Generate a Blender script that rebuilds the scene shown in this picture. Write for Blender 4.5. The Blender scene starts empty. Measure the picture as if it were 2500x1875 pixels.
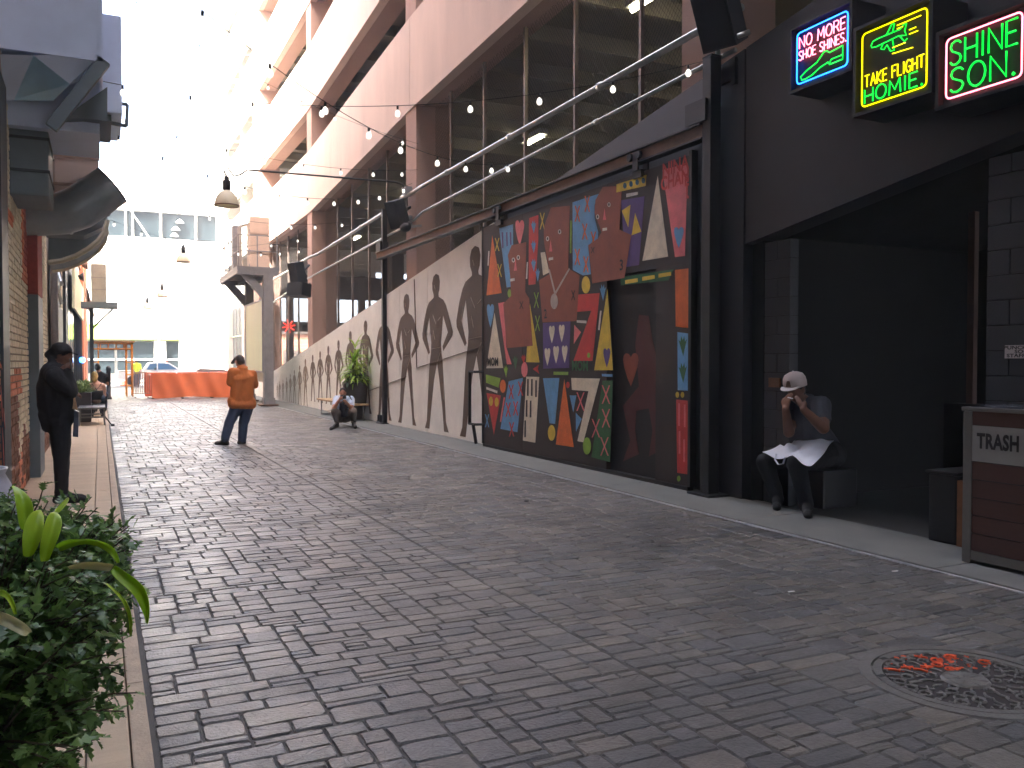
import bpy, bmesh, math, random
import numpy as np
from mathutils import Vector, Matrix

scene = bpy.context.scene
COL = scene.collection
R = math.radians

# ---------------------------------------------------------------- camera
FOC = 2090.0                      # focal length in pixels of the 2500 x 1875 photograph
PITCH = math.atan(52.5 / FOC)
YAW = math.atan((1250 - 245) / FOC * math.cos(PITCH))
EYE = Vector((0.0, 0.0, 1.55))
cam_data = bpy.data.cameras.new('camera')
cam = bpy.data.objects.new('camera', cam_data)
COL.objects.link(cam)
cam.location = EYE
cam.rotation_euler = (math.pi / 2 - PITCH, 0, -YAW)
cam_data.sensor_fit = 'HORIZONTAL'
cam_data.sensor_width = 36.0
cam_data.lens = 36.0 * FOC / 2500.0
cam_data.clip_start = 0.05
cam_data.clip_end = 2000
scene.camera = cam

# ---------------------------------------------------------------- sky and sun
SUN_EL = R(50)
SUN_DIR = Vector((0.83, 0.56, 0))      # the way the light travels, on the ground plan
SUN_DIR.normalize()
world = bpy.data.worlds.new('World')
scene.world = world
world.use_nodes = True
wn = world.node_tree.nodes
bg = wn.get('Background') or wn.new('ShaderNodeBackground')
sky = wn.new('ShaderNodeTexSky')
sky.sky_type = 'NISHITA'
sky.sun_disc = False
sky.sun_elevation = SUN_EL
sky.sun_rotation = math.atan2(-SUN_DIR.x, -SUN_DIR.y)
sky.air_density = 0.6
sky.dust_density = 6.0
sky.ozone_density = 0.6
world.node_tree.links.new(sky.outputs[0], bg.inputs[0])
bg.inputs[1].default_value = 0.15
sun_data = bpy.data.lights.new('sun', 'SUN')
sun_data.energy = 4.0
sun_data.angle = R(0.53)
sun_data.color = (1.0, 0.95, 0.87)
sun = bpy.data.objects.new('sun', sun_data)
COL.objects.link(sun)
sd = Vector((SUN_DIR.x * math.cos(SUN_EL), SUN_DIR.y * math.cos(SUN_EL), -math.sin(SUN_EL)))
sun.rotation_euler = sd.to_track_quat('-Z', 'Y').to_euler()
sun.location = (-30, -20, 60)

# ---------------------------------------------------------------- exposure
vs = scene.view_settings
vs.view_transform = 'Standard'
vs.look = 'None'
vs.exposure = 4.0
vs.gamma = 1.0
vs.use_curve_mapping = False
scene.render.engine = 'CYCLES'
scene.cycles.use_denoising = True
scene.cycles.use_adaptive_sampling = True
scene.cycles.adaptive_threshold = 0.03
scene.cycles.max_bounces = 7
scene.cycles.diffuse_bounces = 4
scene.cycles.glossy_bounces = 3
scene.cycles.transparent_max_bounces = 12
scene.cycles.sample_clamp_indirect = 6.0
scene.cycles.caustics_reflective = False
scene.cycles.caustics_refractive = False

# ---------------------------------------------------------------- helpers
rng = random.Random(11)
_F = Vector((math.sin(YAW) * math.cos(PITCH), math.cos(YAW) * math.cos(PITCH), -math.sin(PITCH)))
_R = Vector((math.cos(YAW), -math.sin(YAW), 0))
_U = _R.cross(_F)


def at(px, py, X=None, Y=None, Z=None):
    """The point of the place that the photograph shows at a pixel, on a known wall, depth or ground plane."""
    r = _F + _R * ((px - 1250) / FOC) + _U * ((937.5 - py) / FOC)
    if X is not None:
        t = (X - EYE.x) / r.x
    elif Y is not None:
        t = (Y - EYE.y) / r.y
    else:
        t = (Z - EYE.z) / r.z
    return EYE + r * t


def depth_of(p):
    return (Vector(p) - EYE).dot(_F)


def srgb(r, g, b):
    def f(v):
        v = v / 255.0
        return v / 12.92 if v <= 0.04045 else ((v + 0.055) / 1.055) ** 2.4
    return (f(r), f(g), f(b), 1.0)


MATS = {}


def mat(name, col, rough=0.7, metal=0.0, var=0.15, scale=6.0, bump=0.0, bscale=40.0, emit=None, estr=1.0,
        rnd=0.0, spec=0.5, alpha=None, trans=0.0, col2=None, sub=0.0, stretch=None):
    if name in MATS:
        return MATS[name]
    m = bpy.data.materials.new(name)
    m.use_nodes = True
    nt = m.node_tree
    N, L = nt.nodes, nt.links
    b = N.get('Principled BSDF')
    col = tuple(col[:3]) + (1.0,)
    b.inputs['Roughness'].default_value = rough
    b.inputs['Metallic'].default_value = metal
    b.inputs['Specular IOR Level'].default_value = spec
    b.inputs['Base Color'].default_value = col
    tc = N.new('ShaderNodeTexCoord')
    src = tc.outputs['Object']
    if stretch:
        mp = N.new('ShaderNodeMapping')
        mp.inputs['Scale'].default_value = stretch
        L.new(src, mp.inputs[0])
        src = mp.outputs[0]
    if var > 0:
        n1 = N.new('ShaderNodeTexNoise')
        n1.inputs['Scale'].default_value = scale
        n1.inputs['Detail'].default_value = 6
        n1.inputs['Roughness'].default_value = 0.65
        L.new(src, n1.inputs['Vector'])
        rp = N.new('ShaderNodeValToRGB')
        rp.color_ramp.elements[0].position = 0.3
        rp.color_ramp.elements[1].position = 0.72
        lo = tuple(c * (1 - var) for c in col[:3]) + (1,)
        hi = tuple(min(1, c * (1 + var)) for c in (col2 or col)[:3]) + (1,)
        rp.color_ramp.elements[0].color = lo
        rp.color_ramp.elements[1].color = hi
        L.new(n1.outputs['Fac'], rp.inputs[0])
        out = rp.outputs[0]
        if rnd > 0:
            oi = N.new('ShaderNodeObjectInfo')
            gi = N.new('ShaderNodeNewGeometry')
            ad = N.new('ShaderNodeMath'); ad.operation = 'ADD'
            L.new(oi.outputs['Random'], ad.inputs[0]); L.new(gi.outputs['Random Per Island'], ad.inputs[1])
            fr = N.new('ShaderNodeMath'); fr.operation = 'FRACT'
            L.new(ad.outputs[0], fr.inputs[0])
            mr = N.new('ShaderNodeMapRange')
            mr.inputs['To Min'].default_value = 1 - rnd
            mr.inputs['To Max'].default_value = 1 + rnd
            L.new(fr.outputs[0], mr.inputs['Value'])
            hs = N.new('ShaderNodeHueSaturation')
            L.new(out, hs.inputs['Color']); L.new(mr.outputs[0], hs.inputs['Value'])
            out = hs.outputs[0]
        L.new(out, b.inputs['Base Color'])
        mr2 = N.new('ShaderNodeMapRange')
        mr2.inputs['To Min'].default_value = max(0.05, rough - 0.1)
        mr2.inputs['To Max'].default_value = min(1, rough + 0.1)
        L.new(n1.outputs['Fac'], mr2.inputs['Value'])
        L.new(mr2.outputs[0], b.inputs['Roughness'])
    if bump > 0:
        n2 = N.new('ShaderNodeTexNoise')
        n2.inputs['Scale'].default_value = bscale
        n2.inputs['Detail'].default_value = 5
        L.new(src, n2.inputs['Vector'])
        bp = N.new('ShaderNodeBump')
        bp.inputs['Strength'].default_value = bump
        bp.inputs['Distance'].default_value = 0.02
        L.new(n2.outputs['Fac'], bp.inputs['Height'])
        L.new(bp.outputs[0], b.inputs['Normal'])
    if emit:
        b.inputs['Emission Color'].default_value = tuple(emit[:3]) + (1,)
        b.inputs['Emission Strength'].default_value = estr
    if alpha is not None:
        b.inputs['Alpha'].default_value = alpha
    if trans:
        b.inputs['Transmission Weight'].default_value = trans
    if sub:
        b.inputs['Subsurface Weight'].default_value = sub
        b.inputs['Subsurface Radius'].default_value = (0.01, 0.02, 0.005)
    MATS[name] = m
    return m


def leaf_mat(name, c1, c2, rough=0.45, tr=0.35):
    """Leaf: diffuse and gloss plus light coming through the blade, colour by leaf."""
    m = bpy.data.materials.new(name)
    m.use_nodes = True
    N, L = m.node_tree.nodes, m.node_tree.links
    b = N.get('Principled BSDF')
    out = N.get('Material Output')
    gi = N.new('ShaderNodeNewGeometry')
    oi = N.new('ShaderNodeObjectInfo')
    ad = N.new('ShaderNodeMath'); ad.operation = 'ADD'
    L.new(oi.outputs['Random'], ad.inputs[0]); L.new(gi.outputs['Random Per Island'], ad.inputs[1])
    fr = N.new('ShaderNodeMath'); fr.operation = 'FRACT'
    L.new(ad.outputs[0], fr.inputs[0])
    mx = N.new('ShaderNodeMix'); mx.data_type = 'RGBA'
    mx.inputs[6].default_value = c1; mx.inputs[7].default_value = c2
    L.new(fr.outputs[0], mx.inputs[0])
    L.new(mx.outputs[2], b.inputs['Base Color'])
    b.inputs['Roughness'].default_value = rough
    t = N.new('ShaderNodeBsdfTranslucent')
    L.new(mx.outputs[2], t.inputs[0])
    ms = N.new('ShaderNodeMixShader')
    ms.inputs[0].default_value = tr
    L.new(b.outputs[0], ms.inputs[1]); L.new(t.outputs[0], ms.inputs[2])
    L.new(ms.outputs[0], out.inputs[0])
    MATS[name] = m
    return m


BASE = {}


def base_of(o):
    return BASE.get(o.name, Vector((0, 0, 0)))


def tag(o, label=None, cat=None, group=None, kind=None):
    if label: o['label'] = label
    if cat: o['category'] = cat
    if group: o['group'] = group
    if kind: o['kind'] = kind
    return o


def thing(name, label, cat, loc, group=None, kind=None):
    o = bpy.data.objects.new(name, None)
    o.empty_display_size = 0.1
    COL.objects.link(o)
    o.location = loc
    BASE[o.name] = Vector(loc)
    return tag(o, label, cat, group, kind)


class MB:
    """Collects shapes in place coordinates and links them as ONE mesh object."""

    def __init__(self):
        self.v, self.f, self.mi = [], [], []
        self.m = 0

    def add(self, verts, faces):
        o = len(self.v)
        self.v.extend([tuple(p) for p in verts])
        for fc in faces:
            self.f.append(tuple(i + o for i in fc))
            self.mi.append(self.m)
        return self

    def box(self, lo, hi):
        x0, y0, z0 = [min(a, b) for a, b in zip(lo, hi)]
        x1, y1, z1 = [max(a, b) for a, b in zip(lo, hi)]
        v = [(x0, y0, z0), (x1, y0, z0), (x1, y1, z0), (x0, y1, z0), (x0, y0, z1), (x1, y0, z1), (x1, y1, z1), (x0, y1, z1)]
        return self.add(v, [(0, 3, 2, 1), (4, 5, 6, 7), (0, 1, 5, 4), (1, 2, 6, 5), (2, 3, 7, 6), (3, 0, 4, 7)])

    def bbox(self, lo, hi, b=0.01):
        """box with bevelled edges"""
        bm = bmesh.new()
        lo = Vector(lo); hi = Vector(hi)
        a = Vector([min(p, q) for p, q in zip(lo, hi)]); c = Vector([max(p, q) for p, q in zip(lo, hi)])
        g = bmesh.ops.create_cube(bm, size=1.0)
        for vv in bm.verts:
            vv.co = Vector([(a[i] + c[i]) / 2 + vv.co[i] * (c[i] - a[i]) for i in range(3)])
        bmesh.ops.bevel(bm, geom=list(bm.edges), offset=min(b, 0.45 * min(c - a)), segments=2, affect='EDGES', profile=0.6)
        self.bm(bm)
        return self

    def bm(self, bm, M=None):
        bm.verts.ensure_lookup_table(); bm.faces.ensure_lookup_table()
        for i, vv in enumerate(bm.verts): vv.index = i
        vs_ = [(M @ vv.co if M else vv.co)[:] for vv in bm.verts]
        self.add(vs_, [tuple(x.index for x in fc.verts) for fc in bm.faces])
        bm.free()
        return self

    def obox(self, c, ax, ay, az):
        """box by centre and three half-axis vectors"""
        c, ax, ay, az = Vector(c), Vector(ax), Vector(ay), Vector(az)
        v = [c + sx * ax + sy * ay + sz * az for sz in (-1, 1) for sx, sy in ((-1, -1), (1, -1), (1, 1), (-1, 1))]
        return self.add(v, [(0, 3, 2, 1), (4, 5, 6, 7), (0, 1, 5, 4), (1, 2, 6, 5), (2, 3, 7, 6), (3, 0, 4, 7)])

    def bar(self, p0, p1, w, h, up=(0, 0, 1)):
        p0, p1, up = Vector(p0), Vector(p1), Vector(up)
        d = (p1 - p0)
        if d.length < 1e-6: return self
        dn = d.normalized()
        s = dn.cross(up)
        if s.length < 1e-4: s = dn.cross(Vector((0, 1, 0)))
        s.normalize()
        u = s.cross(dn).normalized()
        return self.obox((p0 + p1) / 2, d / 2, s * w / 2, u * h / 2)

    def tube(self, path, r, n=8, cap=True, closed=False):
        P = [Vector(p) for p in path]
        k = len(P)
        rs = r if isinstance(r, (list, tuple)) else [r] * k
        rings, prev = [], None
        for i in range(k):
            if closed:
                t = P[(i + 1) % k] - P[i - 1]
            else:
                t = P[min(i + 1, k - 1)] - P[max(i - 1, 0)]
            if t.length < 1e-9: t = Vector((0, 0, 1))
            t.normalize()
            if prev is None:
                a = Vector((0, 0, 1)) if abs(t.z) < 0.9 else Vector((1, 0, 0))
                u = t.cross(a).normalized()
            else:
                u = prev - t * prev.dot(t)
                if u.length < 1e-6: u = t.cross(Vector((0.3, 0.5, 0.8)))
                u.normalize()
            prev = u
            w = t.cross(u)
            rings.append([P[i] + (u * math.cos(2 * math.pi * j / n) + w * math.sin(2 * math.pi * j / n)) * rs[i] for j in range(n)])
        v = [p for rg in rings for p in rg]
        f = []
        seg = k if closed else k - 1
        for i in range(seg):
            i2 = (i + 1) % k
            for j in range(n):
                j2 = (j + 1) % n
                f.append((i * n + j, i * n + j2, i2 * n + j2, i2 * n + j))
        if cap and not closed:
            f.append(tuple(range(n - 1, -1, -1)))
            f.append(tuple((k - 1) * n + j for j in range(n)))
        return self.add(v, f)

    def lathe(self, prof, c=(0, 0, 0), n=20, ax='Z', M=None, cap=True):
        c = Vector(c)
        v, f = [], []
        k = len(prof)
        for (r, z) in prof:
            for j in range(n):
                a = 2 * math.pi * j / n
                p = Vector((r * math.cos(a), r * math.sin(a), z))
                if ax == 'X': p = Vector((p.z, p.x, p.y))
                if ax == 'Y': p = Vector((p.y, p.z, p.x))
                if M: p = M @ p
                v.append(c + p)
        for i in range(k - 1):
            for j in range(n):
                j2 = (j + 1) % n
                f.append((i * n + j, i * n + j2, (i + 1) * n + j2, (i + 1) * n + j))
        if cap and prof[0][0] > 1e-5: f.append(tuple(range(n - 1, -1, -1)))
        if cap and prof[-1][0] > 1e-5: f.append(tuple((k - 1) * n + j for j in range(n)))
        return self.add(v, f)

    def ell(self, c, r, n=14, k=9, M=None):
        c = Vector(c)
        if not isinstance(r, (tuple, list, Vector)): r = (r, r, r)
        v, f = [], []
        for i in range(k + 1):
            th = math.pi * i / k
            for j in range(n):
                a = 2 * math.pi * j / n
                p = Vector((r[0] * math.sin(th) * math.cos(a), r[1] * math.sin(th) * math.sin(a), -r[2] * math.cos(th)))
                if M: p = M @ p
                v.append(c + p)
        for i in range(k):
            for j in range(n):
                j2 = (j + 1) % n
                f.append((i * n + j, i * n + j2, (i + 1) * n + j2, (i + 1) * n + j))
        return self.add(v, f)

    def prism(self, pts, ext):
        """closed polygon (in order) pushed along ext"""
        P = [Vector(p) for p in pts]
        e = Vector(ext)
        n = len(P)
        nn = Vector((0, 0, 0))
        for i in range(n): nn += P[i].cross(P[(i + 1) % n])
        if nn.dot(e) > 0: P.reverse()
        v = P + [p + e for p in P]
        f = [tuple(range(n)), tuple(range(2 * n - 1, n - 1, -1))]
        f += [((i + 1) % n, i, n + i, n + (i + 1) % n) for i in range(n)]
        return self.add(v, f)

    def build(self, name, m, parent=None, smooth=False, loc=None, kind=None, label=None):
        ms = m if isinstance(m, (list, tuple)) else [m]
        if parent is not None: L0 = base_of(parent)
        elif loc is not None: L0 = Vector(loc)
        else:
            A = np.array(self.v)
            L0 = Vector((float(A[:, 0].mean()), float(A[:, 1].mean()), float(A[:, 2].min())))
        me = bpy.data.meshes.new(name)
        A = np.array(self.v, dtype=float) - np.array(L0)
        me.from_pydata(A.tolist(), [], self.f)
        for x in ms: me.materials.append(x)
        if len(ms) > 1: me.polygons.foreach_set('material_index', self.mi)
        if smooth: me.polygons.foreach_set('use_smooth', [True] * len(self.f))
        me.update()
        o = bpy.data.objects.new(name, me)
        COL.objects.link(o)
        BASE[o.name] = L0
        if parent is not None: o.parent = parent
        else: o.location = L0
        if kind: o['kind'] = kind
        if label: o['label'] = label
        return o


def auto_smooth(o, ang=40):
    me = o.data
    me.polygons.foreach_set('use_smooth', [True] * len(me.polygons))
    try:
        me.set_sharp_from_angle(angle=R(ang))
    except Exception:
        pass
    return o


def copy_part(o, parent, loc):
    c = o.copy()
    COL.objects.link(c)
    c.parent = parent
    c.location = Vector(loc) - base_of(parent)
    return c


def text_mesh(s, size=1.0, bold=0.0, spacing=1.0, align='CENTER'):
    cu = bpy.data.curves.new('lettering_curve', 'FONT')
    cu.body = s
    cu.size = size
    cu.offset = bold
    cu.align_x = align
    cu.align_y = 'CENTER'
    cu.space_character = spacing
    cu.resolution_u = 3
    o = bpy.data.objects.new('lettering_curve', cu)
    COL.objects.link(o)
    dg = bpy.context.evaluated_depsgraph_get()
    ev = o.evaluated_get(dg)
    me = ev.to_mesh()
    v = [tuple(x.co) for x in me.vertices]
    f = [tuple(p.vertices) for p in me.polygons]
    ev.to_mesh_clear()
    bpy.data.objects.remove(o)
    bpy.data.curves.remove(cu)
    return v, f


def lettering(mb, s, o, right, up, size, bold=0.0, spacing=1.0, squash=1.0):
    v, f = text_mesh(s, size, bold, spacing)
    o, right, up = Vector(o), Vector(right).normalized(), Vector(up).normalized()
    mb.add([o + right * (p[0] * squash) + up * p[1] for p in v], f)
    return mb


def clamp(a, lo, hi): return max(lo, min(hi, a))
# ================================================================ materials
def stone_material():
    """stamped concrete: colour by stone, blotches and wear that run on across the stones, fine pits, a slight sealer sheen"""
    m = bpy.data.materials.new('stamped_stone'); m.use_nodes = True
    N, L = m.node_tree.nodes, m.node_tree.links
    b = N['Principled BSDF']
    ge = N.new('ShaderNodeNewGeometry'); oi = N.new('ShaderNodeObjectInfo')

    def noise(sc, det=5, rough=.6):
        n = N.new('ShaderNodeTexNoise'); n.inputs['Scale'].default_value = sc; n.inputs['Detail'].default_value = det; n.inputs['Roughness'].default_value = rough
        L.new(ge.outputs['Position'], n.inputs['Vector']); return n.outputs['Fac']

    def rng_(v, a, b_, lo=.3, hi=.7):
        r = N.new('ShaderNodeMapRange'); r.inputs['From Min'].default_value = lo; r.inputs['From Max'].default_value = hi; r.inputs['To Min'].default_value = a; r.inputs['To Max'].default_value = b_
        L.new(v, r.inputs['Value']); return r.outputs[0]

    def op(o, x, y):
        n = N.new('ShaderNodeMath'); n.operation = o
        for i, q in enumerate((x, y)):
            if isinstance(q, (int, float)): n.inputs[i].default_value = q
            else: L.new(q, n.inputs[i])
        return n.outputs[0]
    per = op('FRACT', op('ADD', oi.outputs['Random'], ge.outputs['Random Per Island']), 0)
    hue = N.new('ShaderNodeMix'); hue.data_type = 'RGBA'
    hue.inputs[6].default_value = srgb(94, 93, 92); hue.inputs[7].default_value = srgb(114, 108, 99)
    L.new(op('FRACT', op('MULTIPLY', per, 7.3), 0), hue.inputs[0])
    big = rng_(noise(.55, 4), .72, 1.25); mid = rng_(noise(3.2, 6), .78, 1.2); fine = rng_(noise(38, 4), .8, 1.18)
    k = op('MULTIPLY', op('MULTIPLY', big, mid), op('MULTIPLY', fine, rng_(per, .84, 1.16, 0, 1)))
    # dark round spots: gum and drips
    vo = N.new('ShaderNodeTexVoronoi'); vo.inputs['Scale'].default_value = 2.3; L.new(ge.outputs['Position'], vo.inputs['Vector'])
    k = op('MULTIPLY', k, rng_(vo.outputs['Distance'], .55, 1.0, .035, .06))
    sc = N.new('ShaderNodeVectorMath'); sc.operation = 'SCALE'
    L.new(hue.outputs[2], sc.inputs[0]); L.new(k, sc.inputs['Scale'])
    L.new(sc.outputs[0], b.inputs['Base Color'])
    L.new(rng_(noise(2.1, 5), .28, .55), b.inputs['Roughness'])
    b.inputs['Specular IOR Level'].default_value = .55
    bp = N.new('ShaderNodeBump'); bp.inputs['Strength'].default_value = .5; bp.inputs['Distance'].default_value = .012
    L.new(op('ADD', op('MULTIPLY', noise(22, 6, .7), .8), noise(70, 3)), bp.inputs['Height']); L.new(bp.outputs[0], b.inputs['Normal'])
    return m


M_STONE = stone_material()
M_JOINT = mat('paving_joint', srgb(78, 76, 72), rough=0.85, var=0.25, scale=9)
M_CONC = mat('concrete_walk', srgb(104, 104, 99), rough=0.85, var=0.16, scale=2.2, bump=0.25, bscale=90)
M_TAN = mat('tan_walk', srgb(186, 168, 142), rough=0.85, var=0.16, scale=1.6, bump=0.25, bscale=90, stretch=(0.6, 3, 1))
M_TAN2 = mat('tan_kerb', srgb(176, 160, 138), rough=0.85, var=0.2, scale=5, bump=0.3, bscale=60)
M_ASPH = mat('asphalt', srgb(92, 92, 94), rough=0.9, var=0.2, scale=4)
M_EARTH = mat('ground_earth', srgb(120, 112, 104), rough=0.95, var=0.2, scale=1)
M_CREAM = mat('cream_wall_paint', srgb(240, 238, 230), rough=0.8, var=0.09, scale=1.6, bump=0.12, bscale=60)
M_MURALBROWN = mat('mural_brown', srgb(108, 92, 78), rough=0.8, var=0.1, scale=5)
M_MURALPALE = mat('mural_pale', srgb(205, 192, 176), rough=0.8, var=0.05)
M_DARKWALL = mat('charcoal_wall_paint', srgb(46, 44, 47), rough=0.6, var=0.22, scale=1.2, bump=0.12, bscale=50)
M_DARKBLOCK = mat('charcoal_block_paint', srgb(50, 51, 56), rough=0.5, var=0.12, scale=6, bump=0.2, bscale=60, rnd=0.06)
M_BLACK = mat('black_paint', srgb(24, 23, 25), rough=0.5, var=0.2, scale=5)
M_RECESS = mat('recess_shade_black', srgb(11, 10, 11), rough=0.9, var=0.2, scale=3)  # near-black base stands in for the entrance's deep shade
M_PINK = mat('pink_concrete', srgb(222, 198, 184), rough=0.85, var=0.09, scale=1.3, bump=0.12, bscale=50, stretch=(1, 1, .22))
M_PINKCOL = mat('pink_column', srgb(176, 144, 130), rough=0.85, var=0.08, scale=1)
M_GLAREGAR = mat('glare_pale_concrete', srgb(212, 208, 200), rough=0.85, var=0.05, scale=0.8)  # glare over the far wing is put into this pale base
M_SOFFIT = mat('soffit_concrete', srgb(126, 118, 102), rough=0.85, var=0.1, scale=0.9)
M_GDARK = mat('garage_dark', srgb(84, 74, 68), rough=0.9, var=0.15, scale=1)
M_STEEL = mat('galvanised_steel', srgb(188, 188, 184), rough=0.32, metal=0.85, var=0.12, scale=20)
M_POST = mat('mesh_post_paint', srgb(122, 106, 98), rough=0.45, metal=0.3, var=0.15, scale=12)
M_WIRE = mat('wire', srgb(58, 52, 48), rough=0.6, metal=0.3, var=0.0)
M_RUST = mat('rust_primer', srgb(122, 92, 74), rough=0.7, var=0.25, scale=5, bump=0.1)
M_SPK = mat('speaker_black', srgb(40, 40, 44), rough=0.55, var=0.15)
M_CABLE = mat('cable_black', srgb(28, 27, 26), rough=0.6, var=0)
M_BULB = mat('bulb_glass', srgb(238, 236, 228), rough=0.08, var=0, spec=0.7, emit=(1.0, 0.93, 0.8), estr=0.12)
M_GREYSTEEL = mat('grey_steel_paint', srgb(140, 138, 138), rough=0.5, var=0.15, scale=6)
M_BRICKORANGE = mat('red_brick_far', srgb(176, 120, 92), rough=0.9, var=0.2, scale=4, rnd=0.15)

# ================================================================ ground, road, walks
g = MB(); g.add([(-62, -37, -0.07), (62, -37, -0.07), (62, 102, -0.07), (-62, 102, -0.07)], [(0, 1, 2, 3)])
o = g.build('ground', M_EARTH, loc=(0, 0, 0)); tag(o, kind='structure')
g = MB(); g.add([(-61, 57.2, -0.03), (61, 57.2, -0.03), (61, 70.0, -0.03), (-61, 70.0, -0.03)], [(0, 1, 2, 3)])
o = g.build('street', M_ASPH, loc=(0, 0, 0)); tag(o, kind='structure')
g = MB(); g.box((-61, 70, -0.06), (61, 73.9, 0.09))
o = g.build('pavement_far', M_CONC, loc=(0, 0, 0)); tag(o, kind='structure')

# the stamped paving: joint bed, then stones
XL, XR = 0.185, 5.56
g = MB(); g.add([(XL - 0.02, -12, -0.0085), (XR + 0.02, -12, -0.0085), (XR + 0.02, 57.2, -0.0085), (XL - 0.02, 57.2, -0.0085)], [(0, 1, 2, 3)])
paving = g.build('alley_paving', M_JOINT, loc=(0, 0, 0)); tag(paving, kind='structure')

MOD = 0.059
CX = 2.42


def slab_stones(x0, x1, y0, y1, rg):
    """random ashlar: rectangles of one to five modules filling one slab of the stamp"""
    nx = max(1, round((x1 - x0) / MOD)); ny = max(1, round((y1 - y0) / MOD))
    mx, my = (x1 - x0) / nx, (y1 - y0) / ny
    occ = np.zeros((nx, ny), bool)
    out = []
    for j in range(ny):
        for i in range(nx):
            if occ[i, j]: continue
            w = rg.choice((2, 3, 3, 4, 4, 5, 5, 6)); h = rg.choice((1, 1, 2, 2, 2, 3, 3))
            if w >= 5 and h == 3 and rg.random() < 0.6: h = 2
            a = 0
            while a < w and i + a < nx and not occ[i + a, j]: a += 1
            w = a
            if i + w < nx and not occ[i + w, j] and (i + w + 1 >= nx or occ[i + w + 1, j]): w += 1
            h = min(h, ny - j)
            if w == 1: h = min(ny - j, 3)
            occ[i:i + w, j:j + h] = True
            out.append((x0 + i * mx, y0 + j * my, w * mx, h * my))
    return out


def stone_mesh(w, h, rg, far=False):
    """outline with worn corners, a bevel up to a slightly uneven top; origin at the centre"""
    gp = rg.uniform(0.002, 0.0048)
    hw, hh = w / 2 - gp, h / 2 - gp
    c = min(hw, hh) * rg.uniform(0.12, 0.3)
    pts = []
    for sx, sy in ((1, 1), (-1, 1), (-1, -1), (1, -1)):
        cc = c * rg.uniform(0.5, 1.3)
        p = [(sx * hw, sy * (hh - cc)), (sx * (hw - cc * 0.35), sy * (hh - cc * 0.35)), (sx * (hw - cc), sy * hh)]
        if sx * sy < 0: p.reverse()
        pts += p
        # a mid point on the side that follows, for a ragged edge
        if (sx, sy) == (1, 1): pts.append((rg.uniform(-.3, .3) * hw, hh + rg.uniform(-.004, .003)))
        if (sx, sy) == (-1, 1): pts.append((-hw + rg.uniform(-.003, .004), rg.uniform(-.3, .3) * hh))
        if (sx, sy) == (-1, -1): pts.append((rg.uniform(-.3, .3) * hw, -hh + rg.uniform(-.003, .004)))
        if (sx, sy) == (1, -1): pts.append((hw + rg.uniform(-.004, .003), rg.uniform(-.3, .3) * hh))
    if far:
        pts = [(hw, hh), (-hw, hh), (-hw, -hh), (hw, -hh)]
    n = len(pts)
    j = 0.0022
    lo = [(x + rg.uniform(-j, j), y + rg.uniform(-j, j), -0.009) for x, y in pts]
    b = 0.0065
    hi = []
    for (x, y) in pts:
        sx = (hw - b) / hw if hw > b * 2 else 0.6
        sy = (hh - b) / hh if hh > b * 2 else 0.6
        hi.append((x * sx + rg.uniform(-j, j), y * sy + rg.uniform(-j, j), rg.uniform(-0.0015, 0.002)))
    ctr = (0, 0, 0.0008)
    v = lo + hi + [ctr]
    f = [(i, (i + 1) % n, n + (i + 1) % n, n + i) for i in range(n)]
    f += [(n + i, n + (i + 1) % n, 2 * n) for i in range(n)]
    return v, f


rg = random.Random(5)
joints_y = [-4.0, -1.4, 1.1, 3.6, 6.1]
while joints_y[-1] < 57: joints_y.append(joints_y[-1] + 2.5)
joints_y[-1] = 57.15
MANHOLE = Vector((3.80, 2.78, 0)); MANR = 0.50
stones = []
for a, b_ in zip(joints_y[:-1], joints_y[1:]):
    for x0, x1 in ((XL, CX), (CX, XR)):
        for (x, y, w, h) in slab_stones(x0 + 0.006, x1 - 0.006, a + 0.006, b_ - 0.006, rg):
            cx, cy = x + w / 2, y + h / 2
            # stones that the manhole replaces
            qx, qy = clamp(MANHOLE.x, x, x + w), clamp(MANHOLE.y, y, y + h)
            if (Vector((cx, cy, 0)) - MANHOLE).length < MANR - 0.03: continue
            stones.append((cx, cy, w, h, rg.uniform(-0.0018, 0.0018), rg.uniform(-0.007, 0.007), rg.uniform(-0.007, 0.007)))


def in_view_size(s):
    d = depth_of((s[0], s[1], 0))
    if d < 0.6: return 0
    v = Vector((s[0], s[1], 0)) - EYE
    px = 1250 + FOC * v.dot(_R) / d; py = 937.5 - FOC * v.dot(_U) / d
    if px < -60 or px > 2560 or py > 1930: return 0
    return s[2] * s[3] / d ** 3


stones.sort(key=in_view_size, reverse=True)
rest = MB()
for k, (cx, cy, w, h, dz, tx, ty) in enumerate(stones):
    v, f = stone_mesh(w, h, rg, cy > 16 or cy < 1)
    v = [(x, y, z + dz + x * ty + y * tx) for x, y, z in v]
    if k < 300:
        mb = MB(); mb.add([(x + cx, y + cy, z) for x, y, z in v], f)
        me = bpy.data.meshes.new('stone'); me.from_pydata(v, [], f); me.materials.append(M_STONE); me.update()
        o = bpy.data.objects.new('stone', me); COL.objects.link(o); o.parent = paving; o.location = (cx, cy, 0)
    else:
        rest.add([(x + cx, y + cy, z) for x, y, z in v], f)
o = rest.build('stones', M_STONE, paving, kind='stuff')

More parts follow.
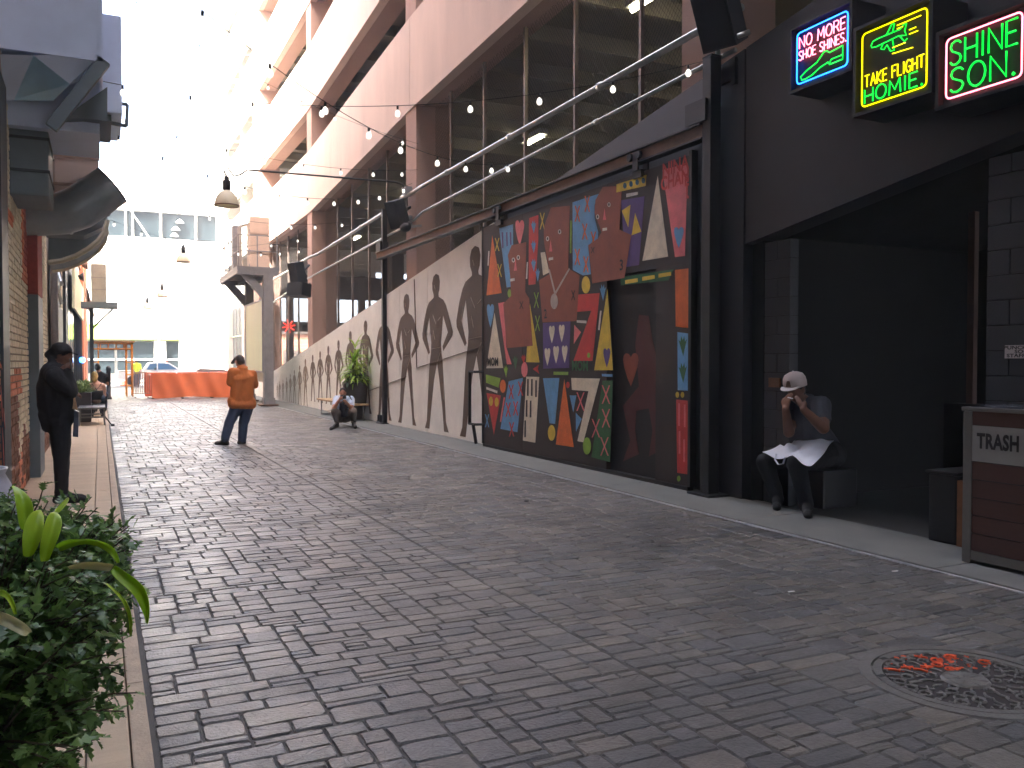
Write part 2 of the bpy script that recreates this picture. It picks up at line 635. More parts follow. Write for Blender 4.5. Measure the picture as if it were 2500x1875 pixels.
# left walk: tan concrete slabs with a kerb band next to the paving
lw = thing('sidewalk_left', None, None, (0, 0, 0), kind='structure')
ys = [-3.0, 0.2, 2.35, 4.45, 6.2, 8.4, 11.3, 14.3, 17.5, 20.7, 23.9, 27.1, 30.3, 33.5, 36.7, 39.9, 43.1, 46.3, 49.5, 52.7, 57.0]
for a, b_ in zip(ys[:-1], ys[1:]):
    MB().bbox((-0.86, a + 0.004, -0.06), (-0.07, b_ - 0.004, 0.022), 0.008).build('slab', M_TAN, lw)
    MB().bbox((-0.064, a + 0.004, -0.06), (0.09, b_ - 0.004, 0.024), 0.008).build('edge_slab', M_TAN, lw)
    MB().bbox((0.096, a + 0.002, -0.06), (0.17, b_ - 0.002, 0.016), 0.008).build('kerb', M_TAN2, lw)
# right walk: grey concrete
rw = thing('sidewalk_right', None, None, (0, 0, 0), kind='structure')
ys = [-3.0, -0.4, 2.0, 4.35, 6.55, 9.1, 11.6, 14.1, 16.6, 19.1, 21.6, 24.1, 26.6, 29.1, 31.6, 34.1, 36.6, 39.1, 41.6, 46, 51, 57.0]
for a, b_ in zip(ys[:-1], ys[1:]):
    MB().bbox((5.59, a + 0.005, -0.06), (6.5, b_ - 0.005, 0.02), 0.01).build('slab', M_CONC, rw)
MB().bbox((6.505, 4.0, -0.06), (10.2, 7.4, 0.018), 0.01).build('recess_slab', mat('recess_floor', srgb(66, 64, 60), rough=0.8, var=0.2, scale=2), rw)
MB().box((5.562, -3, -0.05), (5.586, 57, 0.006)).build('joint_strip', mat('pale_joint', srgb(176, 178, 180), rough=0.8, var=0.3, scale=8), rw)

# ================================================================ ramp wall with the painted procession
WX = 6.46


def ramp_z(y): return 4.0 - (y - 14.88) * 0.1315 if y > 14.88 else 4.0 + (14.88 - y) * 0.138


cw = thing('ramp_wall', 'long cream painted ramp wall rising towards the painted door', 'wall', (WX, 26, 0))
JT = [(41.5, 30.0), (30.0, 19.62), (19.62, 17.72), (17.72, 14.2)]
for a, b_ in JT:
    a2, b2 = a - 0.008, b_ + 0.008
    MB().prism([(WX, a2, 0), (WX, a2, ramp_z(a2)), (WX, b2, ramp_z(b2)), (WX, b2, 0)], (0.3, 0, 0)).build('wall_panel', M_CREAM, cw)
MB().prism([(WX + 0.012, 41.4, 0), (WX + 0.012, 41.4, ramp_z(41.4) - .012), (WX + 0.012, 14.25, ramp_z(14.25) - .012), (WX + 0.012, 14.25, 0)], (0.25, 0, 0)).build('wall_core', mat('joint_core', srgb(120, 108, 96), var=0.1), cw)


def wall_px(px, py, X): return at(px, py, X=X)


# plain standing silhouettes, each a little larger than the one behind it: (pixel x of the middle, head y, foot y)
SIL = [(1160, 600, 1072), (1065, 668, 1050), (993, 717, 1035), (938, 752, 1024), (893, 782, 1008), (856, 808, 996), (827, 830, 992), (802, 844, 987),
       (782, 857, 983), (764, 866, 980), (746, 876, 992), (732, 892, 988), (719, 903, 985), (709, 913, 981), (700, 921, 978), (691, 927, 976), (683, 931, 973), (677, 935, 971)]
shape = [(0.0, 1.0), (0.055, 0.985), (0.075, 0.945), (0.065, 0.895), (0.045, 0.868), (0.05, 0.85), (0.14, 0.825), (0.19, 0.79), (0.25, 0.71), (0.315, 0.62), (0.30, 0.595), (0.135, 0.505), (0.125, 0.535),
         (0.225, 0.62), (0.135, 0.73), (0.115, 0.64), (0.095, 0.56), (0.105, 0.49), (0.125, 0.44), (0.135, 0.36), (0.16, 0.22), (0.185, 0.06), (0.235, 0.0), (0.15, 0.0), (0.12, 0.14), (0.06, 0.33), (0.02, 0.435)]
left = [(-0.04, 0.33), (-0.10, 0.14), (-0.14, 0.0), (-0.23, 0.0), (-0.19, 0.05), (-0.165, 0.22), (-0.145, 0.36), (-0.125, 0.44), (-0.105, 0.49), (-0.095, 0.56), (-0.115, 0.64), (-0.135, 0.73), (-0.20, 0.62), (-0.125, 0.50), (-0.15, 0.485), (-0.275, 0.59), (-0.28, 0.625), (-0.235, 0.72), (-0.185, 0.79),
        (-0.14, 0.825), (-0.045, 0.85), (-0.045, 0.868), (-0.07, 0.90), (-0.075, 0.945), (-0.05, 0.985)]
shape = shape + left
marks = [[(-0.06, 0.74), (0.0, 0.68)], [(0.04, 0.70), (0.09, 0.72)], [(-0.05, 0.64), (-0.02, 0.58)], [(-0.1, 0.52), (0.09, 0.53)], [(0.03, 0.44), (0.09, 0.50)], [(-0.03, 0.93), (-0.01, 0.90)], [(0.14, 0.3), (0.15, 0.2)], [(-0.2, 0.62), (-0.17, 0.70)]]
M_FIGBROWN = [M_MURALBROWN, mat('mural_brown_mid', srgb(136, 118, 100), var=.1, scale=5), mat('mural_brown_light', srgb(164, 150, 132), var=.1, scale=5)]  # browns get lighter in two steps towards the far figures
for (cx, hy, fy) in SIL:
    top = at(cx, hy, X=WX - 0.004); bot = at(cx, fy, X=WX - 0.004)
    H = top.z - max(0.03, bot.z); y0 = bot.y; z0 = max(0.03, bot.z)
    mb = MB()
    mb.prism([(WX - 0.001, y0 - u * H * 0.92, z0 + v * H) for u, v in shape], (-0.003, 0, 0))
    fig = mb.build('painted_figure', M_FIGBROWN[0 if cx > 760 else 1 if cx > 725 else 2], cw)
    if H > 1.6:
        mk = MB()
        for (u0, v0), (u1, v1) in marks:
            mk.bar((WX - 0.006, y0 - u0 * H * .92, z0 + v0 * H), (WX - 0.006, y0 - u1 * H * .92, z0 + v1 * H), 0.004, 0.013, up=(1, 0, 0))
        mk.build('pale_stroke', M_MURALPALE, fig)
# slanted joint in the wall
jm = MB()
for p, q in (((1180, 845), (1018, 898)), ((1018, 898), (1012, 682)), ((992, 920), (880, 962))):
    a, b_ = at(*p, X=WX - .004), at(*q, X=WX - .004)
    jm.bar(a, b_, 0.006, 0.035, up=(1, 0, 0))
jm.build('wall_joint', mat('joint_dark', srgb(112, 92, 78), var=0.2), cw)

# ================================================================ charcoal wall, fascia and recess on the right
dw = thing('charcoal_wall', 'charcoal painted wall and ramp fascia above the dark entrance', 'wall', (WX, 6, 0))
MB().prism([(WX + .01, 14.19, 0), (WX + .01, 14.19, ramp_z(14.19)), (WX + .01, 8.02, ramp_z(8.02)), (WX + .01, 8.02, 0)], (0.28, 0, 0)).build('wall_panel', mat('slate_wall_paint', srgb(84, 82, 88), rough=0.6, var=0.1, scale=1.4), dw)
MB().prism([(WX, 7.99, 0), (WX, 7.99, ramp_z(7.99)), (WX, 7.50, ramp_z(7.5)), (WX, 7.50, 0)], (0.28, 0, 0)).build('wall_panel', M_DARKWALL, dw)


def fas_z(y): return 2.86 + (7.48 - y) * 0.153


MB().prism([(WX, 7.47, fas_z(7.47)), (WX, 7.47, ramp_z(7.47)), (WX, -3, ramp_z(-3)), (WX, -3, fas_z(-3))], (0.3, 0, 0)).build('fascia', M_DARKWALL, dw)
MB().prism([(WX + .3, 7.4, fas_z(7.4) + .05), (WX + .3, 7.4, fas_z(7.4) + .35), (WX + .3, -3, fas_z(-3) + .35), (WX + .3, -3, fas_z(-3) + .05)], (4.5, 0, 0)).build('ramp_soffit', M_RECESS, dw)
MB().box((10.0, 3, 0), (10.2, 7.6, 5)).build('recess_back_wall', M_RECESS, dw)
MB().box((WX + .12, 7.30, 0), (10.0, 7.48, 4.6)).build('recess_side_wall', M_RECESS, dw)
for yy in (5.5, 6.9):
    MB().box((9.97, yy, 0), (9.995, yy + 0.02, 3.2)).build('door_seam', mat('seam', srgb(60, 52, 48), var=0), dw)


def block_pier(y0, y1, x0, x1, zt, root, bw=0.4, bh=0.2032):
    k = 0
    z = 0.02
    while z < zt:
        off = 0 if k % 2 == 0 else -bw / 2
        y = y1 - off
        while y > y0 + 0.01:
            a, b_ = max(y0, y - bw), min(y1, y)
            if b_ - a > 0.03:
                MB().bbox((x0, a + 0.004, z + 0.004), (x1, b_ - 0.004, min(zt, z + bh) - 0.004), 0.006).build('block', M_DARKBLOCK, root)
            y -= bw
        z += bh; k += 1
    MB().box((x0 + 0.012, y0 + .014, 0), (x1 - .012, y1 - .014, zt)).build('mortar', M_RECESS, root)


pier = thing('block_pier', 'charcoal block pier carrying the small white notice', 'pier', (6.7, 4.1, 0))
block_pier(3.0, 4.66, WX + 0.1, WX + 0.5, 3.22, pier)
pier2 = thing('block_pier', 'charcoal block pier behind the seated man in the cap', 'pier', (6.7, 7.1, 0))
block_pier(6.90, 7.29, WX + 0.12, WX + 0.24, 2.86, pier2)

# ================================================================ parking garage
gar = thing('parking_garage', 'pink concrete parking garage with mesh screened openings', 'building', (9, 28, 0))
FX = 6.56


def zb(y):
    if y >= 29.9: return 6.72
    if y >= 19.1: return 6.72 + (29.9 - y) * 0.067
    return 7.444 + (19.1 - y) * 0.033


STO = 3.55
COLY = [8.45, 19.15, 29.9, 40.65]
for cy in COLY + [-2.3, -13.0]:
    z0 = ramp_z(cy) - 1.4 if cy < 39 else 0
    MB().box((FX + 0.03, cy - 0.36, max(0, z0)), (FX + 0.88, cy + 0.36, 24)).build('column', M_PINKCOL, gar)
bays = [(-24.0, -2.3), (-2.3, 8.45), (8.45, 19.15), (19.15, 29.9), (29.9, 40.65)]
for (a, b_) in bays:
    for k in range(5):
        za, zc = zb(a + .02) + k * STO, zb(b_ - .02) + k * STO
        a2, b2 = a + 0.012, b_ - 0.012
        h = 2.12
        m_ = M_PINK
        # panel notched round the column heads like the cast joints in the photograph
        MB().prism([(FX, a2, za), (FX, b2, zc), (FX, b2, zc + h), (FX, a2, za + h)], (0.22, 0, 0)).build('spandrel', m_, gar)
        MB().prism([(FX + .22, a2, za + .02), (FX + .22, b2, zc + .02), (FX + .22, b2, zc + .42), (FX + .22, a2, za + .42)], (0.5, 0, 0)).build('edge_beam', M_PINKCOL, gar)
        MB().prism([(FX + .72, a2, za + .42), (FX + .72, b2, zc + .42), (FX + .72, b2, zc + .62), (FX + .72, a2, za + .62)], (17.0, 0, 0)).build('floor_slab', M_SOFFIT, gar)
        n = 6
        for i in range(n):
            t = (i + 0.5) / n
            y = a2 + (b2 - a2) * t
            z = za + (zc - za) * t
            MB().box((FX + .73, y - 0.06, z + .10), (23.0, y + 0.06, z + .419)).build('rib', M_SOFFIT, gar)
# far end wall and inside surfaces
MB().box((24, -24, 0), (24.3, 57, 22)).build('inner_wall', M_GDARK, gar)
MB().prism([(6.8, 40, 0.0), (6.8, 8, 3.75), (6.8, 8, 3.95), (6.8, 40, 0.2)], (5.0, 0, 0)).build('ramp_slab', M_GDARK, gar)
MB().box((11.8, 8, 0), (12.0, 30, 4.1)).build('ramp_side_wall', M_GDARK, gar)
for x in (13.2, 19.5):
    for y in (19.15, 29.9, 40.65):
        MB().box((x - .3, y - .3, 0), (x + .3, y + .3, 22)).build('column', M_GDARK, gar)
# mesh screens: rail, posts and diamond wire
PX_ = 7.02
for (a, b_) in bays[2:]:
    y = a + 0.4
    posts = []
    yy = {8.45: [10.33, 12.21, 14.03, 15.87, 17.68], 19.15: [20.5, 22.33, 24.09, 25.91, 27.67], 29.9: [31.9, 33.88, 35.81, 37.59, 39.23]}[a]
    for y in yy:
        z0 = max(0.1, ramp_z(y) - 0.5)
        MB().box((PX_ - .03, y - .03, z0), (PX_ + .03, y + .03, zb(y) + .3)).build('mesh_post', M_POST, gar)
    MB().bar((PX_, a + .36, zb(a + .4) + .06), (PX_, b_ - .36, zb(b_ - .4) + .06), 0.05, 0.05).build('mesh_rail', M_POST, gar)
    w = MB()
    sp = 0.085
    y0, y1 = a + .37, b_ - .37
    # two families of slanting wires, clipped to the opening
    z_lo = lambda y: max(0.1, ramp_z(y) - 0.4)
    z_hi = lambda y: zb(y) + 0.1
    for fam in (1, -1):
        sl = 1.15 * fam
        t = y0 - 8
        while t < y1 + 8:
            # line z = sl * (y - t) + zmid
            pts = []
            zmid = 5.0
            for i in range(61):
                y = y0 + (y1 - y0) * i / 60
                z = sl * (y - t) + zmid
                if z_lo(y) <= z <= z_hi(y): pts.append((y, z))
            if len(pts) >= 2:
                w.bar((PX_ + .035, pts[0][0], pts[0][1]), (PX_ + .035, pts[-1][0], pts[-1][1]), 0.0035, 0.0035)
            t += sp
    w.build('wire_mesh', M_WIRE, gar, kind='stuff')
# ceiling lights inside
M_TUBE = mat('lit_tube', (1, 1, .9), var=0, emit=(1.0, 0.93, 0.62), estr=4.0)
for i, (x, y) in enumerate(((8.3, 12.0), (10.2, 19.9), (10.0, 26.0), (14.5, 15.5), (14.5, 24.5), (9.5, 34.5))):
    z = zb(y) + 0.02
    lab = ['near the big hanging speaker', 'over the middle of the painted door', 'behind the bay with the string of bulbs', 'deep inside above the ramp', 'deep inside the second bay', 'deep inside the far sunlit bay'][i]
    t = thing('ceiling_light', 'lit tube light on the garage ceiling ' + lab, 'light', (x, y, z - .12), 'garage ceiling lights')
    MB().box((x - .12, y - .55, z - .06), (x + .12, y + .55, z + .08)).build('housing', M_GREYSTEEL, t)
    MB().tube([(x, y - .5, z - .10), (x, y + .5, z - .10)], 0.045, 8).build('lit_tube', M_TUBE, t)

# far wing of the garage towards the street, glare put into its pale colour
wing = thing('garage_wing', 'garage wing at the far street corner, pale with painted glare', 'building', (9, 48, 0))
for k in range(6):
    za = 6.95 + k * 3.4
    MB().box((FX + .02, 41.05, za), (FX + .24, 53.7, za + 2.35)).build('spandrel', M_GLAREGAR, wing)
    MB().box((FX + .26, 53.45, za), (16, 53.7, za + 2.35)).build('end_spandrel', M_GLAREGAR, wing)
    MB().box((FX + .25, 41.05, za + .5), (23, 53.4, za + .8)).build('floor_slab', M_GLAREGAR, wing)
    for i in range(6):
        y = 42 + i * 2
        MB().box((FX + .26, y - .05, za + .2), (20, y + .05, za + .495)).build('rib', M_GLAREGAR, wing)
for cy in (53.1, 47.2):
    MB().box((FX + .27, cy - .3, 0), (FX + .85, cy + .3, 27)).build('column', M_GLAREGAR, wing)
MB().box((FX - .05, 39.95, 0), (FX + .9, 41.4, 25)).build('corner_pier', M_PINKCOL, wing)
for x in (10.5, 15, 20):
    MB().box((x - .2, 53.1, 0), (x + .2, 53.5, 7)).build('column', M_GDARK, wing)
MB().box((7.6, 53.15, 3.45), (23.5, 53.4, 4.05)).build('end_beam', M_GDARK, wing)
MB().box((7.6, 53.15, 5.5), (23.5, 53.4, 6.95)).build('end_beam', M_GDARK, wing)
# screens of the wing at street level
for i in range(9):
    y = 42.0 + i * 1.28
    MB().box((7.0, y - .025, 0), (7.06, y + .025, 6.6)).build('mesh_post', M_GREYSTEEL, wing)
for i in range(8):
    y = 42.0 + i * 1.28
    if y > 46: MB().box((7.03, y + .06, 0.05), (7.05, y + 1.22, 6.5)).build('screen_panel', mat('dark_screen', srgb(78, 82, 84), rough=0.6, var=0.15, scale=3), wing)
MB().box((6.98, 42, 3.0), (7.02, 53, 3.06)).build('screen_rail', M_STEEL, wing)
# brick building seen through the garage
bb = thing('brick_building', 'low orange brick building seen through the far garage openings', 'building', (20, 76, 0))
MB().box((12.4, 74.0, 0), (44, 80, 4.0)).build('wall', M_BRICKORANGE, bb)
M_MF = mat('mortar_far', srgb(206, 190, 170), var=0.1)
for i in range(13):
    MB().box((12.4, 73.985, 0.3 + i * .28), (44, 73.997, 0.325 + i * .28)).build('course_joint', M_MF, bb)
for i in range(5):
    MB().box((14 + i * 5.2, 73.93, 1.0), (15.4 + i * 5.2, 73.98, 2.6)).build('window', M_GDARK, bb)
MB().box((12.3, 73.8, 4.0), (44.2, 80.2, 4.25)).build('coping', M_GDARK, bb)
# ================================================================ sliding painted door on its rail
DX = 6.30
DY0, DY1, DZ0, DZ1 = 8.26, 14.32, 0.07, 4.0
OY0, OY1, OZ0, OZ1 = 8.93, 10.08, 0.07, 2.73       # the dark doorway in it
C_ = {'orange': srgb(226, 112, 52), 'blue': srgb(104, 160, 204), 'pink': srgb(226, 112, 112), 'rose': srgb(232, 120, 124), 'red': srgb(206, 62, 56), 'yellow': srgb(222, 190, 66), 'lime': srgb(138, 176, 62),
      'green': srgb(52, 104, 62), 'purple': srgb(92, 68, 128), 'cream': srgb(226, 214, 190), 'white': srgb(224, 216, 206), 'brown': srgb(146, 76, 56), 'black': srgb(26, 20, 20), 'darkbrown': srgb(50, 38, 34), 'teal': srgb(40, 96, 118), 'silver': srgb(190, 172, 160),
      'dimred': srgb(84, 36, 34), 'dimgold': srgb(96, 78, 30)}
PM = {k: mat('paint_' + k, v, rough=0.65, var=0.2, scale=5, bump=0.12, bscale=60) for k, v in C_.items()}
door = thing('sliding_door', 'wide sliding door painted with bright shapes, hearts and crosses', 'door', (DX, 11.3, 0))
P_ = MB()
P_.box((DX, DY0, OZ1), (DX + .07, OY1, DZ1)); P_.box((DX, DY0, DZ0), (DX + .07, OY0, OZ1 - .002))
P_.build('door_leaf', PM['darkbrown'], door)
MB().box((DX, OY1 + .008, DZ0), (DX + .07, 12.70, DZ1)).build('door_leaf', PM['darkbrown'], door)
MB().box((DX, 12.708, DZ0), (DX + .07, DY1, DZ1)).build('door_leaf', PM['darkbrown'], door)
MB().box((DX + .071, OY0 - .1, 0.02), (DX + .12, OY1 + .1, OZ1 + .1)).build('doorway_panel', PM['black'], door)
fr = MB()
fr.box((DX - .012, DY0 - .05, DZ0), (DX + .08, DY0 - .001, DZ1 + .05)); fr.box((DX - .012, DY1 + .001, DZ0), (DX + .08, DY1 + .04, DZ1 + .02))
fr.box((DX - .01, DY0, DZ0 - .05), (DX + .08, DY1, DZ0 - .002))
fr.build('door_frame', M_BLACK, door)
hd = MB()
for z in (0.42, 1.38):
    hd.tube([(DX, DY1 - .02, z), (DX - .16, DY1 + .02, z), (DX - .16, DY1 + .28, z)], 0.025, 6)
hd.tube([(DX - .16, DY1 + .26, 0.42), (DX - .16, DY1 + .26, 1.38)], 0.03, 6)
hd.tube([(DX - .16, DY1 + .1, 0.42), (DX - .1, DY1 + .1, 0.06)], 0.03, 6)
hd.build('door_handle', M_BLACK, door)


def zc2(x, y): return at(1150 + x / 3.318, 350 + y / 3.318, X=DX - .002)


def zc3(x, y): return at(1150 + x / 3.318, 750 + y / 3.318, X=DX - .002)


def paint(name, col, pts, conv, lift=0):
    P = [conv(*p) for p in pts]
    P = [Vector((DX - .0005 - lift * 0.0022, clamp(p.y, DY0 + .01, DY1 - .01), clamp(p.z, DZ0 + .02, DZ1 - .02))) for p in P]
    mb = MB(); mb.prism(P, (-0.0018, 0, 0))
    return mb.build(name, PM[col], door)


def oval(cx, cy, rx, ry, n=18): return [(cx + rx * math.cos(2 * math.pi * i / n), cy + ry * math.sin(2 * math.pi * i / n)) for i in range(n)]


def heart(cx, cy, w, h):
    """cx, cy: top middle notch"""
    base = [(0, 0.12), (0.14, 0.01), (0.32, 0.0), (0.46, 0.07), (0.5, 0.2), (0.42, 0.42), (0.2, 0.75), (0.0, 1.0), (-0.22, 0.75), (-0.43, 0.42), (-0.5, 0.2), (-0.46, 0.07), (-0.32, 0.0), (-0.14, 0.02)]
    return [(cx + u * w, cy + v * h) for u, v in base]


def cross(name, col, cx, cy, w, h, conv, lift=1, t=7):
    paint(name, col, [(cx - w / 2 - t / 2, cy - h / 2), (cx - w / 2 + t / 2, cy - h / 2), (cx + w / 2 + t / 2, cy + h / 2), (cx + w / 2 - t / 2, cy + h / 2)], conv, lift)
    paint(name, col, [(cx + w / 2 - t / 2, cy - h / 2), (cx + w / 2 + t / 2, cy - h / 2), (cx - w / 2 + t / 2, cy + h / 2), (cx - w / 2 - t / 2, cy + h / 2)], conv, lift + .5)


def sprout(cx, cy, w, h):
    return [(cx - w * .5, cy + h * .2), (cx - w * .28, cy + h * .28), (cx - w * .2, cy), (cx, cy + h * .22), (cx + w * .18, cy - h * .02), (cx + w * .26, cy + h * .28), (cx + w * .5, cy + h * .15), (cx + w * .05, cy + h)]


A = zc2
# upper field
paint('triangle', 'orange', [(172, 745), (125, 1232), (248, 1212)], A)
paint('bar', 'white', [(140, 872), (149, 872), (143, 990), (133, 990)], A)
for x, y in ((212, 820), (232, 1030)): cross('cross', 'yellow', x, y, 30, 105, A)
paint('blue_patch', 'blue', [(228, 688), (340, 655), (342, 1000), (330, 1160), (288, 1168)], A)
for x in (255, 290, 320): paint('bar', 'purple', [(x - 6, 722), (x + 5, 718), (x + 8, 845 - (x - 255) * .4), (x - 2, 850 - (x - 255) * .4)], A, 1)
paint('heart', 'rose', heart(394, 622, 72, 208), A)
paint('red_patch', 'red', [(470, 605), (545, 580), (545, 760), (522, 1140), (466, 1148)], A)
for y in (625, 785, 935): paint('sprout', 'blue', sprout(507, y, 42, 105), A, 1)
paint('sprout', 'blue', sprout(540, 1012, 36, 110), A, 1)
cross('cross', 'yellow', 578, 630, 34, 135, A)
paint('bar', 'white', [(452, 962), (462, 962), (455, 1098), (444, 1098)], A)
# three plain heads on shoulders
paint('bust', 'brown', [(330, 825), (448, 800), (440, 1205), (472, 1255), (500, 1640), (292, 1658), (262, 1300), (325, 1235), (318, 1080), (300, 905)], A, 1)
paint('bust', 'brown', [(648, 520), (800, 505), (788, 1010), (880, 1070), (856, 1440), (580, 1450), (552, 1110), (640, 1055), (592, 800), (590, 680)], A, 1)
paint('bust', 'brown', [(1070, 350), (1225, 345), (1205, 700), (1300, 742), (1245, 1090), (985, 1135), (952, 825), (1030, 770), (1060, 720), (1002, 560), (1010, 460)], A, 2)
for (x, y, dx) in ((345, 945, 1), (385, 925, 1), (622, 772, 2), (720, 716, 2), (1028, 595, 3), (1120, 496, 3)):
    paint('eye', 'white', oval(x, y, 13, 20), A, 2.2 + .3); paint('eye', 'black', oval(x, y, 6, 12), A, 3.2)
for (x, y) in ((338, 1105), (650, 935), (1086, 696)): paint('mouth', 'white', [(x - 18, y - 8), (x + 18, y - 14), (x + 18, y + 8), (x - 18, y + 15)], A, 3)
for (x, y) in ((362, 985), (648, 830), (1084, 575)): paint('nose', 'rose', [(x, y - 50), (x + 13, y + 45), (x - 13, y + 48)], A, 3)
paint('chain', 'silver', [(628, 1020), (640, 1020), (690, 1215), (676, 1220)], A, 2.2)
paint('chain', 'silver', [(795, 1010), (803, 1020), (690, 1220), (678, 1212)], A, 2.3)
paint('medal', 'silver', oval(676, 1280, 30, 64), A, 2.6)
for (x, y, s) in ((410, 1310, 60), (830, 1230, 80), (988, 865, 50)): cross('cross', 'black', x, y, 26, s, A, 2.4, 6)
paint('cream_flag', 'cream', [(565, 885), (600, 880), (635, 1045), (585, 1070)], A, 1.5)
paint('bar', 'lime', [(803, 625), (816, 625), (812, 890), (800, 890)], A)
paint('blue_patch', 'blue', [(822, 478), (1035, 408), (1000, 500), (1000, 600), (1030, 720), (1025, 800), (950, 840), (970, 1060), (905, 1070), (824, 1025)], A)
for x, y in ((862, 570), (942, 490), (922, 715), (862, 920), (932, 980), (992, 780)): cross('cross', 'orange', x, y, 36, 130, A, 1, 9)
paint('disc', 'yellow', oval(930, 1146, 34, 70), A)
paint('disc', 'lime', oval(312, 1215, 16, 34), A, .5)
paint('yellow_bar', 'yellow', [(1182, 332), (1425, 255), (1418, 345), (1180, 398)], A, 3.2)
for x in (1250, 1300, 1350, 1400): paint('dot', 'teal', oval(x, 343 - (x - 1250) * .28, 14, 24), A, 4)
paint('bar', 'white', [(1258, 408), (1352, 392), (1350, 416), (1256, 438)], A)
paint('purple_patch', 'purple', [(1215, 462), (1405, 428), (1360, 985), (1255, 1002)], A)
paint('triangle', 'yellow', [(1292, 498), (1222, 545), (1274, 680)], A, 1); paint('triangle', 'yellow', [(1330, 565), (1380, 715), (1302, 745)], A, 1)
paint('triangle', 'cream', [(1512, 262), (1388, 952), (1596, 918)], A)
paint('pink_wedge', 'rose', [(1550, 215), (1755, 160), (1732, 912), (1652, 922)], A)
paint('heart', 'blue', heart(1684, 678, 78, 170), A, 1)
paint('green_strip', 'green', [(1210, 1085), (1640, 1020), (1600, 1110), (1215, 1150)], A, .5)
for x in (1300, 1438, 1570): paint('dash', 'yellow', [(x - 50, 1108 - (x - 1300) * .19), (x + 50, 1092 - (x - 1300) * .19), (x + 52, 1122 - (x - 1300) * .19), (x - 50, 1140 - (x - 1300) * .19)], A, 1.3)
paint('orange_panel', 'orange', [(1652, 1025), (1764, 1012), (1770, 1495), (1658, 1485)], A)
# middle field
for y in (1270, 1458): cross('cross', 'lime', 530 + (y - 1270) * .05, y, 34, 125, A)
paint('heart', 'blue', heart(157, 1302, 58, 190), A)
paint('pink_strip', 'rose', [(220, 1295), (270, 1285), (285, 1650), (330, 1790), (290, 1790)], A, .4)
paint('triangle', 'yellow', [(478, 1300), (555, 1775), (445, 1772)], A, .4)
paint('red_angle', 'red', [(870, 1225), (1042, 1212), (985, 1762), (830, 1762), (975, 1355), (860, 1365)], A, .8)
paint('bar', 'white', [(858, 1432), (936, 1436), (936, 1458), (858, 1452)], A, 1.6)
paint('triangle', 'rose', [(838, 1470), (892, 1530), (834, 1625)], A, 1.6)
paint('triangle', 'yellow', [(1106, 1180), (1150, 1838), (998, 1838)], A, .8)
paint('sprout', 'blue', sprout(1068, 1145, 50, 130), A, .9)
paint('bar', 'white', [(1046, 1356), (1058, 1356), (1042, 1515), (1030, 1510)], A, 1)
paint('purple_patch', 'purple', [(582, 1455), (806, 1440), (795, 1820), (585, 1825)], A, .4)
B = zc3
for x, y in ((656, 150), (736, 142), (620, 332), (690, 315), (760, 310)): paint('heart', 'cream', heart(x, y, 46, 142), B, 1.4)
paint('heart', 'purple', heart(1102, 333, 56, 155), B, 2)
paint('disc', 'lime', oval(955, 390, 12, 22), B, 2)
paint('triangle', 'cream', [(190, 45), (260, 492), (124, 495)], B)
paint('disc', 'rose', oval(433, 505, 26, 62), B, .6)
paint('sprout', 'red', sprout(425, 385, 40, 70), B, .9)
paint('sprout', 'lime', sprout(282, 470, 36, 100), B)
paint('sprout', 'red', [(500, 500), (550, 465), (540, 500), (552, 540)], B)
paint('sprout', 'green', sprout(358, 390, 44, 115), B)
paint('dash', 'lime', [(668, 522), (788, 524), (786, 550), (668, 548)], B)
paint('dash', 'blue', [(1060, 540), (1145, 542), (1145, 564), (1060, 560)], B)
# lower field
paint('green_patch', 'lime', [(120, 545), (238, 575), (222, 652), (122, 612)], B)
paint('disc', 'orange', oval(258, 640, 24, 54), B, .5)
paint('bar', 'white', [(124, 645), (214, 678), (212, 698), (124, 665)], B)
paint('triangle', 'red', [(126, 695), (242, 715), (185, 1032)], B)
for x in (162, 208): paint('disc', 'yellow', oval(x, 762 + (x - 162) * .15, 16, 38), B, 1)
cross('cross', 'blue', 131, 920, 26, 105, B)
paint('bar', 'rose', [(264, 730), (276, 730), (244, 930), (233, 928)], B)
paint('blue_patch', 'blue', [(305, 600), (420, 572), (375, 1012), (238, 985)], B)
for x, y in ((326, 685), (402, 660), (302, 830), (362, 820), (330, 990)): cross('cross', 'red', x, y, 34, 115, B, 1.2, 9)
paint('cream_panel', 'cream', [(447, 562), (552, 565), (520, 1098), (420, 1080)], B)
for x, y in ((462, 650), (494, 650), (528, 660), (452, 820), (484, 825), (440, 985)): paint('slot', 'black', [(x - 6, y - 68), (x + 6, y - 68), (x + 5, y + 68), (x - 8, y + 68)], B, 1.2)
paint('blue_wedge', 'blue', [(583, 575), (715, 573), (680, 945), (636, 940)], B)
paint('disc', 'yellow', oval(652, 1018, 30, 64), B)
paint('triangle', 'orange', [(756, 585), (832, 1134), (687, 1112)], B, .5)
paint('disc', 'red', oval(784, 630, 14, 26), B)
paint('cream_angle', 'cream', [(812, 573), (1045, 578), (910, 1094), (862, 1085), (952, 680), (818, 670)], B, .8)
paint('triangle', 'blue', [(798, 714), (853, 714), (828, 850)], B)
paint('triangle', 'blue', [(848, 855), (896, 905), (850, 1008)], B)
cross('cross', 'rose', 888, 765, 56, 150, B, 1.6, 10)
paint('green_panel', 'green', [(1065, 595), (1148, 592), (1125, 1255), (975, 1215)], B)
for x, y in ((1094, 708), (1094, 900), (1012, 980), (1082, 1128)): cross('cross', 'rose', x, y, 58, 150, B, 1.2, 10)
paint('disc', 'lime', oval(940, 1124, 33, 70), B, 1.6)
paint('blue_panel', 'blue', [(1672, 202), (1768, 212), (1764, 676), (1674, 672)], B)
for y in (235, 452): paint('sprout', 'green', sprout(1716, y, 66, 160), B, 1)
for x in (1670, 1712): paint('disc', 'yellow', oval(x, 710, 14, 24), B)
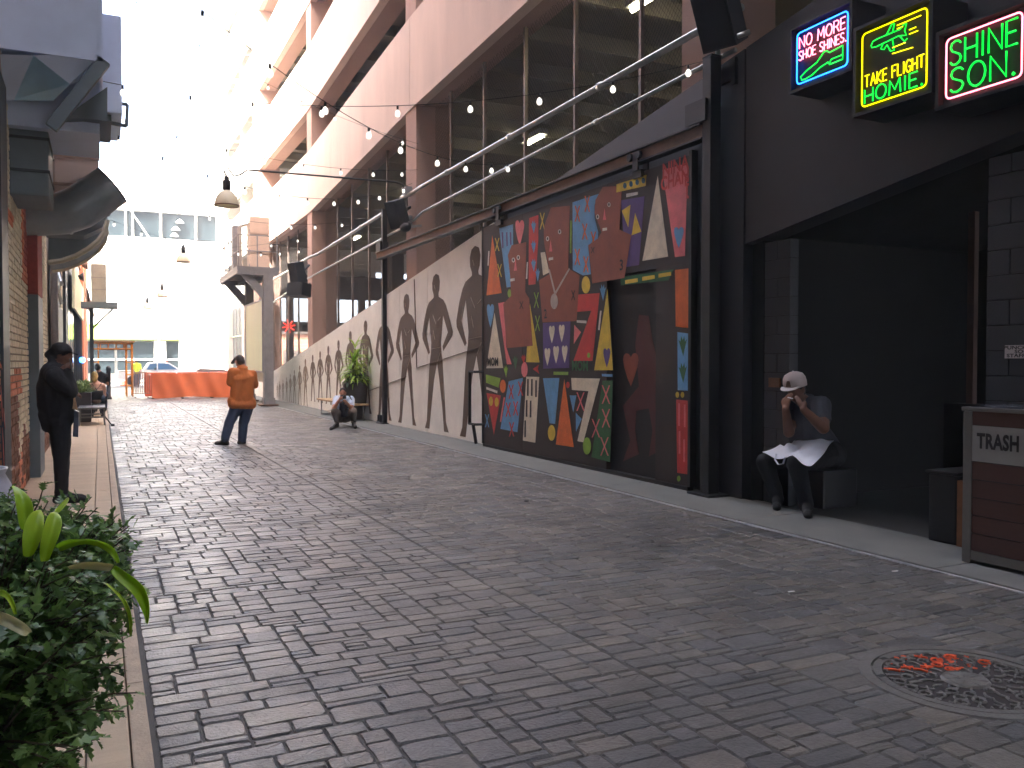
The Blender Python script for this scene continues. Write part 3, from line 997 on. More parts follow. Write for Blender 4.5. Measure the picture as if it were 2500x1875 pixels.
paint('red_panel', 'red', [(1662, 748), (1768, 758), (1776, 1358), (1670, 1342)], B)
for x, y in ((1686, 870), (1732, 880), (1690, 1095), (1727, 1162)): paint('bar', 'rose', [(x - 7, y - 92), (x + 7, y - 92), (x + 7, y + 92), (x - 7, y + 92)], B, 1)
paint('disc', 'lime', oval(1682, 1388, 14, 24), B)
# lettering painted on the door
lt = MB()
q = zc2(1655, 190); lettering(lt, 'NINA', (DX - .007, q.y, q.z), (0, -1, 0.02), (0, 0, 1), 0.23, 0.006, 1.0, 0.92)
q = zc2(1652, 300); lettering(lt, 'CHAN', (DX - .007, q.y, q.z), (0, -1, 0.02), (0, 0, 1), 0.23, 0.006, 1.0, 0.86)
q = zc2(1752, 300); lettering(lt, 'E', (DX - .007, q.y, q.z), (0, -1, 0), (0, 0, 1), 0.2, 0.006)
q = zc2(1762, 400); lettering(lt, 'L', (DX - .007, q.y, q.z), (0, -1, 0), (0, 0, 1), 0.2, 0.006)
lt.build('lettering', PM['red'], door)
lt = MB()
q = zc3(178, 445); lettering(lt, 'MOM', (DX - .007, q.y, q.z), (0, -1, 0), (0, 0, 1), 0.2, 0.008, 1.0, 1.0)
for tx, (x, y) in (('2', (606, 1385)), ('3', (1222, 990))):
    q = zc2(x, y); lettering(lt, tx, (DX - .010, q.y, q.z), (0, -1, 0), (0, 0, 1), 0.2, 0.004)
lt.build('lettering', PM['black'], door)
lt = MB()
q = zc3(884, 478); lettering(lt, 'MOM', (DX - .007, q.y, q.z), (0, -1, 0), (0, 0, 1), 0.2, 0.006)
lt.build('lettering', PM['green'], door)


# dim shapes inside the doorway: plain figure, heart, wedge (painted on the panel behind)
def paintd(name, col, pts, lift=0):
    P = [at(1150 + x / 3.318, 750 + y / 3.318, X=DX + .069) for x, y in pts]
    P = [Vector((DX + .0705 - lift * .002, clamp(p.y, OY0 + .02, OY1 - .02), clamp(p.z, OZ0 + .02, OZ1 - .04))) for p in P]
    MB().prism(P, (-0.0018, 0, 0)).build(name, PM[col], door)


paintd('dim_figure', 'dimred', [(1360, 60), (1440, 70), (1470, 260), (1520, 480), (1540, 760), (1600, 1180), (1440, 1210), (1470, 1000), (1440, 820), (1340, 840), (1330, 1000), (1360, 1190), (1230, 1250), (1290, 1080), (1230, 800), (1360, 640), (1330, 300)], .5)
paintd('heart', 'rose' if False else 'brown', heart(1296, 372, 125, 270), 1.4)
paintd('dim_wedge', 'dimgold', [(1610, 960), (1640, 1200), (1556, 1205)])

# ================================================================ rail beam, hangers and posts
rail = thing('door_rail', 'rust brown steel rail beam above the painted sliding door', 'rail', (6.3, 14.4, 4.1))
MB().box((6.26, 7.98, 4.14), (6.36, 20.85, 4.28)).build('web', M_RUST, rail)
MB().box((6.22, 7.98, 4.281), (6.40, 20.9, 4.30)).build('top_flange', M_BLACK, rail)
MB().box((6.24, 7.98, 4.12), (6.38, 20.85, 4.139)).build('bottom_flange', M_BLACK, rail)
for y in (9.3, 13.55):
    hg = MB()
    hg.box((6.225, y - .06, 4.02), (6.25, y + .06, 4.26)); hg.box((6.385, y - .06, 4.02), (6.40, y + .06, 4.26)); hg.box((6.25, y - .1, 3.93), (6.39, y + .1, 4.02))
    hg.lathe([(0.05, -.02), (0.05, .02)], (6.215, y + .1, 4.2), 10, 'X'); hg.lathe([(0.05, -.02), (0.05, .02)], (6.215, y - .1, 4.2), 10, 'X')
    hg.build('hanger', M_BLACK, door)
for (px, py, w, lab, zt) in ((6.33, 7.90, 0.15, 'black steel rail post beside the dark entrance', 5.02), (6.42, 20.72, 0.12, 'slim black steel rail post before the cream wall', 5.35)):
    t = thing('rail_post', lab, 'post', (px, py, 0), 'posts carrying the door rail')
    MB().bbox((px - w / 2, py - w / 2, 0.02), (px + w / 2, py + w / 2, zt), 0.008).build('shaft', M_BLACK, t)
    MB().box((px - w * .51, py - w * .5 - .01, zt), (px + w * .51, py + w * .51, zt + .02)).build('cap', M_BLACK, t)
    MB().box((px - .17, py - .2, 0.0205), (px + .15, py + .2, 0.045)).build('base_plate', M_BLACK, t)
    MB().box((px - .11, py - .02, 4.31), (px + .1, py + .35, 4.56)).build('bracket', M_BLACK, t)
    u = MB()
    if py > 15:
        for dy in (.16, .32): u.box((px - .09, py + dy - .03, .046), (px + .0, py + dy + .03, .22))
        u.box((px - .09, py + .1, .0455), (px + .0, py + .4, .075))
    else:
        u.box((px + .08, py - .25, 4.72), (px + .13, py - .02, 4.9)); u.box((px + .08, py - .3, 4.66), (px + .12, py - .24, 4.96))
    u.build('guide_bracket', M_BLACK, t)

# ================================================================ conduit pipes
def pipe(lab, pts, r):
    t = thing('conduit_pipe', lab, 'pipe', pts[0], 'pipes along the garage front')
    MB().tube(pts, r, 8).build('tube', M_STEEL, t, smooth=True)
    for a, b_ in zip(pts[:-1], pts[1:]):
        L = (Vector(b_) - Vector(a)).length
        for i in range(1, int(L // 3.0) + 1):
            p = Vector(a).lerp(Vector(b_), i * 3.0 / L)
            MB().tube([p - Vector((0, .05, 0)), p + Vector((0, .05, 0))], r * 1.35, 8).build('coupling', M_STEEL, t, smooth=True)
    return t


PXX = 6.50
pipe('thick steel conduit, the upper of two along the garage front', [(PXX, 7.6, 5.52), (PXX, 18.3, 5.47), (PXX, 18.8, 5.44), (PXX - .12, 19.2, 5.40), (PXX, 19.7, 5.40), (PXX, 20.1, 5.36), (PXX, 28.2, 5.12), (PXX - .1, 29.0, 5.1), (PXX - .1, 30.6, 5.08), (PXX, 31.1, 5.06), (PXX, 38.5, 4.98)], 0.045)
pipe('thin steel conduit, the lower of two along the garage front', [(PXX, 7.7, 5.08), (PXX, 18.1, 4.90), (PXX, 18.7, 4.80), (PXX - .12, 19.2, 4.76), (PXX, 19.8, 4.74), (PXX, 28.2, 4.50), (PXX - .1, 29.0, 4.42), (PXX - .1, 30.6, 4.4), (PXX, 31.1, 4.4), (PXX, 38.5, 3.9)], 0.028)
jb = MB(); jb.box((PXX - .12, 18.95, 5.42), (PXX + .05, 19.2, 5.62)); jb.box((PXX - .12, 18.95, 4.72), (PXX + .05, 19.2, 4.95)); jb.tube([(PXX - .05, 19.08, 5.42), (PXX - .06, 19.05, 5.15), (PXX - .05, 19.08, 4.95)], .02, 6)
tag(jb.build('junction_box', M_GREYSTEEL), 'grey junction boxes on the pink column between the speakers', 'junction box')


# ================================================================ speakers
def speaker(px, py, X, w, h, d, rot, tilt, lab, mount):
    c = at(px, py, X=X)
    t = thing('loudspeaker', lab, 'speaker', (c.x, c.y, c.z - h / 2), 'loudspeakers on the garage front')
    M = Matrix.Rotation(rot, 3, 'Z') @ Matrix.Rotation(tilt, 3, 'Y') @ Matrix.Rotation(0, 3, 'X')
    ax, ay, az = M @ Vector((d / 2, 0, 0)), M @ Vector((0, w / 2, 0)), M @ Vector((0, 0, h / 2))
    mb = MB()
    # wedge cabinet: the back narrower than the front
    v = []
    for sz in (-1, 1):
        for sx, k in ((-1, 1.0), (1, 0.68)):
            for sy in (-1, 1): v.append(c + sx * ax + sy * k * ay + sz * az)
    mb.add(v, [(0, 1, 3, 2), (4, 6, 7, 5), (0, 4, 5, 1), (2, 3, 7, 6), (0, 2, 6, 4), (1, 5, 7, 3)])
    mb.build('cabinet', M_SPK, t)
    MB().obox(c - ax * 1.03, ax * .03, ay * .92, az * .94).build('grille', mat('speaker_grille', srgb(30, 30, 33), rough=.8, var=.1), t)
    br = MB(); br.bar(c + ax, mount, 0.05, 0.05); br.bar(c + ax + az * .6, c + ax - az * .6, .04, .04); br.build('bracket', M_SPK, t)
    return t


speaker(1760, 30, 6.25, .42, .72, .42, R(20), R(-28), 'big black loudspeaker hanging above the neon signs corner', (6.62, 8.3, 5.5))
speaker(972, 522, 6.2, .36, .62, .36, R(25), R(-20), 'black loudspeaker tilted on the pink column beside the door rail', (6.6, 19.2, 5.2))
speaker(727, 665, 5.9, .42, .68, .4, R(25), R(-14), 'upper black loudspeaker over the platform column', (6.6, 30.0, 4.95))
speaker(733, 708, 5.9, .72, .42, .5, R(30), R(6), 'lower black loudspeaker lying level over the platform column', (6.6, 29.9, 4.3))
c = at(990, 555, X=6.25)
t = thing('camera_dome', 'small grey camera dome under the tilted speaker on the column', 'light', c)  # camera dome, gives no light
MB().ell(c, (.12, .2, .1)).build('dome_head', M_SPK, t, smooth=True)
MB().bar(c, c + Vector((.35, -.1, .05)), .05, .05).build('bracket', M_GREYSTEEL, t)

# conduit elbow by the big speaker
tag(MB().tube([at(1753, 140, X=6.45), at(1752, 112, X=6.3), at(1790, 92, X=6.3), at(1830, 78, X=6.45)], .03, 8).build('conduit_elbow', M_STEEL, smooth=True), 'short bent steel conduit below the big hanging speaker', 'pipe')

# ================================================================ neon signs
GLY = {
    'N': [[(0, 0), (0, 1), (.62, 0), (.62, 1)]], 'O': [[(.35 + .35 * math.sin(a * math.pi / 8), .5 + .5 * math.cos(a * math.pi / 8)) for a in range(17)]],
    'M': [[(0, 0), (.06, 1), (.38, .3), (.70, 1), (.76, 0)]], 'R': [[(0, 0), (0, 1), (.38, 1), (.52, .9), (.55, .75), (.5, .6), (.36, .5), (0, .5)], [(.3, .5), (.58, 0)]],
    'E': [[(.5, 1), (0, 1), (0, 0), (.5, 0)], [(0, .52), (.42, .52)]],
    'S': [[(.52, .86), (.42, .97), (.26, 1), (.08, .93), (.02, .76), (.1, .6), (.28, .5), (.46, .4), (.54, .25), (.46, .08), (.28, 0), (.1, .04), (0, .16)]],
    'H': [[(0, 0), (0, 1)], [(.58, 0), (.58, 1)], [(0, .5), (.58, .5)]], 'I': [[(.08, 0), (.08, 1)]], 'T': [[(0, 1), (.62, 1)], [(.31, 1), (.31, 0)]],
    'A': [[(0, 0), (.32, 1), (.64, 0)], [(.13, .38), (.51, .38)]], 'K': [[(0, 0), (0, 1)], [(.54, 1), (.02, .45), (.56, 0)]],
    'F': [[(0, 0), (0, 1), (.5, 1)], [(0, .54), (.4, .54)]], 'L': [[(0, 1), (0, 0), (.48, 0)]],
    'G': [[(.58, .84), (.45, .97), (.28, 1), (.1, .88), (0, .62), (0, .38), (.1, .12), (.28, 0), (.46, .03), (.58, .18), (.58, .44), (.36, .44)]], '.': [[(.04, .0), (.08, .06), (.12, .0), (.08, -.03), (.04, 0)]],
}
GW = {'N': .62, 'O': .7, 'M': .76, 'R': .58, 'E': .5, 'S': .54, 'H': .58, 'I': .16, 'T': .62, 'A': .64, 'K': .56, 'F': .5, 'L': .48, 'G': .58, '.': .14, ' ': .3}


def neon_mat(n, c, s): return mat('neon_' + n, c, var=0, rough=.3, emit=c, estr=s)


N_BLUE = neon_mat('blue', (0.01, 0.13, 1.0), 0.55); N_PINK = neon_mat('pink', (1.0, 0.16, 0.24), 0.42); N_GREEN = neon_mat('green', (0.0, 1.0, 0.06), 0.10); N_YEL = neon_mat('yellow', (1.0, 0.82, 0.0), 0.16)
N_RED = neon_mat('red', (1.0, 0.04, 0.02), 0.4)
NX = 6.10


def neon_text(mb, s, y_left, z_base, width, height, r, tilt=0.0):
    tot = sum(GW[c] for c in s) + .2 * (len(s) - 1)
    sx = width / tot
    x = 0
    for ch in s:
        for st in GLY.get(ch, []):
            mb.tube([(NX - .03, y_left - (x + u) * sx - v * height * tilt, z_base + v * height) for u, v in st], r, 6)
        x += GW[ch] + .2


def rrect(y1, y0, z0, z1, r=.04):
    pts = []
    for cy, cz, a0 in ((y0 + r, z1 - r, 0), (y1 - r, z1 - r, 90), (y1 - r, z0 + r, 180), (y0 + r, z0 + r, 270)):
        for k in range(5):
            a = R(a0 + k * 22.5)
            pts.append((NX - .03, cy - r * math.cos(a) if a0 in (0, 270) else cy - r * math.cos(a), cz + r * math.sin(a)))
    return pts


def sign_box(t, y1, y0, z0, z1, depth):
    m = .075
    MB().bbox((NX, y0 - m, z0 - m), (WX - .002, y1 + m, z1 + m), .006).build('case', M_BLACK, t)
    fr = MB()
    for (a, b_, c, d) in ((y0 - m, y1 + m, z1 + m - .03, z1 + m), (y0 - m, y1 + m, z0 - m, z0 - m + .03), (y0 - m, y0 - m + .03, z0 - m + .031, z1 + m - .031), (y1 + m - .03, y1 + m, z0 - m + .031, z1 + m - .031)):
        fr.box((NX - .06, a, c), (NX - .001, b_, d))
    fr.build('rim', M_BLACK, t)


# first sign
t = thing('neon_sign', 'neon sign reading NO MORE SHOE SHINES in a blue frame', 'neon sign', (NX, 6.1, 4.0), 'neon signs in a row')
y1, y0, z0, z1 = 6.30, 5.68, 4.22, 4.705
sign_box(t, y1, y0, z0, z1, 0)
MB().tube(rrect(y1, y0, z0, z1), .0068, 6, closed=True).build('frame_tube', N_BLUE, t)
mb = MB(); neon_text(mb, 'NO MORE', y1 - .03, z1 - .15, .56, .105, .006); neon_text(mb, 'SHOE SHINES.', y1 - .025, z1 - .265, .575, .085, .0055); mb.build('lettering_tube', N_PINK, t)
sh = [(.04, .04), (.02, .09), (.10, .14), (.26, .20), (.36, .30), (.40, .30), (.44, .26), (.62, .28), (.62, .14), (.62, .10), (.44, .10), (.42, .14), (.30, .11), (.18, .05), (.10, .035)]
mb = MB(); mb.tube([(NX - .03, y1 - .03 - u * .86, z0 + v * .68) for u, v in sh], .0065, 6, closed=True); mb.tube([(NX - .03, y1 - .03 - u * .86, z0 + v * .68) for u, v in [(.62, .16), (.46, .16), (.44, .11)]], .006, 6); mb.build('shoe_tube', N_GREEN, t)
# second sign
t = thing('neon_sign', 'neon sign reading TAKE FLIGHT HOMIE below a green aeroplane', 'neon sign', (NX, 5.25, 3.6), 'neon signs in a row')
y1, y0, z0, z1 = 5.515, 4.86, 3.795, 4.43
sign_box(t, y1, y0, z0, z1, 0)
MB().tube(rrect(y1, y0, z0, z1), .0068, 6, closed=True).build('frame_tube', N_YEL, t)
mb = MB(); neon_text(mb, 'TAKE FLIGHT', y1 - .03, z0 + .165, .60, .10, .006)
for a, b_ in (((.37, .80), (.62, .80)), ((.37, .76), (.43, .76)), ((.50, .69), (.57, .69)), ((.50, .64), (.59, .64)), ((.32, .56), (.46, .56)), ((.32, .49), (.54, .47))):
    mb.tube([(NX - .03, y1 - .02 - a[0] * .93, z0 + .02 + a[1] * .71), (NX - .03, y1 - .02 - b_[0] * .93, z0 + .02 + b_[1] * .71)], .005, 6)
mb.build('lettering_tube', N_YEL, t)
mb = MB(); neon_text(mb, 'HOMIE.', y1 - .03, z0 + .025, .59, .12, .007)
for pl in ([(.08, .69), (.10, .73), (.16, .74), (.40, .74), (.44, .78), (.47, .78), (.45, .70), (.47, .64), (.42, .66), (.38, .67), (.14, .65), (.09, .66), (.08, .69)], [(.25, .74), (.31, .84), (.34, .84), (.32, .74)], [(.22, .66), (.19, .60), (.23, .58), (.26, .62), (.30, .53), (.34, .52), (.32, .66)], [(.40, .66), (.45, .58), (.48, .60)]):
    MB().tube([(NX - .03, y1 - .02 - u * .93, z0 + .02 + v * .71) for u, v in pl], .0055, 6).build('aeroplane_tube', N_GREEN, t)
mb.build('lettering_tube', N_GREEN, t)
# third sign
t = thing('neon_sign', 'neon sign reading SHINE SON in a pink frame', 'neon sign', (NX, 4.4, 3.5), 'neon signs in a row')
y1, y0, z0, z1 = 4.68, 4.06, 3.635, 4.105
sign_box(t, y1, y0, z0, z1, 0)
MB().tube(rrect(y1, y0, z0, z1), .0072, 6, closed=True).build('frame_tube', N_PINK, t)
mb = MB(); neon_text(mb, 'SHINE', y1 - .035, z0 + .25, .55, .185, .008); neon_text(mb, 'SON.', y1 - .04, z0 + .035, .53, .185, .008); mb.build('lettering_tube', N_GREEN, t)

# ================================================================ trash bin, dark box, notices
M_SLAT = mat('bin_wood_slat', srgb(82, 52, 44), rough=.55, var=.12, scale=3, bump=.1, stretch=(1, .6, 14), rnd=.07)
M_ALU = mat('brushed_aluminium', srgb(124, 122, 118), rough=.45, metal=.55, var=.08, scale=12)
BX = 5.96
t = thing('trash_bin', 'wood slatted trash bin with metal frame reading TRASH', 'trash bin', (6.3, 3.8, 0.02))
ya, yb, zt = 4.41, 3.30, 1.20
MB().box((BX + .02, yb + .02, .12), (BX + .62, ya - .02, zt - .05)).build('inner_case', M_BLACK, t)
for y in (ya - .075, yb):
    for x in (BX, BX + .57): MB().bbox((x, y, .02), (x + .075, y + .075, zt - .02), .008).build('corner_post', M_ALU, t)
MB().bbox((BX - .01, yb - .01, zt - .019), (BX + .66, ya + .01, zt + .012), .006).build('top_plate', M_ALU, t)
MB().box((BX + .02, yb + .05, zt + .0125), (BX + .60, ya - .05, zt + .02)).build('top_inset', mat('bin_top_dark', srgb(70, 74, 84), rough=.25, var=.1), t)
MB().lathe([(.13, 0), (.15, .012), (.12, .02), (.11, .005)], (BX + .32, 3.85, zt + .021), 20).build('opening_ring', M_STEEL, t)
PZ1, PZ0 = at(2380, 1039, X=BX).z, at(2380, 1126, X=BX).z
MB().box((BX + .001, yb + .076, PZ0), (BX + .018, ya - .076, PZ1)).build('name_plate', mat('plate_metal', srgb(158, 156, 150), rough=.5, metal=.2, var=.06), t)
MB().box((BX + .004, yb + .076, PZ1 + .004), (BX + .018, ya - .076, zt - .02)).build('slat', M_SLAT, t)
z = PZ0 - .004
for k in range(5):
    h = (PZ0 - .12) / 5
    MB().bbox((BX + .002, yb + .078, z - h + .004), (BX + .018, ya - .078, z - .003), .003).build('slat', M_SLAT, t)
    MB().bbox((BX + .08, yb + .003, z - h + .004), (BX + .56, yb + .018, z - .003), .003).build('slat', M_SLAT, t)
    z -= h
MB().box((BX + .001, yb + .076, .05), (BX + .018, ya - .076, z + .002)).build('bottom_rail', M_ALU, t)
lt = MB(); q = at(2436, 1082, X=BX - .001); lettering(lt, 'TRASH', (BX - .0015, q.y, q.z + .0), (0, -1, 0), (0, 0, 1), .155, .006, 1.04, .68); lt.build('lettering', PM['black'], t)

t = thing('dark_crate', 'low dark box with a worn wooden side beside the trash bin', 'box', (6.6, 4.95, 0.02))
MB().bbox((6.42, 4.80, .02), (6.85, 5.07, .60), .015).build('box_body', M_BLACK, t)
MB().box((6.415, 4.72, .02), (6.85, 4.795, .57)).build('wood_side', mat('worn_wood', srgb(122, 78, 44), rough=.7, var=.3, scale=7), t)
MB().bbox((6.40, 4.78, .602), (6.87, 5.09, .63), .008).build('lid', M_BLACK, t)
st = thing('brown_post', 'tall rust stained metal post in the dark entrance', 'stand', (7.6, 5.5, 0.02))  # brown upright post with a dark box at its foot
a = at(2375, 700, X=7.6)
MB().box((7.57, a.y - .035, .02), (7.63, a.y + .035, 3.0)).build('upright', mat('dull_rust', srgb(70, 50, 42), rough=.8, var=.2), st)
MB().box((7.5, a.y - .2, .021), (7.72, a.y + .22, 1.15)).build('stand_box', M_RECESS, st)

ns = thing('wall_notice', 'small white notice for staff on the charcoal blocks', 'sign', (WX + .09, 4.35, 1.8))
a = at(2455, 843, X=WX + .095); b_ = at(2455, 875, X=WX + .095)
MB().box((WX + .085, a.y - .36, b_.z), (WX + .099, a.y, a.z)).build('plate', mat('notice_white', srgb(206, 196, 194), rough=.5, var=.04), ns)
lt = MB()
h = (a.z - b_.z)
for i, s in enumerate(('PUNCH BOWL', 'SOCIAL', 'STAFF ONLY')):
    lettering(lt, s, (WX + .083, a.y - .18, a.z - h * (.2 + .3 * i)), (0, -1, 0), (0, 0, 1), h * .36, 0.0012, 1.05, 1.45)
lt.build('lettering', PM['black'], ns)
a = at(1879, 922, X=WX + .115); b_ = at(1905, 946, X=WX + .115)
pl = thing('small_plaque', 'small brown plaque on the dark pier by the seated man', 'plaque', (WX + .1, a.y, b_.z))
MB().box((WX + .10, b_.y, b_.z), (WX + .119, a.y, a.z)).build('plate', mat('plaque_brown', srgb(120, 84, 58), rough=.6, var=.2), pl)
mb = MB()
for i in range(3): mb.box((WX + .098, b_.y + .02, a.z - .04 - i * .03), (WX + .0995, a.y - .03 - .02 * i, a.z - .034 - i * .03))
mb.build('lettering', M_RUST, pl)
# ================================================================ buildings on the left side
LX = -0.85
M_BCREAM = mat('cream_brick_paint', srgb(236, 224, 196), rough=.8, var=.16, scale=14, bump=.35, bscale=50, rnd=.10)
M_BORANGE = mat('salmon_brick_paint', srgb(226, 140, 104), rough=.8, var=.16, scale=14, bump=.35, bscale=50, rnd=.08)
M_BRED = mat('red_brick_paint', srgb(176, 88, 78), rough=.75, var=.16, scale=14, bump=.3, bscale=50, rnd=.08)
M_BRAW = mat('raw_brick', srgb(138, 92, 70), rough=.9, var=.22, scale=14, bump=.4, bscale=50, rnd=.16)
M_MORT = mat('mortar', srgb(150, 136, 112), rough=.95, var=.15)
M_LDARK = mat('slate_panel', srgb(116, 126, 130), rough=.6, var=.12, scale=3)
M_LDARK2 = mat('dark_trim', srgb(48, 54, 58), rough=.55, var=.12, scale=3)
M_LTAN = mat('tan_stucco', srgb(196, 178, 164), rough=.85, var=.07, scale=.8)
M_FLAREMET = mat('flare_pale_sheet', srgb(208, 220, 242), rough=.42, metal=.0, var=.1, scale=1.2)  # dark metal paled towards blue: flare put into the base colour
M_DUCT = mat('dark_sheet_metal', srgb(150, 160, 162), rough=.33, metal=.2, var=.15, scale=2.5)
M_RIM = mat('pale_rim', srgb(206, 196, 172), rough=.6, var=.1)

lb = thing('brick_building', 'painted brick building beside the person in black', 'building', (LX - 2, 6, 0))
MB().box((-6.5, -24, 0), (LX - .06, 9.3, 45)).build('near_wall', M_LDARK, lb)  # unseen upper height raised to shade the near right side
MB().box((-6.5, 9.31, 0), (LX - .14, 25, 27)).build('back_wall', M_LTAN, lb)  # this and the upper wall are pale tan to bounce light across
MB().box((LX - .135, 9.31, 4.35), (LX - .02, 19.4, 27)).build('upper_wall', M_LTAN, lb)
MB().box((LX - .13, 9.32, 0), (LX - .02, 12.9, 4.34)).build('mortar_bed', M_MORT, lb)
MB().box((LX - .13, 15.5, 0), (LX - .02, 17.6, 4.34)).build('mortar_bed', M_MORT, lb)


def wall_bricks(y0, y1, z1, colour):
    out = []
    bl, bh, j = .205, .066, .011
    k, z = 0, 0.03
    while z + bh < z1:
        y = y0 - (0.5 * (bl + j) if k % 2 else 0)
        while y < y1 - .02:
            a, b_ = max(y0, y), min(y1, y + bl)
            if b_ - a > .04: out.append((a, b_, z, z + bh, colour((a + b_) / 2, z)))
            y += bl + j
        z += bh + j; k += 1
    return out


def colA(y, z):
    n = math.sin(y * 3.1 + z * 2.3) + math.sin(y * 7.7 - z * 5.1) * .6
    if z < 1.12 and y < 11.35: return 3
    if 1.12 <= z < 1.42 + .05 * n and y < 11.8: return 1
    if z < .55 + .12 * n: return 3 if n > -.4 else 1
    if z > 2.55 and y > 12.1: return 2 if z > 2.75 and y > 12.4 else 1
    if 3.0 < z < 3.12 and y < 11: return 1
    return 0


def colB(y, z):
    return 0 if z > 0.4 else 3


BM = [M_BCREAM, M_BORANGE, M_BRED, M_BRAW]
bricks = wall_bricks(9.33, 12.9, 4.3, colA) + wall_bricks(15.5, 17.6, 4.3, colB)
bricks = [(depth_of((LX, (b[0] + b[1]) / 2, b[2])), b) for b in bricks]
bricks.sort(key=lambda q: (0 if 9.9 < q[1][0] and .5 < q[1][2] < 2.9 else 1, q[0]))
restb = [MB() for _ in BM]
for k, (_, (a, b_, z0, z1, c)) in enumerate(bricks):
    xo = LX + rng.uniform(-.004, .005)
    mb = MB() if k < 300 else restb[c]
    x0 = LX - .03
    e = .004
    # brick with a chamfered face
    v = [(x0, a, z0), (x0, b_, z0), (x0, b_, z1), (x0, a, z1), (xo, a + e, z0 + e), (xo, b_ - e, z0 + e), (xo + rng.uniform(-.002, .002), b_ - e, z1 - e), (xo, a + e, z1 - e)]
    mb.add(v, [(0, 1, 5, 4), (1, 2, 6, 5), (2, 3, 7, 6), (3, 0, 4, 7), (4, 5, 6, 7)])
    if k < 300: mb.build('brick', BM[c], lb)
for c, r_ in enumerate(restb):
    if r_.v: r_.build('bricks', BM[c], lb, kind='stuff')
# slate pier with a red head between the brick fields
MB().bbox((LX - .02, 12.96, 0), (LX + .12, 13.9, 2.45), .01).build('pier', M_LDARK, lb)
MB().bbox((LX - .02, 12.96, 2.46), (LX + .12, 13.9, 4.3), .01).build('pier_head', M_BRED, lb)
MB().box((LX - .03, 13.95, 0), (LX + .02, 15.45, 4.3)).build('shutter', M_LDARK, lb)
for i in range(9): MB().box((LX + .021, 13.97, .3 + i * .4), (LX + .03, 15.43, .33 + i * .4)).build('shutter_rib', M_LDARK2, lb)
MB().box((LX - .02, 9.34, 0), (LX + .03, 9.98, 4.3)).build('door_panel', M_LDARK2, lb)
for (p, h, w) in (((4, 985), .34, .05), ((10, 1022), .2, .06), ((8, 1098), .42, .06), ((3, 895), .06, .07)):
    q = at(p[0], p[1], X=LX + .034)
    MB().prism([(LX + .033, q.y - w, q.z + h / 2), (LX + .033, q.y + w * .4, q.z + h * .1), (LX + .033, q.y + w, q.z - h / 2), (LX + .033, q.y - w * .3, q.z - h * .1)], (.004, 0, 0)).build('painted_stroke', M_BRED, lb)
MB().tube([(LX + .08, 18.3, 0), (LX + .08, 18.3, 7)], .07, 10).build('downpipe', M_GREYSTEEL, lb, smooth=True)
MB().box((LX - .05, 19.4, 0), (LX + .08, 22.4, 2.75)).build('entrance_panel', M_LDARK2, lb)
MB().box((LX - .05, 22.4, 0), (LX + .05, 23.2, 4.3)).build('cream_strip', M_BCREAM, lb)
MB().box((LX - .05, 19.4, 2.76), (LX + .02, 22.4, 4.3)).build('transom', M_LDARK, lb)
for i in range(5):
    q = (LX + .1, 19.0 + rng.uniform(-.4, 1.2), 2.9 + rng.uniform(0, 1.0))
    MB().bar(q, (q[0] + .06, q[1] + rng.uniform(-.3, .3), q[2] - rng.uniform(.1, .35)), .03, .06).build('cable_clip', M_STEEL, lb)

l2 = thing('shop_building', 'tan and black shop building further along on the left', 'building', (LX - 3, 40, 0))
MB().box((-8, 25.02, 4.6), (LX, 58, 16)).build('upper_wall', M_LTAN, l2)
MB().box((-8, 25.02, 0), (LX - .12, 58, 4.59)).build('lower_wall', M_LDARK, l2)
for z in (5.9, 6.6, 8.4, 9.2): MB().box((LX + .001, 25.1, z), (LX + .06, 57.9, z + .16)).build('string_course', mat('band_brown', srgb(160, 138, 122), var=.1), l2)
for i in range(4):
    y = 27.5 + i * 7.5
    MB().box((LX + .002, y, 10.2), (LX + .02, y + 1.4, 12.4)).build('window', M_LDARK2, l2)
MB().box((LX - .1, 25.03, 0), (LX + .06, 31.5, 4.5)).build('black_front', M_LDARK2, l2)
for y in (26.5, 28.4, 30.3): MB().box((LX + .061, y, .4), (LX + .07, y + 1.2, 3.6)).build('glazing', mat('dark_glass', srgb(64, 76, 84), rough=.1, var=.05, spec=.8), l2)
a = at(176, 655, X=LX + .16); b_ = at(200, 705, X=LX + .16); c = at(200, 783, X=LX + .16); d = at(176, 752, X=LX + .16)
MB().prism([a, b_, c, d], (.06, 0, 0)).build('sign_board', mat('cream_board', srgb(214, 206, 160), rough=.6, var=.08), l2)
MB().box((LX - .1, 31.52, 0), (LX + .04, 45, 4.4)).build('shop_glass', mat('dark_glass', srgb(64, 76, 84)), l2)
for y in (32, 35, 38, 41, 44): MB().box((LX + .041, y, 0), (LX + .10, y + .12, 4.3)).build('mullion', M_LDARK2, l2)
for i, y in enumerate((45.2, 50.5, 55.8)):
    MB().box((LX - .1, y, 0), (LX + .16, y + 1.9, 9)).build('brick_pilaster', M_BORANGE, l2)
    MB().box((LX - .1, y + 1.92, 0), (LX + .06, y + 5.2, 4.55)).build('shop_front', M_LDARK2, l2)
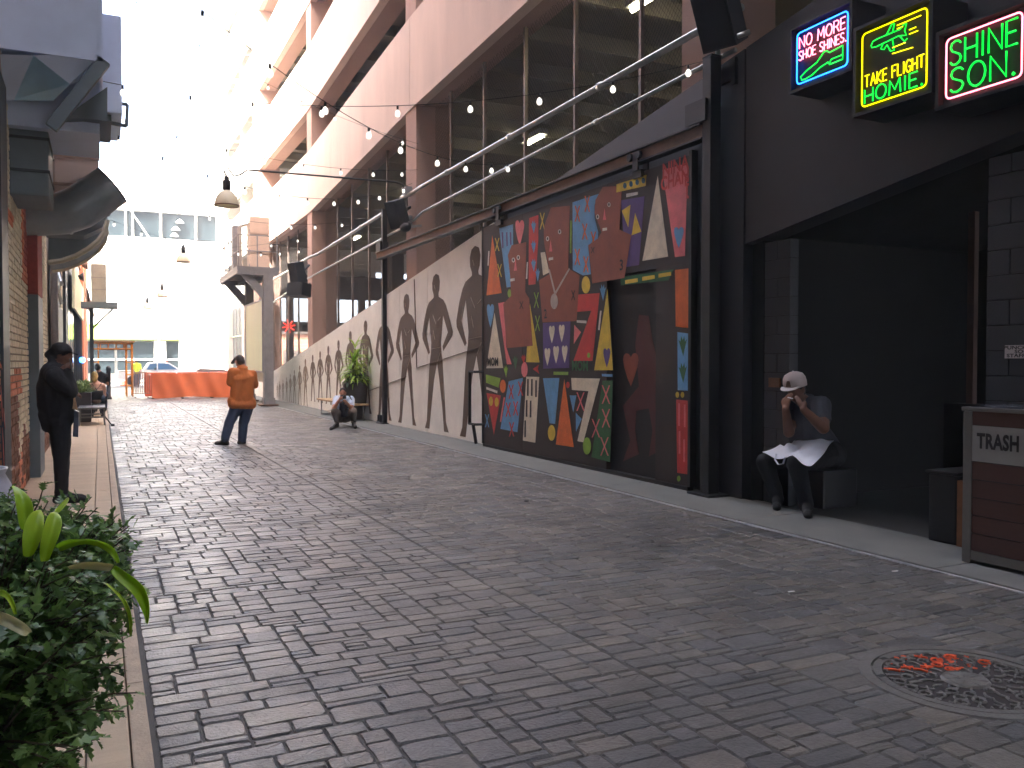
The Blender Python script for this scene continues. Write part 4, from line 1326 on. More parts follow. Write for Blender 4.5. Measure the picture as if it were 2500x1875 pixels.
# drape on the corner
cl = MB()
rows = []
for i in range(9):
    t = i / 8
    ring = []
    for j in range(8):
        s = j / 7
        q = at(206 + s * (8 + 14 * t) + 6 * t, 703 + t * (52 + 24 * s), Y=44 - .5 * math.sin(s * 7 + t * 2))
        ring.append(q)
    rows.append(ring)
v = [p for rr in rows for p in rr]
cl.add(v, [(i * 8 + j, i * 8 + j + 1, (i + 1) * 8 + j + 1, (i + 1) * 8 + j) for i in range(8) for j in range(7)])
cl.add([p + Vector((0, .03, 0)) for p in v], [(i * 8 + j, (i + 1) * 8 + j, (i + 1) * 8 + j + 1, i * 8 + j + 1) for i in range(8) for j in range(7)])
tag(cl.build('hanging_cloth', mat('cloth_beige', srgb(214, 184, 160), rough=.9, var=.1), smooth=True), 'beige cloth hanging from the far left facade', 'cloth')
for i, (p, Y) in enumerate((((207, 649), 42), ((196, 676), 40))):
    q = at(*p, Y=Y)
    t = thing('wall_lamp', ('round reddish horn lamp' if i == 0 else 'small dark barn lamp') + ' on the far left facade', 'lamp', q)
    MB().lathe([(.05, -.1), (.12, 0), (.2, .12), (.19, .13)], q, 12, 'X').build('shade', M_RUST if i == 0 else M_BLACK, t, smooth=True)
    MB().tube([q, q + Vector((-.3, 0, .1)), Vector((LX, q.y, q.z + .1))], .03, 6).build('arm', M_BLACK, t)
q = at(201, 879, Y=38)
t = thing('blue_lamp', 'lit blue lamp beside the far doorway', 'lamp', q)
MB().ell(q, .11, 12, 8).build('lit_globe', mat('lit_blue', (.02, .2, 1), var=0, emit=(.02, .25, 1.0), estr=2.5), t, smooth=True)
MB().tube([q, (LX + .1, q.y, q.z)], .03, 6).build('arm', M_BLACK, t)

# ---------------- overhead structures on the left
oh = thing('sheet_metal_housing', 'big sheet metal housing hung over the left walk, flare in its pale blue', 'housing', (LX, 10.6, 4.2))


def A10(px, py): return at(px, py, Y=10.0)


e = A10(250, 0)
MB().box((LX - .02, 10.0, A10(100, 130).z), (e.x, 11.8, 8.5)).build('upper_case', M_FLAREMET, oh)
# folded lower sheets between the case and the wall bracket
f0, f1, f2, f3, f4 = A10(-80, 130), A10(82, 135), A10(250, 130), A10(250, 150), A10(170, 202)
g0 = at(35, 243, Y=10.35); g1 = at(-90, 245, Y=10.4); g2 = at(130, 245, Y=10.3)
mid = at(82, 135, Y=9.99)
sheets = [[f0, f1, g0, g1], [f1, at(170, 205, Y=10.12), g2, g0], [f1, f2, at(205, 190, Y=10.2), at(170, 205, Y=10.12)], [at(205, 130, Y=10.02), f2, f3, at(178, 203, Y=10.15)]]
for i, s in enumerate(sheets):
    MB().prism(s, (0, .03 + .004 * i, 0)).build('folded_sheet', [M_FLAREMET, mat('sky_reflection_sheet', srgb(176, 214, 236), rough=.3, metal=.5, var=.15, scale=2), M_FLAREMET, M_FLAREMET][i], oh)  # second sheet's lighter blue is a sky reflection put into its colour
MB().box((LX - .02, 10.45, A10(0, 246).z - .12), (A10(245, 0).x - .02, 11.7, A10(100, 130).z - .002)).build('lower_case', M_FLAREMET, oh)
MB().bar(at(255, 150, Y=10.05), at(125, 312, Y=10.05), .12, .10, up=(0, 1, 0)).build('brace', M_LDARK, oh)
MB().prism([at(150, 290, Y=10.3), at(262, 212, Y=10.3), at(262, 296, Y=10.3), at(205, 288, Y=10.3)], (0, .5, 0)).build('gusset', M_LDARK, oh)
ob = thing('roof_unit', 'square dark metal box behind the sheet metal housing', 'housing', (LX, 12.7, 4.69))
MB().bbox((LX - .02, 12.0, 4.70), (.285, 13.5, 5.93), .015).build('box_body', M_FLAREMET, ob)
MB().box((LX, 11.96, 4.75), (.0, 11.998, 4.95)).build('service_panel', M_LDARK, ob)
MB().box((LX, 12.1, 4.62), (.16, 13.3, 4.699)).build('base_rail', M_LDARK, ob)
fr = MB()
pts = [at(290, 253, Y=12.3), at(311, 255, Y=12.3), at(309, 308, Y=12.3), at(250, 296, Y=12.3), at(135, 345, Y=12.3)]
for p, q in zip(pts[:-1], pts[1:]): fr.bar(p, q, .04, .04, up=(0, 1, 0))
fr.build('support_bracket', M_LDARK, ob)
dk = thing('exhaust_duct', 'shiny bent metal duct sticking out over the left walk', 'duct', (LX, 13, 3.2))
Yd = 13.0
path = [at(20, 530, Y=Yd), at(95, 528, Y=Yd), at(150, 522, Y=Yd), at(190, 508, Y=Yd), at(228, 484, Y=Yd), at(274, 452, Y=Yd)]
dn = MB(); dn.tube(path, [.26, .26, .28, .29, .285, .28], 20, cap=False)
dn.tube(path, [.24, .24, .26, .27, .265, .26], 20, cap=False)
dn.build('duct_tube', M_DUCT, dk, smooth=True)
for i in (2, 4):
    d_ = (path[i + 1] - path[i]).normalized()
    MB().tube([path[i] - d_ * .02, path[i] + d_ * .02], .297, 20, cap=False).build('seam_ring', M_DUCT, dk)
MB().tube([path[-1] - (path[-1] - path[-2]).normalized() * .02, path[-1]], .286, 20, cap=False).build('end_ring', M_LDARK2, dk)
aw = thing('barrel_awning', 'dark rounded awning with a pale rim under the bent duct', 'awning', (LX, 16, 2.8))
arc = [(118, 545), (262, 537), (256, 565), (240, 588), (215, 608), (185, 625), (150, 637), (118, 641)]
MB().prism([at(*p, Y=15.6) for p in arc], (0, 1.3, 0)).build('canopy', M_LDARK, aw)
for dy, nm in ((0, 'rim'), (1.3, 'rim')):
    MB().tube([at(*p, Y=15.58) + Vector((0, dy, 0)) for p in arc[1:]], .045, 6).build(nm, M_RIM, aw)
MB().prism([at(p[0], p[1], Y=14.6) for p in [(100, 478), (235, 540), (262, 520), (250, 555), (205, 575), (110, 570)]], (0, .5, 0)).build('valance', M_LDARK, aw)

rd = thing('filler_box', 'dark box added on the wall below the sheet metal housing', 'duct', (LX, 11, 3.3))  # added box filling in for the dark wall here
MB().bbox((LX - .01, 10.6, 3.35), (at(118, 350, Y=10.6).x, 11.6, 4.3), .02).build('filler_body', M_LDARK, rd)
for z in (3.6, 3.95): MB().box((LX, 10.585, z), (at(118, 350, Y=10.6).x + .012, 11.62, z + .03)).build('flange', M_LDARK2, rd)
tb = thing('tan_vent_box', 'tan metal vent box with bands above the bent duct', 'vent box', (-.3, 14.6, 4.0))
x0, x1 = at(132, 400, Y=14.2).x, at(241, 400, Y=14.2).x
zt, zl = at(180, 296, Y=14.2).z, at(180, 478, Y=14.2).z
MB().bbox((x0, 14.2, zl), (x1, 15.2, zt), .012).build('box_body', M_LTAN, tb)
for py in (362, 382, 450):
    z = at(180, py, Y=14.2).z
    MB().box((x0 - .015, 14.18, z - .03), (x1 + .015, 14.199, z + .012)).build('band', mat('band_brown', srgb(160, 138, 122)), tb)
MB().box((LX, 14.4, zl + .1), (x0 - .001, 15.0, zt - .1)).build('neck', M_LTAN, tb)
MB().bar((x0 + .02, 14.15, zt - .4), (x1, 14.15, zt - .02), .03, .05, up=(0, 1, 0)).build('strap', M_LDARK2, tb)
# grey meter cabinet on a bracket over the far left walk
mc = thing('meter_cabinet', 'tall grey metal cabinet on a bracket high over the far left walk', 'cabinet', (0, 36, 3.6))
MB().bbox((-.29, 36, 3.83), (.24, 36.7, 5.28), .02).build('cabinet_body', mat('cabinet_grey', srgb(176, 172, 156), rough=.5, var=.1), mc)
for z in (4.3, 4.75): MB().box((-.28, 35.985, z), (.23, 35.998, z + .02)).build('door_seam', M_GREYSTEEL, mc)
MB().box((-.85, 35.8, 3.62), (.62, 36.9, 3.825)).build('platform', M_LDARK, mc)
fr = MB()
for a, b_ in (((.6, 35.82, 3.83), (.6, 35.82, 4.7)), ((.25, 35.82, 4.7), (.6, 35.82, 4.7)), ((.6, 35.82, 4.7), (.6, 36.9, 4.7)), ((.6, 36.9, 3.83), (.6, 36.9, 4.7))): fr.bar(a, b_, .03, .03)
fr.build('railing', M_GREYSTEEL, mc)
MB().bar((.45, 36.3, 3.6), (-.35, 36.3, 2.75), .07, .07).build('brace', M_LDARK2, mc)
MB().box((-.36, 36.2, 0.02), (-.22, 36.4, 3.6)).build('post', M_LDARK2, mc)

# pale pot at the left edge
q = at(-78, 1330, Y=7.0)
pt = thing('planter_pot', 'big pale grey rounded pot behind the leafy shrub', 'pot', (q.x, 7.0, .025))
MB().lathe([(.0, .0), (.2, .0), (.27, .12), (.33, .3), (.34, .48), (.29, .66), (.25, .74), (.27, .78), (.24, .78), (.22, .7), (0, .68)], (q.x - .02, 7.0, .025), 24).build('pot_body', mat('pale_glaze', srgb(176, 178, 190), rough=.45, var=.08), pt, smooth=True)

# ================================================================ far end of the alley
eb = thing('shade_building', 'unseen dark building added behind the viewer to shade the alley', 'building', (2.5, -13, 0))  # unseen mass added behind the viewer to cut light
MB().box((LX + .01, -18, 0), (6.4, -12.1, 40)).build('wall', M_LDARK, eb)
for i in range(4):
    for k in range(5): MB().box((-.4 + i * 1.7, -12.09, 3 + k * 3.6), (.6 + i * 1.7, -12.05, 5 + k * 3.6)).build('window', M_LDARK2, eb)
fb = thing('white_building', 'white painted building across the street at the alley end', 'building', (4, 76, 0))
M_WHITE = mat('white_masonry', srgb(236, 234, 228), rough=.85, var=.04, scale=1)
M_GREENF = mat('green_fascia', srgb(150, 186, 80), rough=.5, var=.06)
M_GLASS = mat('grey_glass', srgb(34, 44, 48), rough=.4, var=.1, spec=.15)
FY = 74.0
W = MB()
W.box((-40, FY, 4.55), (12.2, FY + 8, 11.45)); W.box((-40, FY, 13.55), (12.2, FY + 8, 16.5)); W.box((-40, FY + .8, 11.45), (12.2, FY + 8, 13.55))
W.box((-40, FY, 0.02), (-1.2, FY + 8, 4.55)); W.box((5.75, FY, 0.02), (12.2, FY + 8, 4.55)); W.box((-1.2, FY + .8, 0.02), (5.75, FY + 8, 4.55))
W.box((3.9, FY, 0.02), (4.75, FY + .8, 3.3))
W.build('wall', M_WHITE, fb)
for (x0, x1) in ((-1.3, 1.9), (2.0, 2.4), (2.5, 4.45), (4.6, 7.1), (7.25, 8.75)):
    MB().box((x0 + .05, FY + .3, 11.5), (x1 - .05, FY + .34, 13.5)).build('window_pane', M_GLASS, fb)
    MB().box((x1 - .06, FY + .02, 11.451), (x1 + .06, FY + .29, 13.549)).build('mullion', M_WHITE, fb)
MB().bar((2.3, FY + .2, 13.5), (3.6, FY + .2, 11.5), .1, .12, up=(0, 1, 0)).build('brace', M_WHITE, fb)
for x, z in ((5.9, 13.0), (5.6, 12.4), (5.5, 11.9)):
    MB().lathe([(.04, .3), (.1, .28), (.32, .05), (.34, 0), (.3, 0)], (x, FY + .16, z - .2), 12).build('pendant_lamp', M_WHITE, fb, smooth=True)
MB().box((-1.2, FY - .15, 3.35), (5.75, FY + .7, 4.5)).build('fascia', M_GREENF, fb)
for (x0, x1) in ((-1.1, 1.0), (1.2, 3.85), (4.85, 5.7)):
    MB().box((x0, FY + .4, .7), (x1, FY + .44, 3.2)).build('shop_window', M_GLASS, fb)
    MB().box((x0, FY + .3, 1.72), (x1, FY + .38, 1.86)).build('transom', M_WHITE, fb)
MB().box((5.84, FY - .2, 4.02), (8.84, FY - .02, 4.4)).build('sign_board', mat('tan_board', srgb(206, 170, 134), rough=.6, var=.08), fb)
MB().bar((8.1, FY - .3, 3.9), (8.5, FY - .3, 3.4), .1, .15, up=(0, 1, 0)).build('sign_arm', M_BORANGE, fb)
for x in (-25, -18, -11): MB().box((x, FY - .02, 5.5), (x + 2, FY - .001, 9)).build('window_pane', M_GLASS, fb)
# street pole
sp = thing('street_pole', 'slim pale street pole in front of the green fascia', 'pole', (4.1, 71, .09))
MB().tube([(4.1, 71, .09), (4.1, 71, 8.5)], [.11, .06], 8).build('shaft', M_GREYSTEEL, sp, smooth=True)
MB().box((3.95, 70.95, 7.2), (4.25, 71.05, 7.6)).build('signal_box', M_GREYSTEEL, sp)
# bus-size white vehicle not shown; pickup truck in the street
tr = thing('pickup_truck', 'white pickup truck parked in the sunny street behind the barriers', 'truck', (4.0, 62, -.03))
M_TW = mat('truck_white', srgb(232, 232, 232), rough=.25, var=.02, spec=.6)
M_TG = mat('truck_glass', srgb(70, 110, 150), rough=.05, var=.04, spec=.9)
y0, y1 = 61.1, 62.9
prof = [(1.0, .42), (1.0, 1.02), (2.55, 1.04), (2.85, 1.50), (3.05, 1.58), (3.9, 1.58), (4.15, 1.52), (4.85, 1.06), (6.0, .96), (6.12, .8), (6.12, .42)]
MB().prism([(x, y0, z) for x, z in prof], (0, y1 - y0, 0)).build('body', M_TW, tr)
MB().prism([(2.72, y0 - .01, 1.08), (2.95, y0 - .01, 1.45), (3.35, y0 - .01, 1.5), (3.35, y0 - .01, 1.08)], (0, -.01, 0)).build('side_window', M_TG, tr)
MB().prism([(3.42, y0 - .01, 1.08), (3.42, y0 - .01, 1.5), (4.05, y0 - .01, 1.48), (4.65, y0 - .01, 1.08)], (0, -.01, 0)).build('windscreen', M_TG, tr)
MB().box((3.2, y0 - .16, 1.06), (3.34, y0 - .02, 1.2)).build('mirror', M_BLACK, tr)
MB().box((3.9, y0 + .7, 1.585), (4.05, y0 + .9, 1.66)).build('beacon', mat('beacon_red', srgb(220, 80, 50), var=0), tr)
for x in (1.9, 5.2):
    w = MB().lathe([(.0, -.1), (.2, -.1), (.36, -.09), (.36, .09), (0, .09)], (x, y0 + .05, .34), 20, 'Y').build('wheel', M_BLACK, tr, smooth=False)
MB().box((6.0, y0 + .1, .5), (6.14, y0 + .4, .72)).build('headlight', M_GLASS, tr)
MB().box((1.0, y0 - .003, .95), (2.5, y0 + .0, 1.0)).build('bed_rail', M_GREYSTEEL, tr)

# scaffold portal
sc = thing('scaffold_portal', 'orange steel scaffold portal over the far left walk', 'scaffold', (.5, 42, 0.02))
M_SCAF = mat('scaffold_orange', srgb(232, 150, 44), rough=.5, var=.12)
for Y in (42.0, 43.6):
    s = MB()
    X0, X1, zt = -.32, 1.30, 2.42
    for x in (X0, X0 + .24, X1 - .24, X1): s.tube([(x, Y, .02), (x, Y, zt)], .028, 6)
    s.tube([(X0, Y, zt), (X1, Y, zt)], .028, 6); s.tube([(X0, Y, zt - .26), (X1, Y, zt - .26)], .028, 6)
    for i in range(1, 5): s.tube([(X0 + (X1 - X0) * i / 5, Y, zt), (X0 + (X1 - X0) * i / 5, Y, zt - .26)], .02, 6)
    for z in (.5, 1.0, 1.55):
        s.tube([(X0, Y, z), (X0 + .24, Y, z)], .02, 6); s.tube([(X1 - .24, Y, z), (X1, Y, z)], .02, 6)
    s.build('frame', M_SCAF, sc)
b = MB()
for x in (-.32, 1.30):
    b.tube([(x, 42, .3), (x, 43.6, 1.9)], .018, 6); b.tube([(x, 43.6, .3), (x, 42, 1.9)], .018, 6)
b.build('cross_brace', M_SCAF, sc)
MB().box((-.4, 41.8, 2.45), (1.4, 43.9, 2.52)).build('plank_deck', mat('scaffold_plank', srgb(150, 120, 80), var=.2), sc)
# bollard
t = thing('bollard', 'black bollard at the edge of the left walk', 'bollard', (.30, 39.3, .0))
MB().lathe([(0, .0), (.12, .0), (.12, .08), (.085, .1), (.085, 1.2), (.1, 1.22), (.1, 1.27), (.07, 1.36), (0, 1.4)], (.30, 39.3, .02), 14).build('shaft', M_BLACK, t, smooth=True)
# barricade
M_BAR = mat('barricade_metal', srgb(176, 148, 128), rough=.5, metal=.2, var=.15)
t = thing('crowd_barrier', 'bare metal crowd barrier with rounded corners next to the orange sheet', 'barrier', (1.6, 39.9, 0))
b = MB()
p0, p1 = at(326, 972, Z=.0), at(366, 972, Z=.0)
def along(s, z): return Vector((p0.x + (p1.x - p0.x) * s, p0.y + (p1.y - p0.y) * s, z))
b.tube([along(0, .2), along(0, .95), along(.06, 1.08), along(.2, 1.12), along(.8, 1.12), along(.94, 1.08), along(1, .95), along(1, .2)], .025, 8, closed=True)
b.build('frame_tube', M_BAR, t)
for i in range(1, 9): MB().tube([along(i / 9, .2), along(i / 9, 1.11)], .017, 6).build('upright', M_BAR, t)
for s in (.12, .88): MB().bar(along(s, .04) + Vector((0, -.3, 0)), along(s, .04) + Vector((0, .3, 0)), .05, .04).build('foot', M_BAR, t)
# sheet covered barrier
os_ = thing('covered_barrier', 'long barrier covered with orange sheeting across the alley', 'barrier', (3.6, 39.6, 0))
c = MB()
nx, nz = 40, 8
v = []
for i in range(nx + 1):
    s = i / nx
    x = 1.98 + 3.55 * s
    for j in range(nz + 1):
        tz = j / nz
        y = 39.55 + .05 * math.sin(x * 3.1 + tz) * (1 - tz) + .03 * math.sin(x * 9 + tz * 4) - .02 * tz
        v.append((x, y, .04 + .03 * math.sin(x * 2.2) * (1 - tz) + tz * (1.04 + .012 * math.sin(x * 3.4))))
fcs = [(i * (nz + 1) + j, (i + 1) * (nz + 1) + j, (i + 1) * (nz + 1) + j + 1, i * (nz + 1) + j + 1) for i in range(nx) for j in range(nz)]
c.add(v, fcs)
c.add([(p[0], p[1] + .03, p[2]) for p in v], [tuple(reversed(q)) for q in fcs])
c.build('sheet', mat('orange_sheet', srgb(236, 124, 74), rough=.65, var=.07, scale=2), os_, smooth=True)
for x in (2.0, 3.2, 4.4, 5.45):
    MB().box((x - .03, 39.62, .0), (x + .03, 39.70, 1.0)).build('post', M_BAR, os_)
    MB().box((x - .04, 39.35, .0), (x + .04, 39.95, .035)).build('foot', M_BLACK, os_)
pb = thing('plastic_barrier', 'orange plastic barrier showing above the orange sheeting', 'barrier', (3, 41.2, 0))
for i in range(3):
    x = 1.75 + i * 1.35
    MB().bbox((x, 41.0, .05), (x + 1.3, 41.15, 1.12), .05).build('barrier_panel', mat('orange_plastic', srgb(222, 104, 72), rough=.45, var=.06), pb)
    for k in range(5): MB().bbox((x + .12 + k * .22, 40.985, .98), (x + .25 + k * .22, 40.998, 1.06), .01).build('slot', M_WHITE, pb)
tag(MB().prism([(4.0, 41.6, 0), (4.0, 41.6, 1.2), (4.15, 41.6, 1.28), (5.2, 41.6, 1.22), (5.6, 41.6, 1.05), (5.6, 41.6, 0)], (0, .5, 0)).build('grey_barrier', M_GREYSTEEL), 'grey sloping barrier behind the orange sheeting', 'barrier')
# cone
q = at(303, 941, Z=0)
t = thing('traffic_cone', 'orange traffic cone in the sunny street under the scaffold', 'cone', (q.x, q.y, 0))
MB().lathe([(.28, .03), (.2, .06), (.16, .3)], q, 14).build('cone_body', MATS['orange_plastic'], t, smooth=True)
MB().lathe([(.16, .3), (.12, .5)], q, 14).build('stripe', M_WHITE, t, smooth=True)
MB().lathe([(.12, .5), (.07, .78), (0, .79)], q, 14).build('cone_top', MATS['orange_plastic'], t, smooth=True)
MB().box((q.x - .3, q.y - .3, -.02), (q.x + .3, q.y + .3, .03)).build('base', MATS['orange_plastic'], t)

# ================================================================ steel platform with cabinets
sp = thing('steel_platform', 'grey steel platform on two columns with railing and pale panel', 'platform', (5.0, 33.2, 0))
for (x, y) in ((5.36, 31.1), (5.36, 35.3)):
    c = MB()
    c.box((x - .16, y - .17, .03), (x + .16, y - .14, 4.7)); c.box((x - .16, y + .14, .03), (x + .16, y + .17, 4.7)); c.box((x - .02, y - .139, .03), (x + .02, y + .139, 4.7))
    c.box((x - .155, y - .139, .03), (x - .14, y + .139, 4.7))
    c.build('column', M_GREYSTEEL, sp)
    MB().box((x - .32, y - .3, .021), (x + .3, y + .3, .07)).build('base_plate', M_RUST, sp)
    MB().box((x - .2, y - .21, .071), (x + .2, y + .21, .30)).build('base_shoe', M_GREYSTEEL, sp)
MB().box((5.22, 31.3, .85), (5.42, 35.1, 1.22)).build('tie_beam', mat('cream_steel', srgb(196, 184, 164), var=.1), sp)
pn = MB().box((5.18, 31.15, 1.25), (5.24, 34.95, 3.74)).build('panel', mat('pale_green_panel', srgb(206, 212, 172), rough=.5, var=.1, scale=1.5, stretch=(1, 4, .5)), sp)
fr = MB()
fr.box((5.16, 31.1, 3.741), (5.26, 35.0, 3.80)); fr.box((5.16, 31.1, 1.19), (5.26, 35.0, 1.249)); fr.box((5.16, 34.951, 1.25), (5.26, 35.0, 3.74)); fr.box((5.16, 31.1, 1.25), (5.26, 31.149, 3.74))
fr.build('panel_frame', M_GREYSTEEL, sp)
MB().box((4.30, 30.95, 4.80), (5.75, 35.75, 4.90)).build('deck', M_GREYSTEEL, sp)
b = MB()
for y in (31.0, 33.3, 35.6): b.box((4.32, y - .05, 4.62), (5.7, y + .05, 4.799))
for x in (4.35, 5.0, 5.65): b.box((x - .04, 30.97, 4.66), (x + .04, 35.7, 4.798))
b.build('deck_beam', M_GREYSTEEL, sp)
for y in (31.1, 35.3): MB().prism([(5.2, y - .07, 3.75), (5.2, y - .07, 4.2), (4.75, y - .07, 4.65), (4.40, y - .07, 4.65), (4.9, y - .07, 4.1)], (0, .14, 0)).build('knee_brace', M_GREYSTEEL, sp)
rl = MB()
for z in (5.45, 6.0):
    rl.tube([(4.36, 35.7, z), (4.36, 31.0, z), (5.7, 31.0, z)], .022, 6)
for y in (31.0, 32.2, 33.4, 34.6, 35.7): rl.box((4.34, y - .025, 4.901), (4.38, y + .025, 6.0))
for x in (5.0, 5.68): rl.box((x - .02, 30.98, 4.901), (x + .02, 31.02, 6.0))
rl.build('railing', M_GREYSTEEL, sp)
M_CAB = mat('beige_cabinet', srgb(216, 190, 170), rough=.5, var=.06)
for i, (z0, z1) in enumerate(((4.92, 5.45), (5.47, 6.15), (6.17, 6.80))):
    t = thing('power_cabinet', ['lowest', 'middle', 'topmost'][i] + ' beige power cabinet of the stack on the steel platform', 'cabinet', (5.2, 32.3, z0), 'stacked power cabinets')
    MB().bbox((4.90, 31.9, z0), (5.58, 32.7, z1), .015).build('cabinet_body', M_CAB, t)
    MB().box((4.93, 31.885, z0 + .05), (5.55, 31.899, z1 - .05)).build('cabinet_door', M_CAB, t)
    MB().box((4.885, 32.0, z0 + .1), (4.899, 32.1, z0 + .18)).build('latch', M_GREYSTEEL, t)
cd = MB()
for i in range(5): cd.tube([(4.62, 32.2 + i * .16, 4.91), (4.62, 32.2 + i * .16, 6.5), (4.9, 32.2 + i * .16, 6.6)], .04, 6)
tag(cd.build('conduit_bundle', M_STEEL), 'bundle of grey conduits beside the stacked beige cabinets', 'pipe')
MB().box((4.45, 33.0, 4.91), (4.75, 33.5, 6.6)).build('service_cabinet', M_GREYSTEEL, sp)
# red neon star inside the garage
q = at(705, 797, Y=50)
t = thing('neon_star', 'red neon star shape glowing inside the far garage', 'neon sign', q)
s = MB()
for a in range(4):
    an = a * math.pi / 4 + .2
    s.tube([q + Vector((math.cos(an) * .38, 0, math.sin(an) * .38)), q - Vector((math.cos(an) * .38, 0, math.sin(an) * .38))], .03, 6)
s.build('neon_tube', N_RED, t)
MB().tube([q, q + Vector((0, .05, 2.4))], .02, 5).build('hanger', M_CABLE, t)
# planter with grasses at the far gate
q = Vector((5.9, 41.3, 0.02))
t = thing('grass_planter', 'planter with tall thin grasses behind the orange sheeting', 'planter', q)
MB().bbox(q - Vector((.3, .3, 0)), q + Vector((.3, .3, .85)), .03).build('planter_box', M_LDARK, t)
gr = MB()
for i in range(14):
    a = rng.uniform(0, 6.28); L = rng.uniform(.7, 1.5)
    p = q + Vector((rng.uniform(-.2, .2), rng.uniform(-.2, .2), .85))
    gr.tube([p, p + Vector((math.cos(a) * .06, math.sin(a) * .06, L * .6)), p + Vector((math.cos(a) * .18, math.sin(a) * .18, L))], [.008, .006, .002], 4)
gr.build('grass_blades', leaf_mat('grass_green', srgb(120, 122, 60), srgb(150, 146, 84)), t)
# tables on the left walk
M_TDARK = mat('table_dark_wood', srgb(58, 54, 56), rough=.5, var=.2, scale=5)
for i, (y, lab) in enumerate(((23.0, 'low metal framed bench nearest the person in black'), (27.2, 'higher metal framed table behind the low bench'), (31.5, 'far metal framed table beside the seated people'))):
    zt = .46 if i == 0 else .78
    t = thing('metal_table' if i else 'metal_bench', lab, 'table' if i else 'bench', (-.2, y, .022), 'tables on the left walk')
    x0, x1 = -.50 + (.05 if i else 0), .10
    L = 1.5
    for k in range(4):
        xa = x0 + (x1 - x0) * k / 4
        MB().bbox((xa + .005, y, zt - .03), (xa + (x1 - x0) / 4 - .005, y + L, zt), .004).build('slat', M_TDARK, t)
    MB().box((x0 - .01, y - .03, zt - .04), (x1 + .01, y - .001, zt + .005)).build('edge_trim', M_ALU, t)
    for yy in (y + .03, y + L - .08):
        for x in (x0 + .005, x1 - .045): MB().box((x, yy, .022), (x + .04, yy + .04, zt - .041)).build('leg', M_ALU, t)
        MB().box((x0 + .046, yy + .005, zt * .45), (x1 - .046, yy + .035, zt * .45 + .035)).build('cross_rail', M_ALU, t)
for i, (y, x) in enumerate(((24.9, -.52), (29.4, -.45))):
    t = thing('fern_planter', ('nearer' if i == 0 else 'farther') + ' dark planter box with feathery green fern on the left walk', 'planter', (x, y, .022), 'fern planters')
    MB().bbox((x - .3, y - .4, .022), (x + .3, y + .5, .78), .02).build('planter_box', M_TDARK, t)
    fm = MB()
    for k in range(420):
        a = rng.uniform(0, 6.28); L = rng.uniform(.15, .48); u = rng.uniform(.25, 1.1)
        p = Vector((x + rng.uniform(-.22, .22), y + rng.uniform(-.35, .4), .76))
        d_ = Vector((math.cos(a) * math.cos(u), math.sin(a) * math.cos(u), math.sin(u)))
        s_ = d_.cross(Vector((0, 0, 1))).normalized() * .02
        e_ = p + d_ * L - Vector((0, 0, L * L * .5))
        m_ = p + d_ * L * .6
        fm.add([p, m_ + s_, e_, m_ - s_], [(0, 1, 2, 3)])
    fm.build('fern_fronds', leaf_mat('fern_green' + str(i), srgb(92, 118, 62), srgb(140, 160, 96)), t)
st = MB(); a = at(243, 1000, Y=23.1); b_ = at(275, 1040, Z=.0)
st.tube([a, b_], .015, 6); st.box((b_.x - .04, b_.y - .04, .0), (b_.x + .04, b_.y + .04, .05))
tag(st.build('prop_stick', M_BLACK), 'thin black stick leaning from the low bench to the paving', 'stick')
# ================================================================ people
SK_D = mat('skin_deep', srgb(124, 84, 64), rough=.5, var=.06, sub=.0)
SK_M = mat('skin_warm', srgb(176, 122, 96), rough=.5, var=.06)
SK_L = mat('skin_light', srgb(214, 164, 136), rough=.5, var=.05)
H_DARK = mat('hair_dark', srgb(34, 28, 26), rough=.6, var=.2, scale=40)
H_GREY = mat('hair_grey', srgb(92, 82, 76), rough=.7, var=.2, scale=40)
H_BLOND = mat('hair_blond', srgb(176, 146, 84), rough=.6, var=.2, scale=30)
CL = {k: mat('cloth_' + k, v, rough=.85, var=.14, scale=5, bump=.5, bscale=9) for k, v in {
    'orange': srgb(224, 130, 68), 'jeans': srgb(56, 68, 92), 'black': srgb(30, 30, 33), 'blacktrouser': srgb(26, 26, 30), 'shoe': srgb(40, 34, 30), 'shoeblack': srgb(24, 23, 24), 'paleblue': srgb(198, 210, 228),
    'taupe': srgb(112, 100, 92), 'grey': srgb(66, 68, 76), 'navy': srgb(46, 48, 58), 'hivis': srgb(206, 226, 60), 'browntop': srgb(120, 60, 40)}.items()}


def _cap(p0, r0, p1, r1, n=12):
    p0, p1 = Vector(p0), Vector(p1)
    d = p1 - p0
    dn = d.normalized() if d.length > 1e-6 else Vector((0, 0, 1))
    a = Vector((0, 0, 1)) if abs(dn.z) < .9 else Vector((1, 0, 0))
    u = dn.cross(a).normalized(); w = dn.cross(u)
    rings = []
    for k in range(5):
        t = -math.pi / 2 + math.pi / 2 * (k + .15) / 4.15
        rings.append((p0 + dn * (r0 * math.sin(t)), r0 * math.cos(t)))
    for k in range(5):
        t = math.pi / 2 * k / 4.15
        rings.append((p1 + dn * (r1 * math.sin(t)), r1 * math.cos(t)))
    v = [c + (u * math.cos(2 * math.pi * j / n) + w * math.sin(2 * math.pi * j / n)) * max(r, 1e-3) for c, r in rings for j in range(n)]
    f = [(i * n + j, i * n + (j + 1) % n, (i + 1) * n + (j + 1) % n, (i + 1) * n + j) for i in range(len(rings) - 1) for j in range(n)]
    f.append(tuple(range(n - 1, -1, -1))); f.append(tuple((len(rings) - 1) * n + j for j in range(n)))
    return v, f


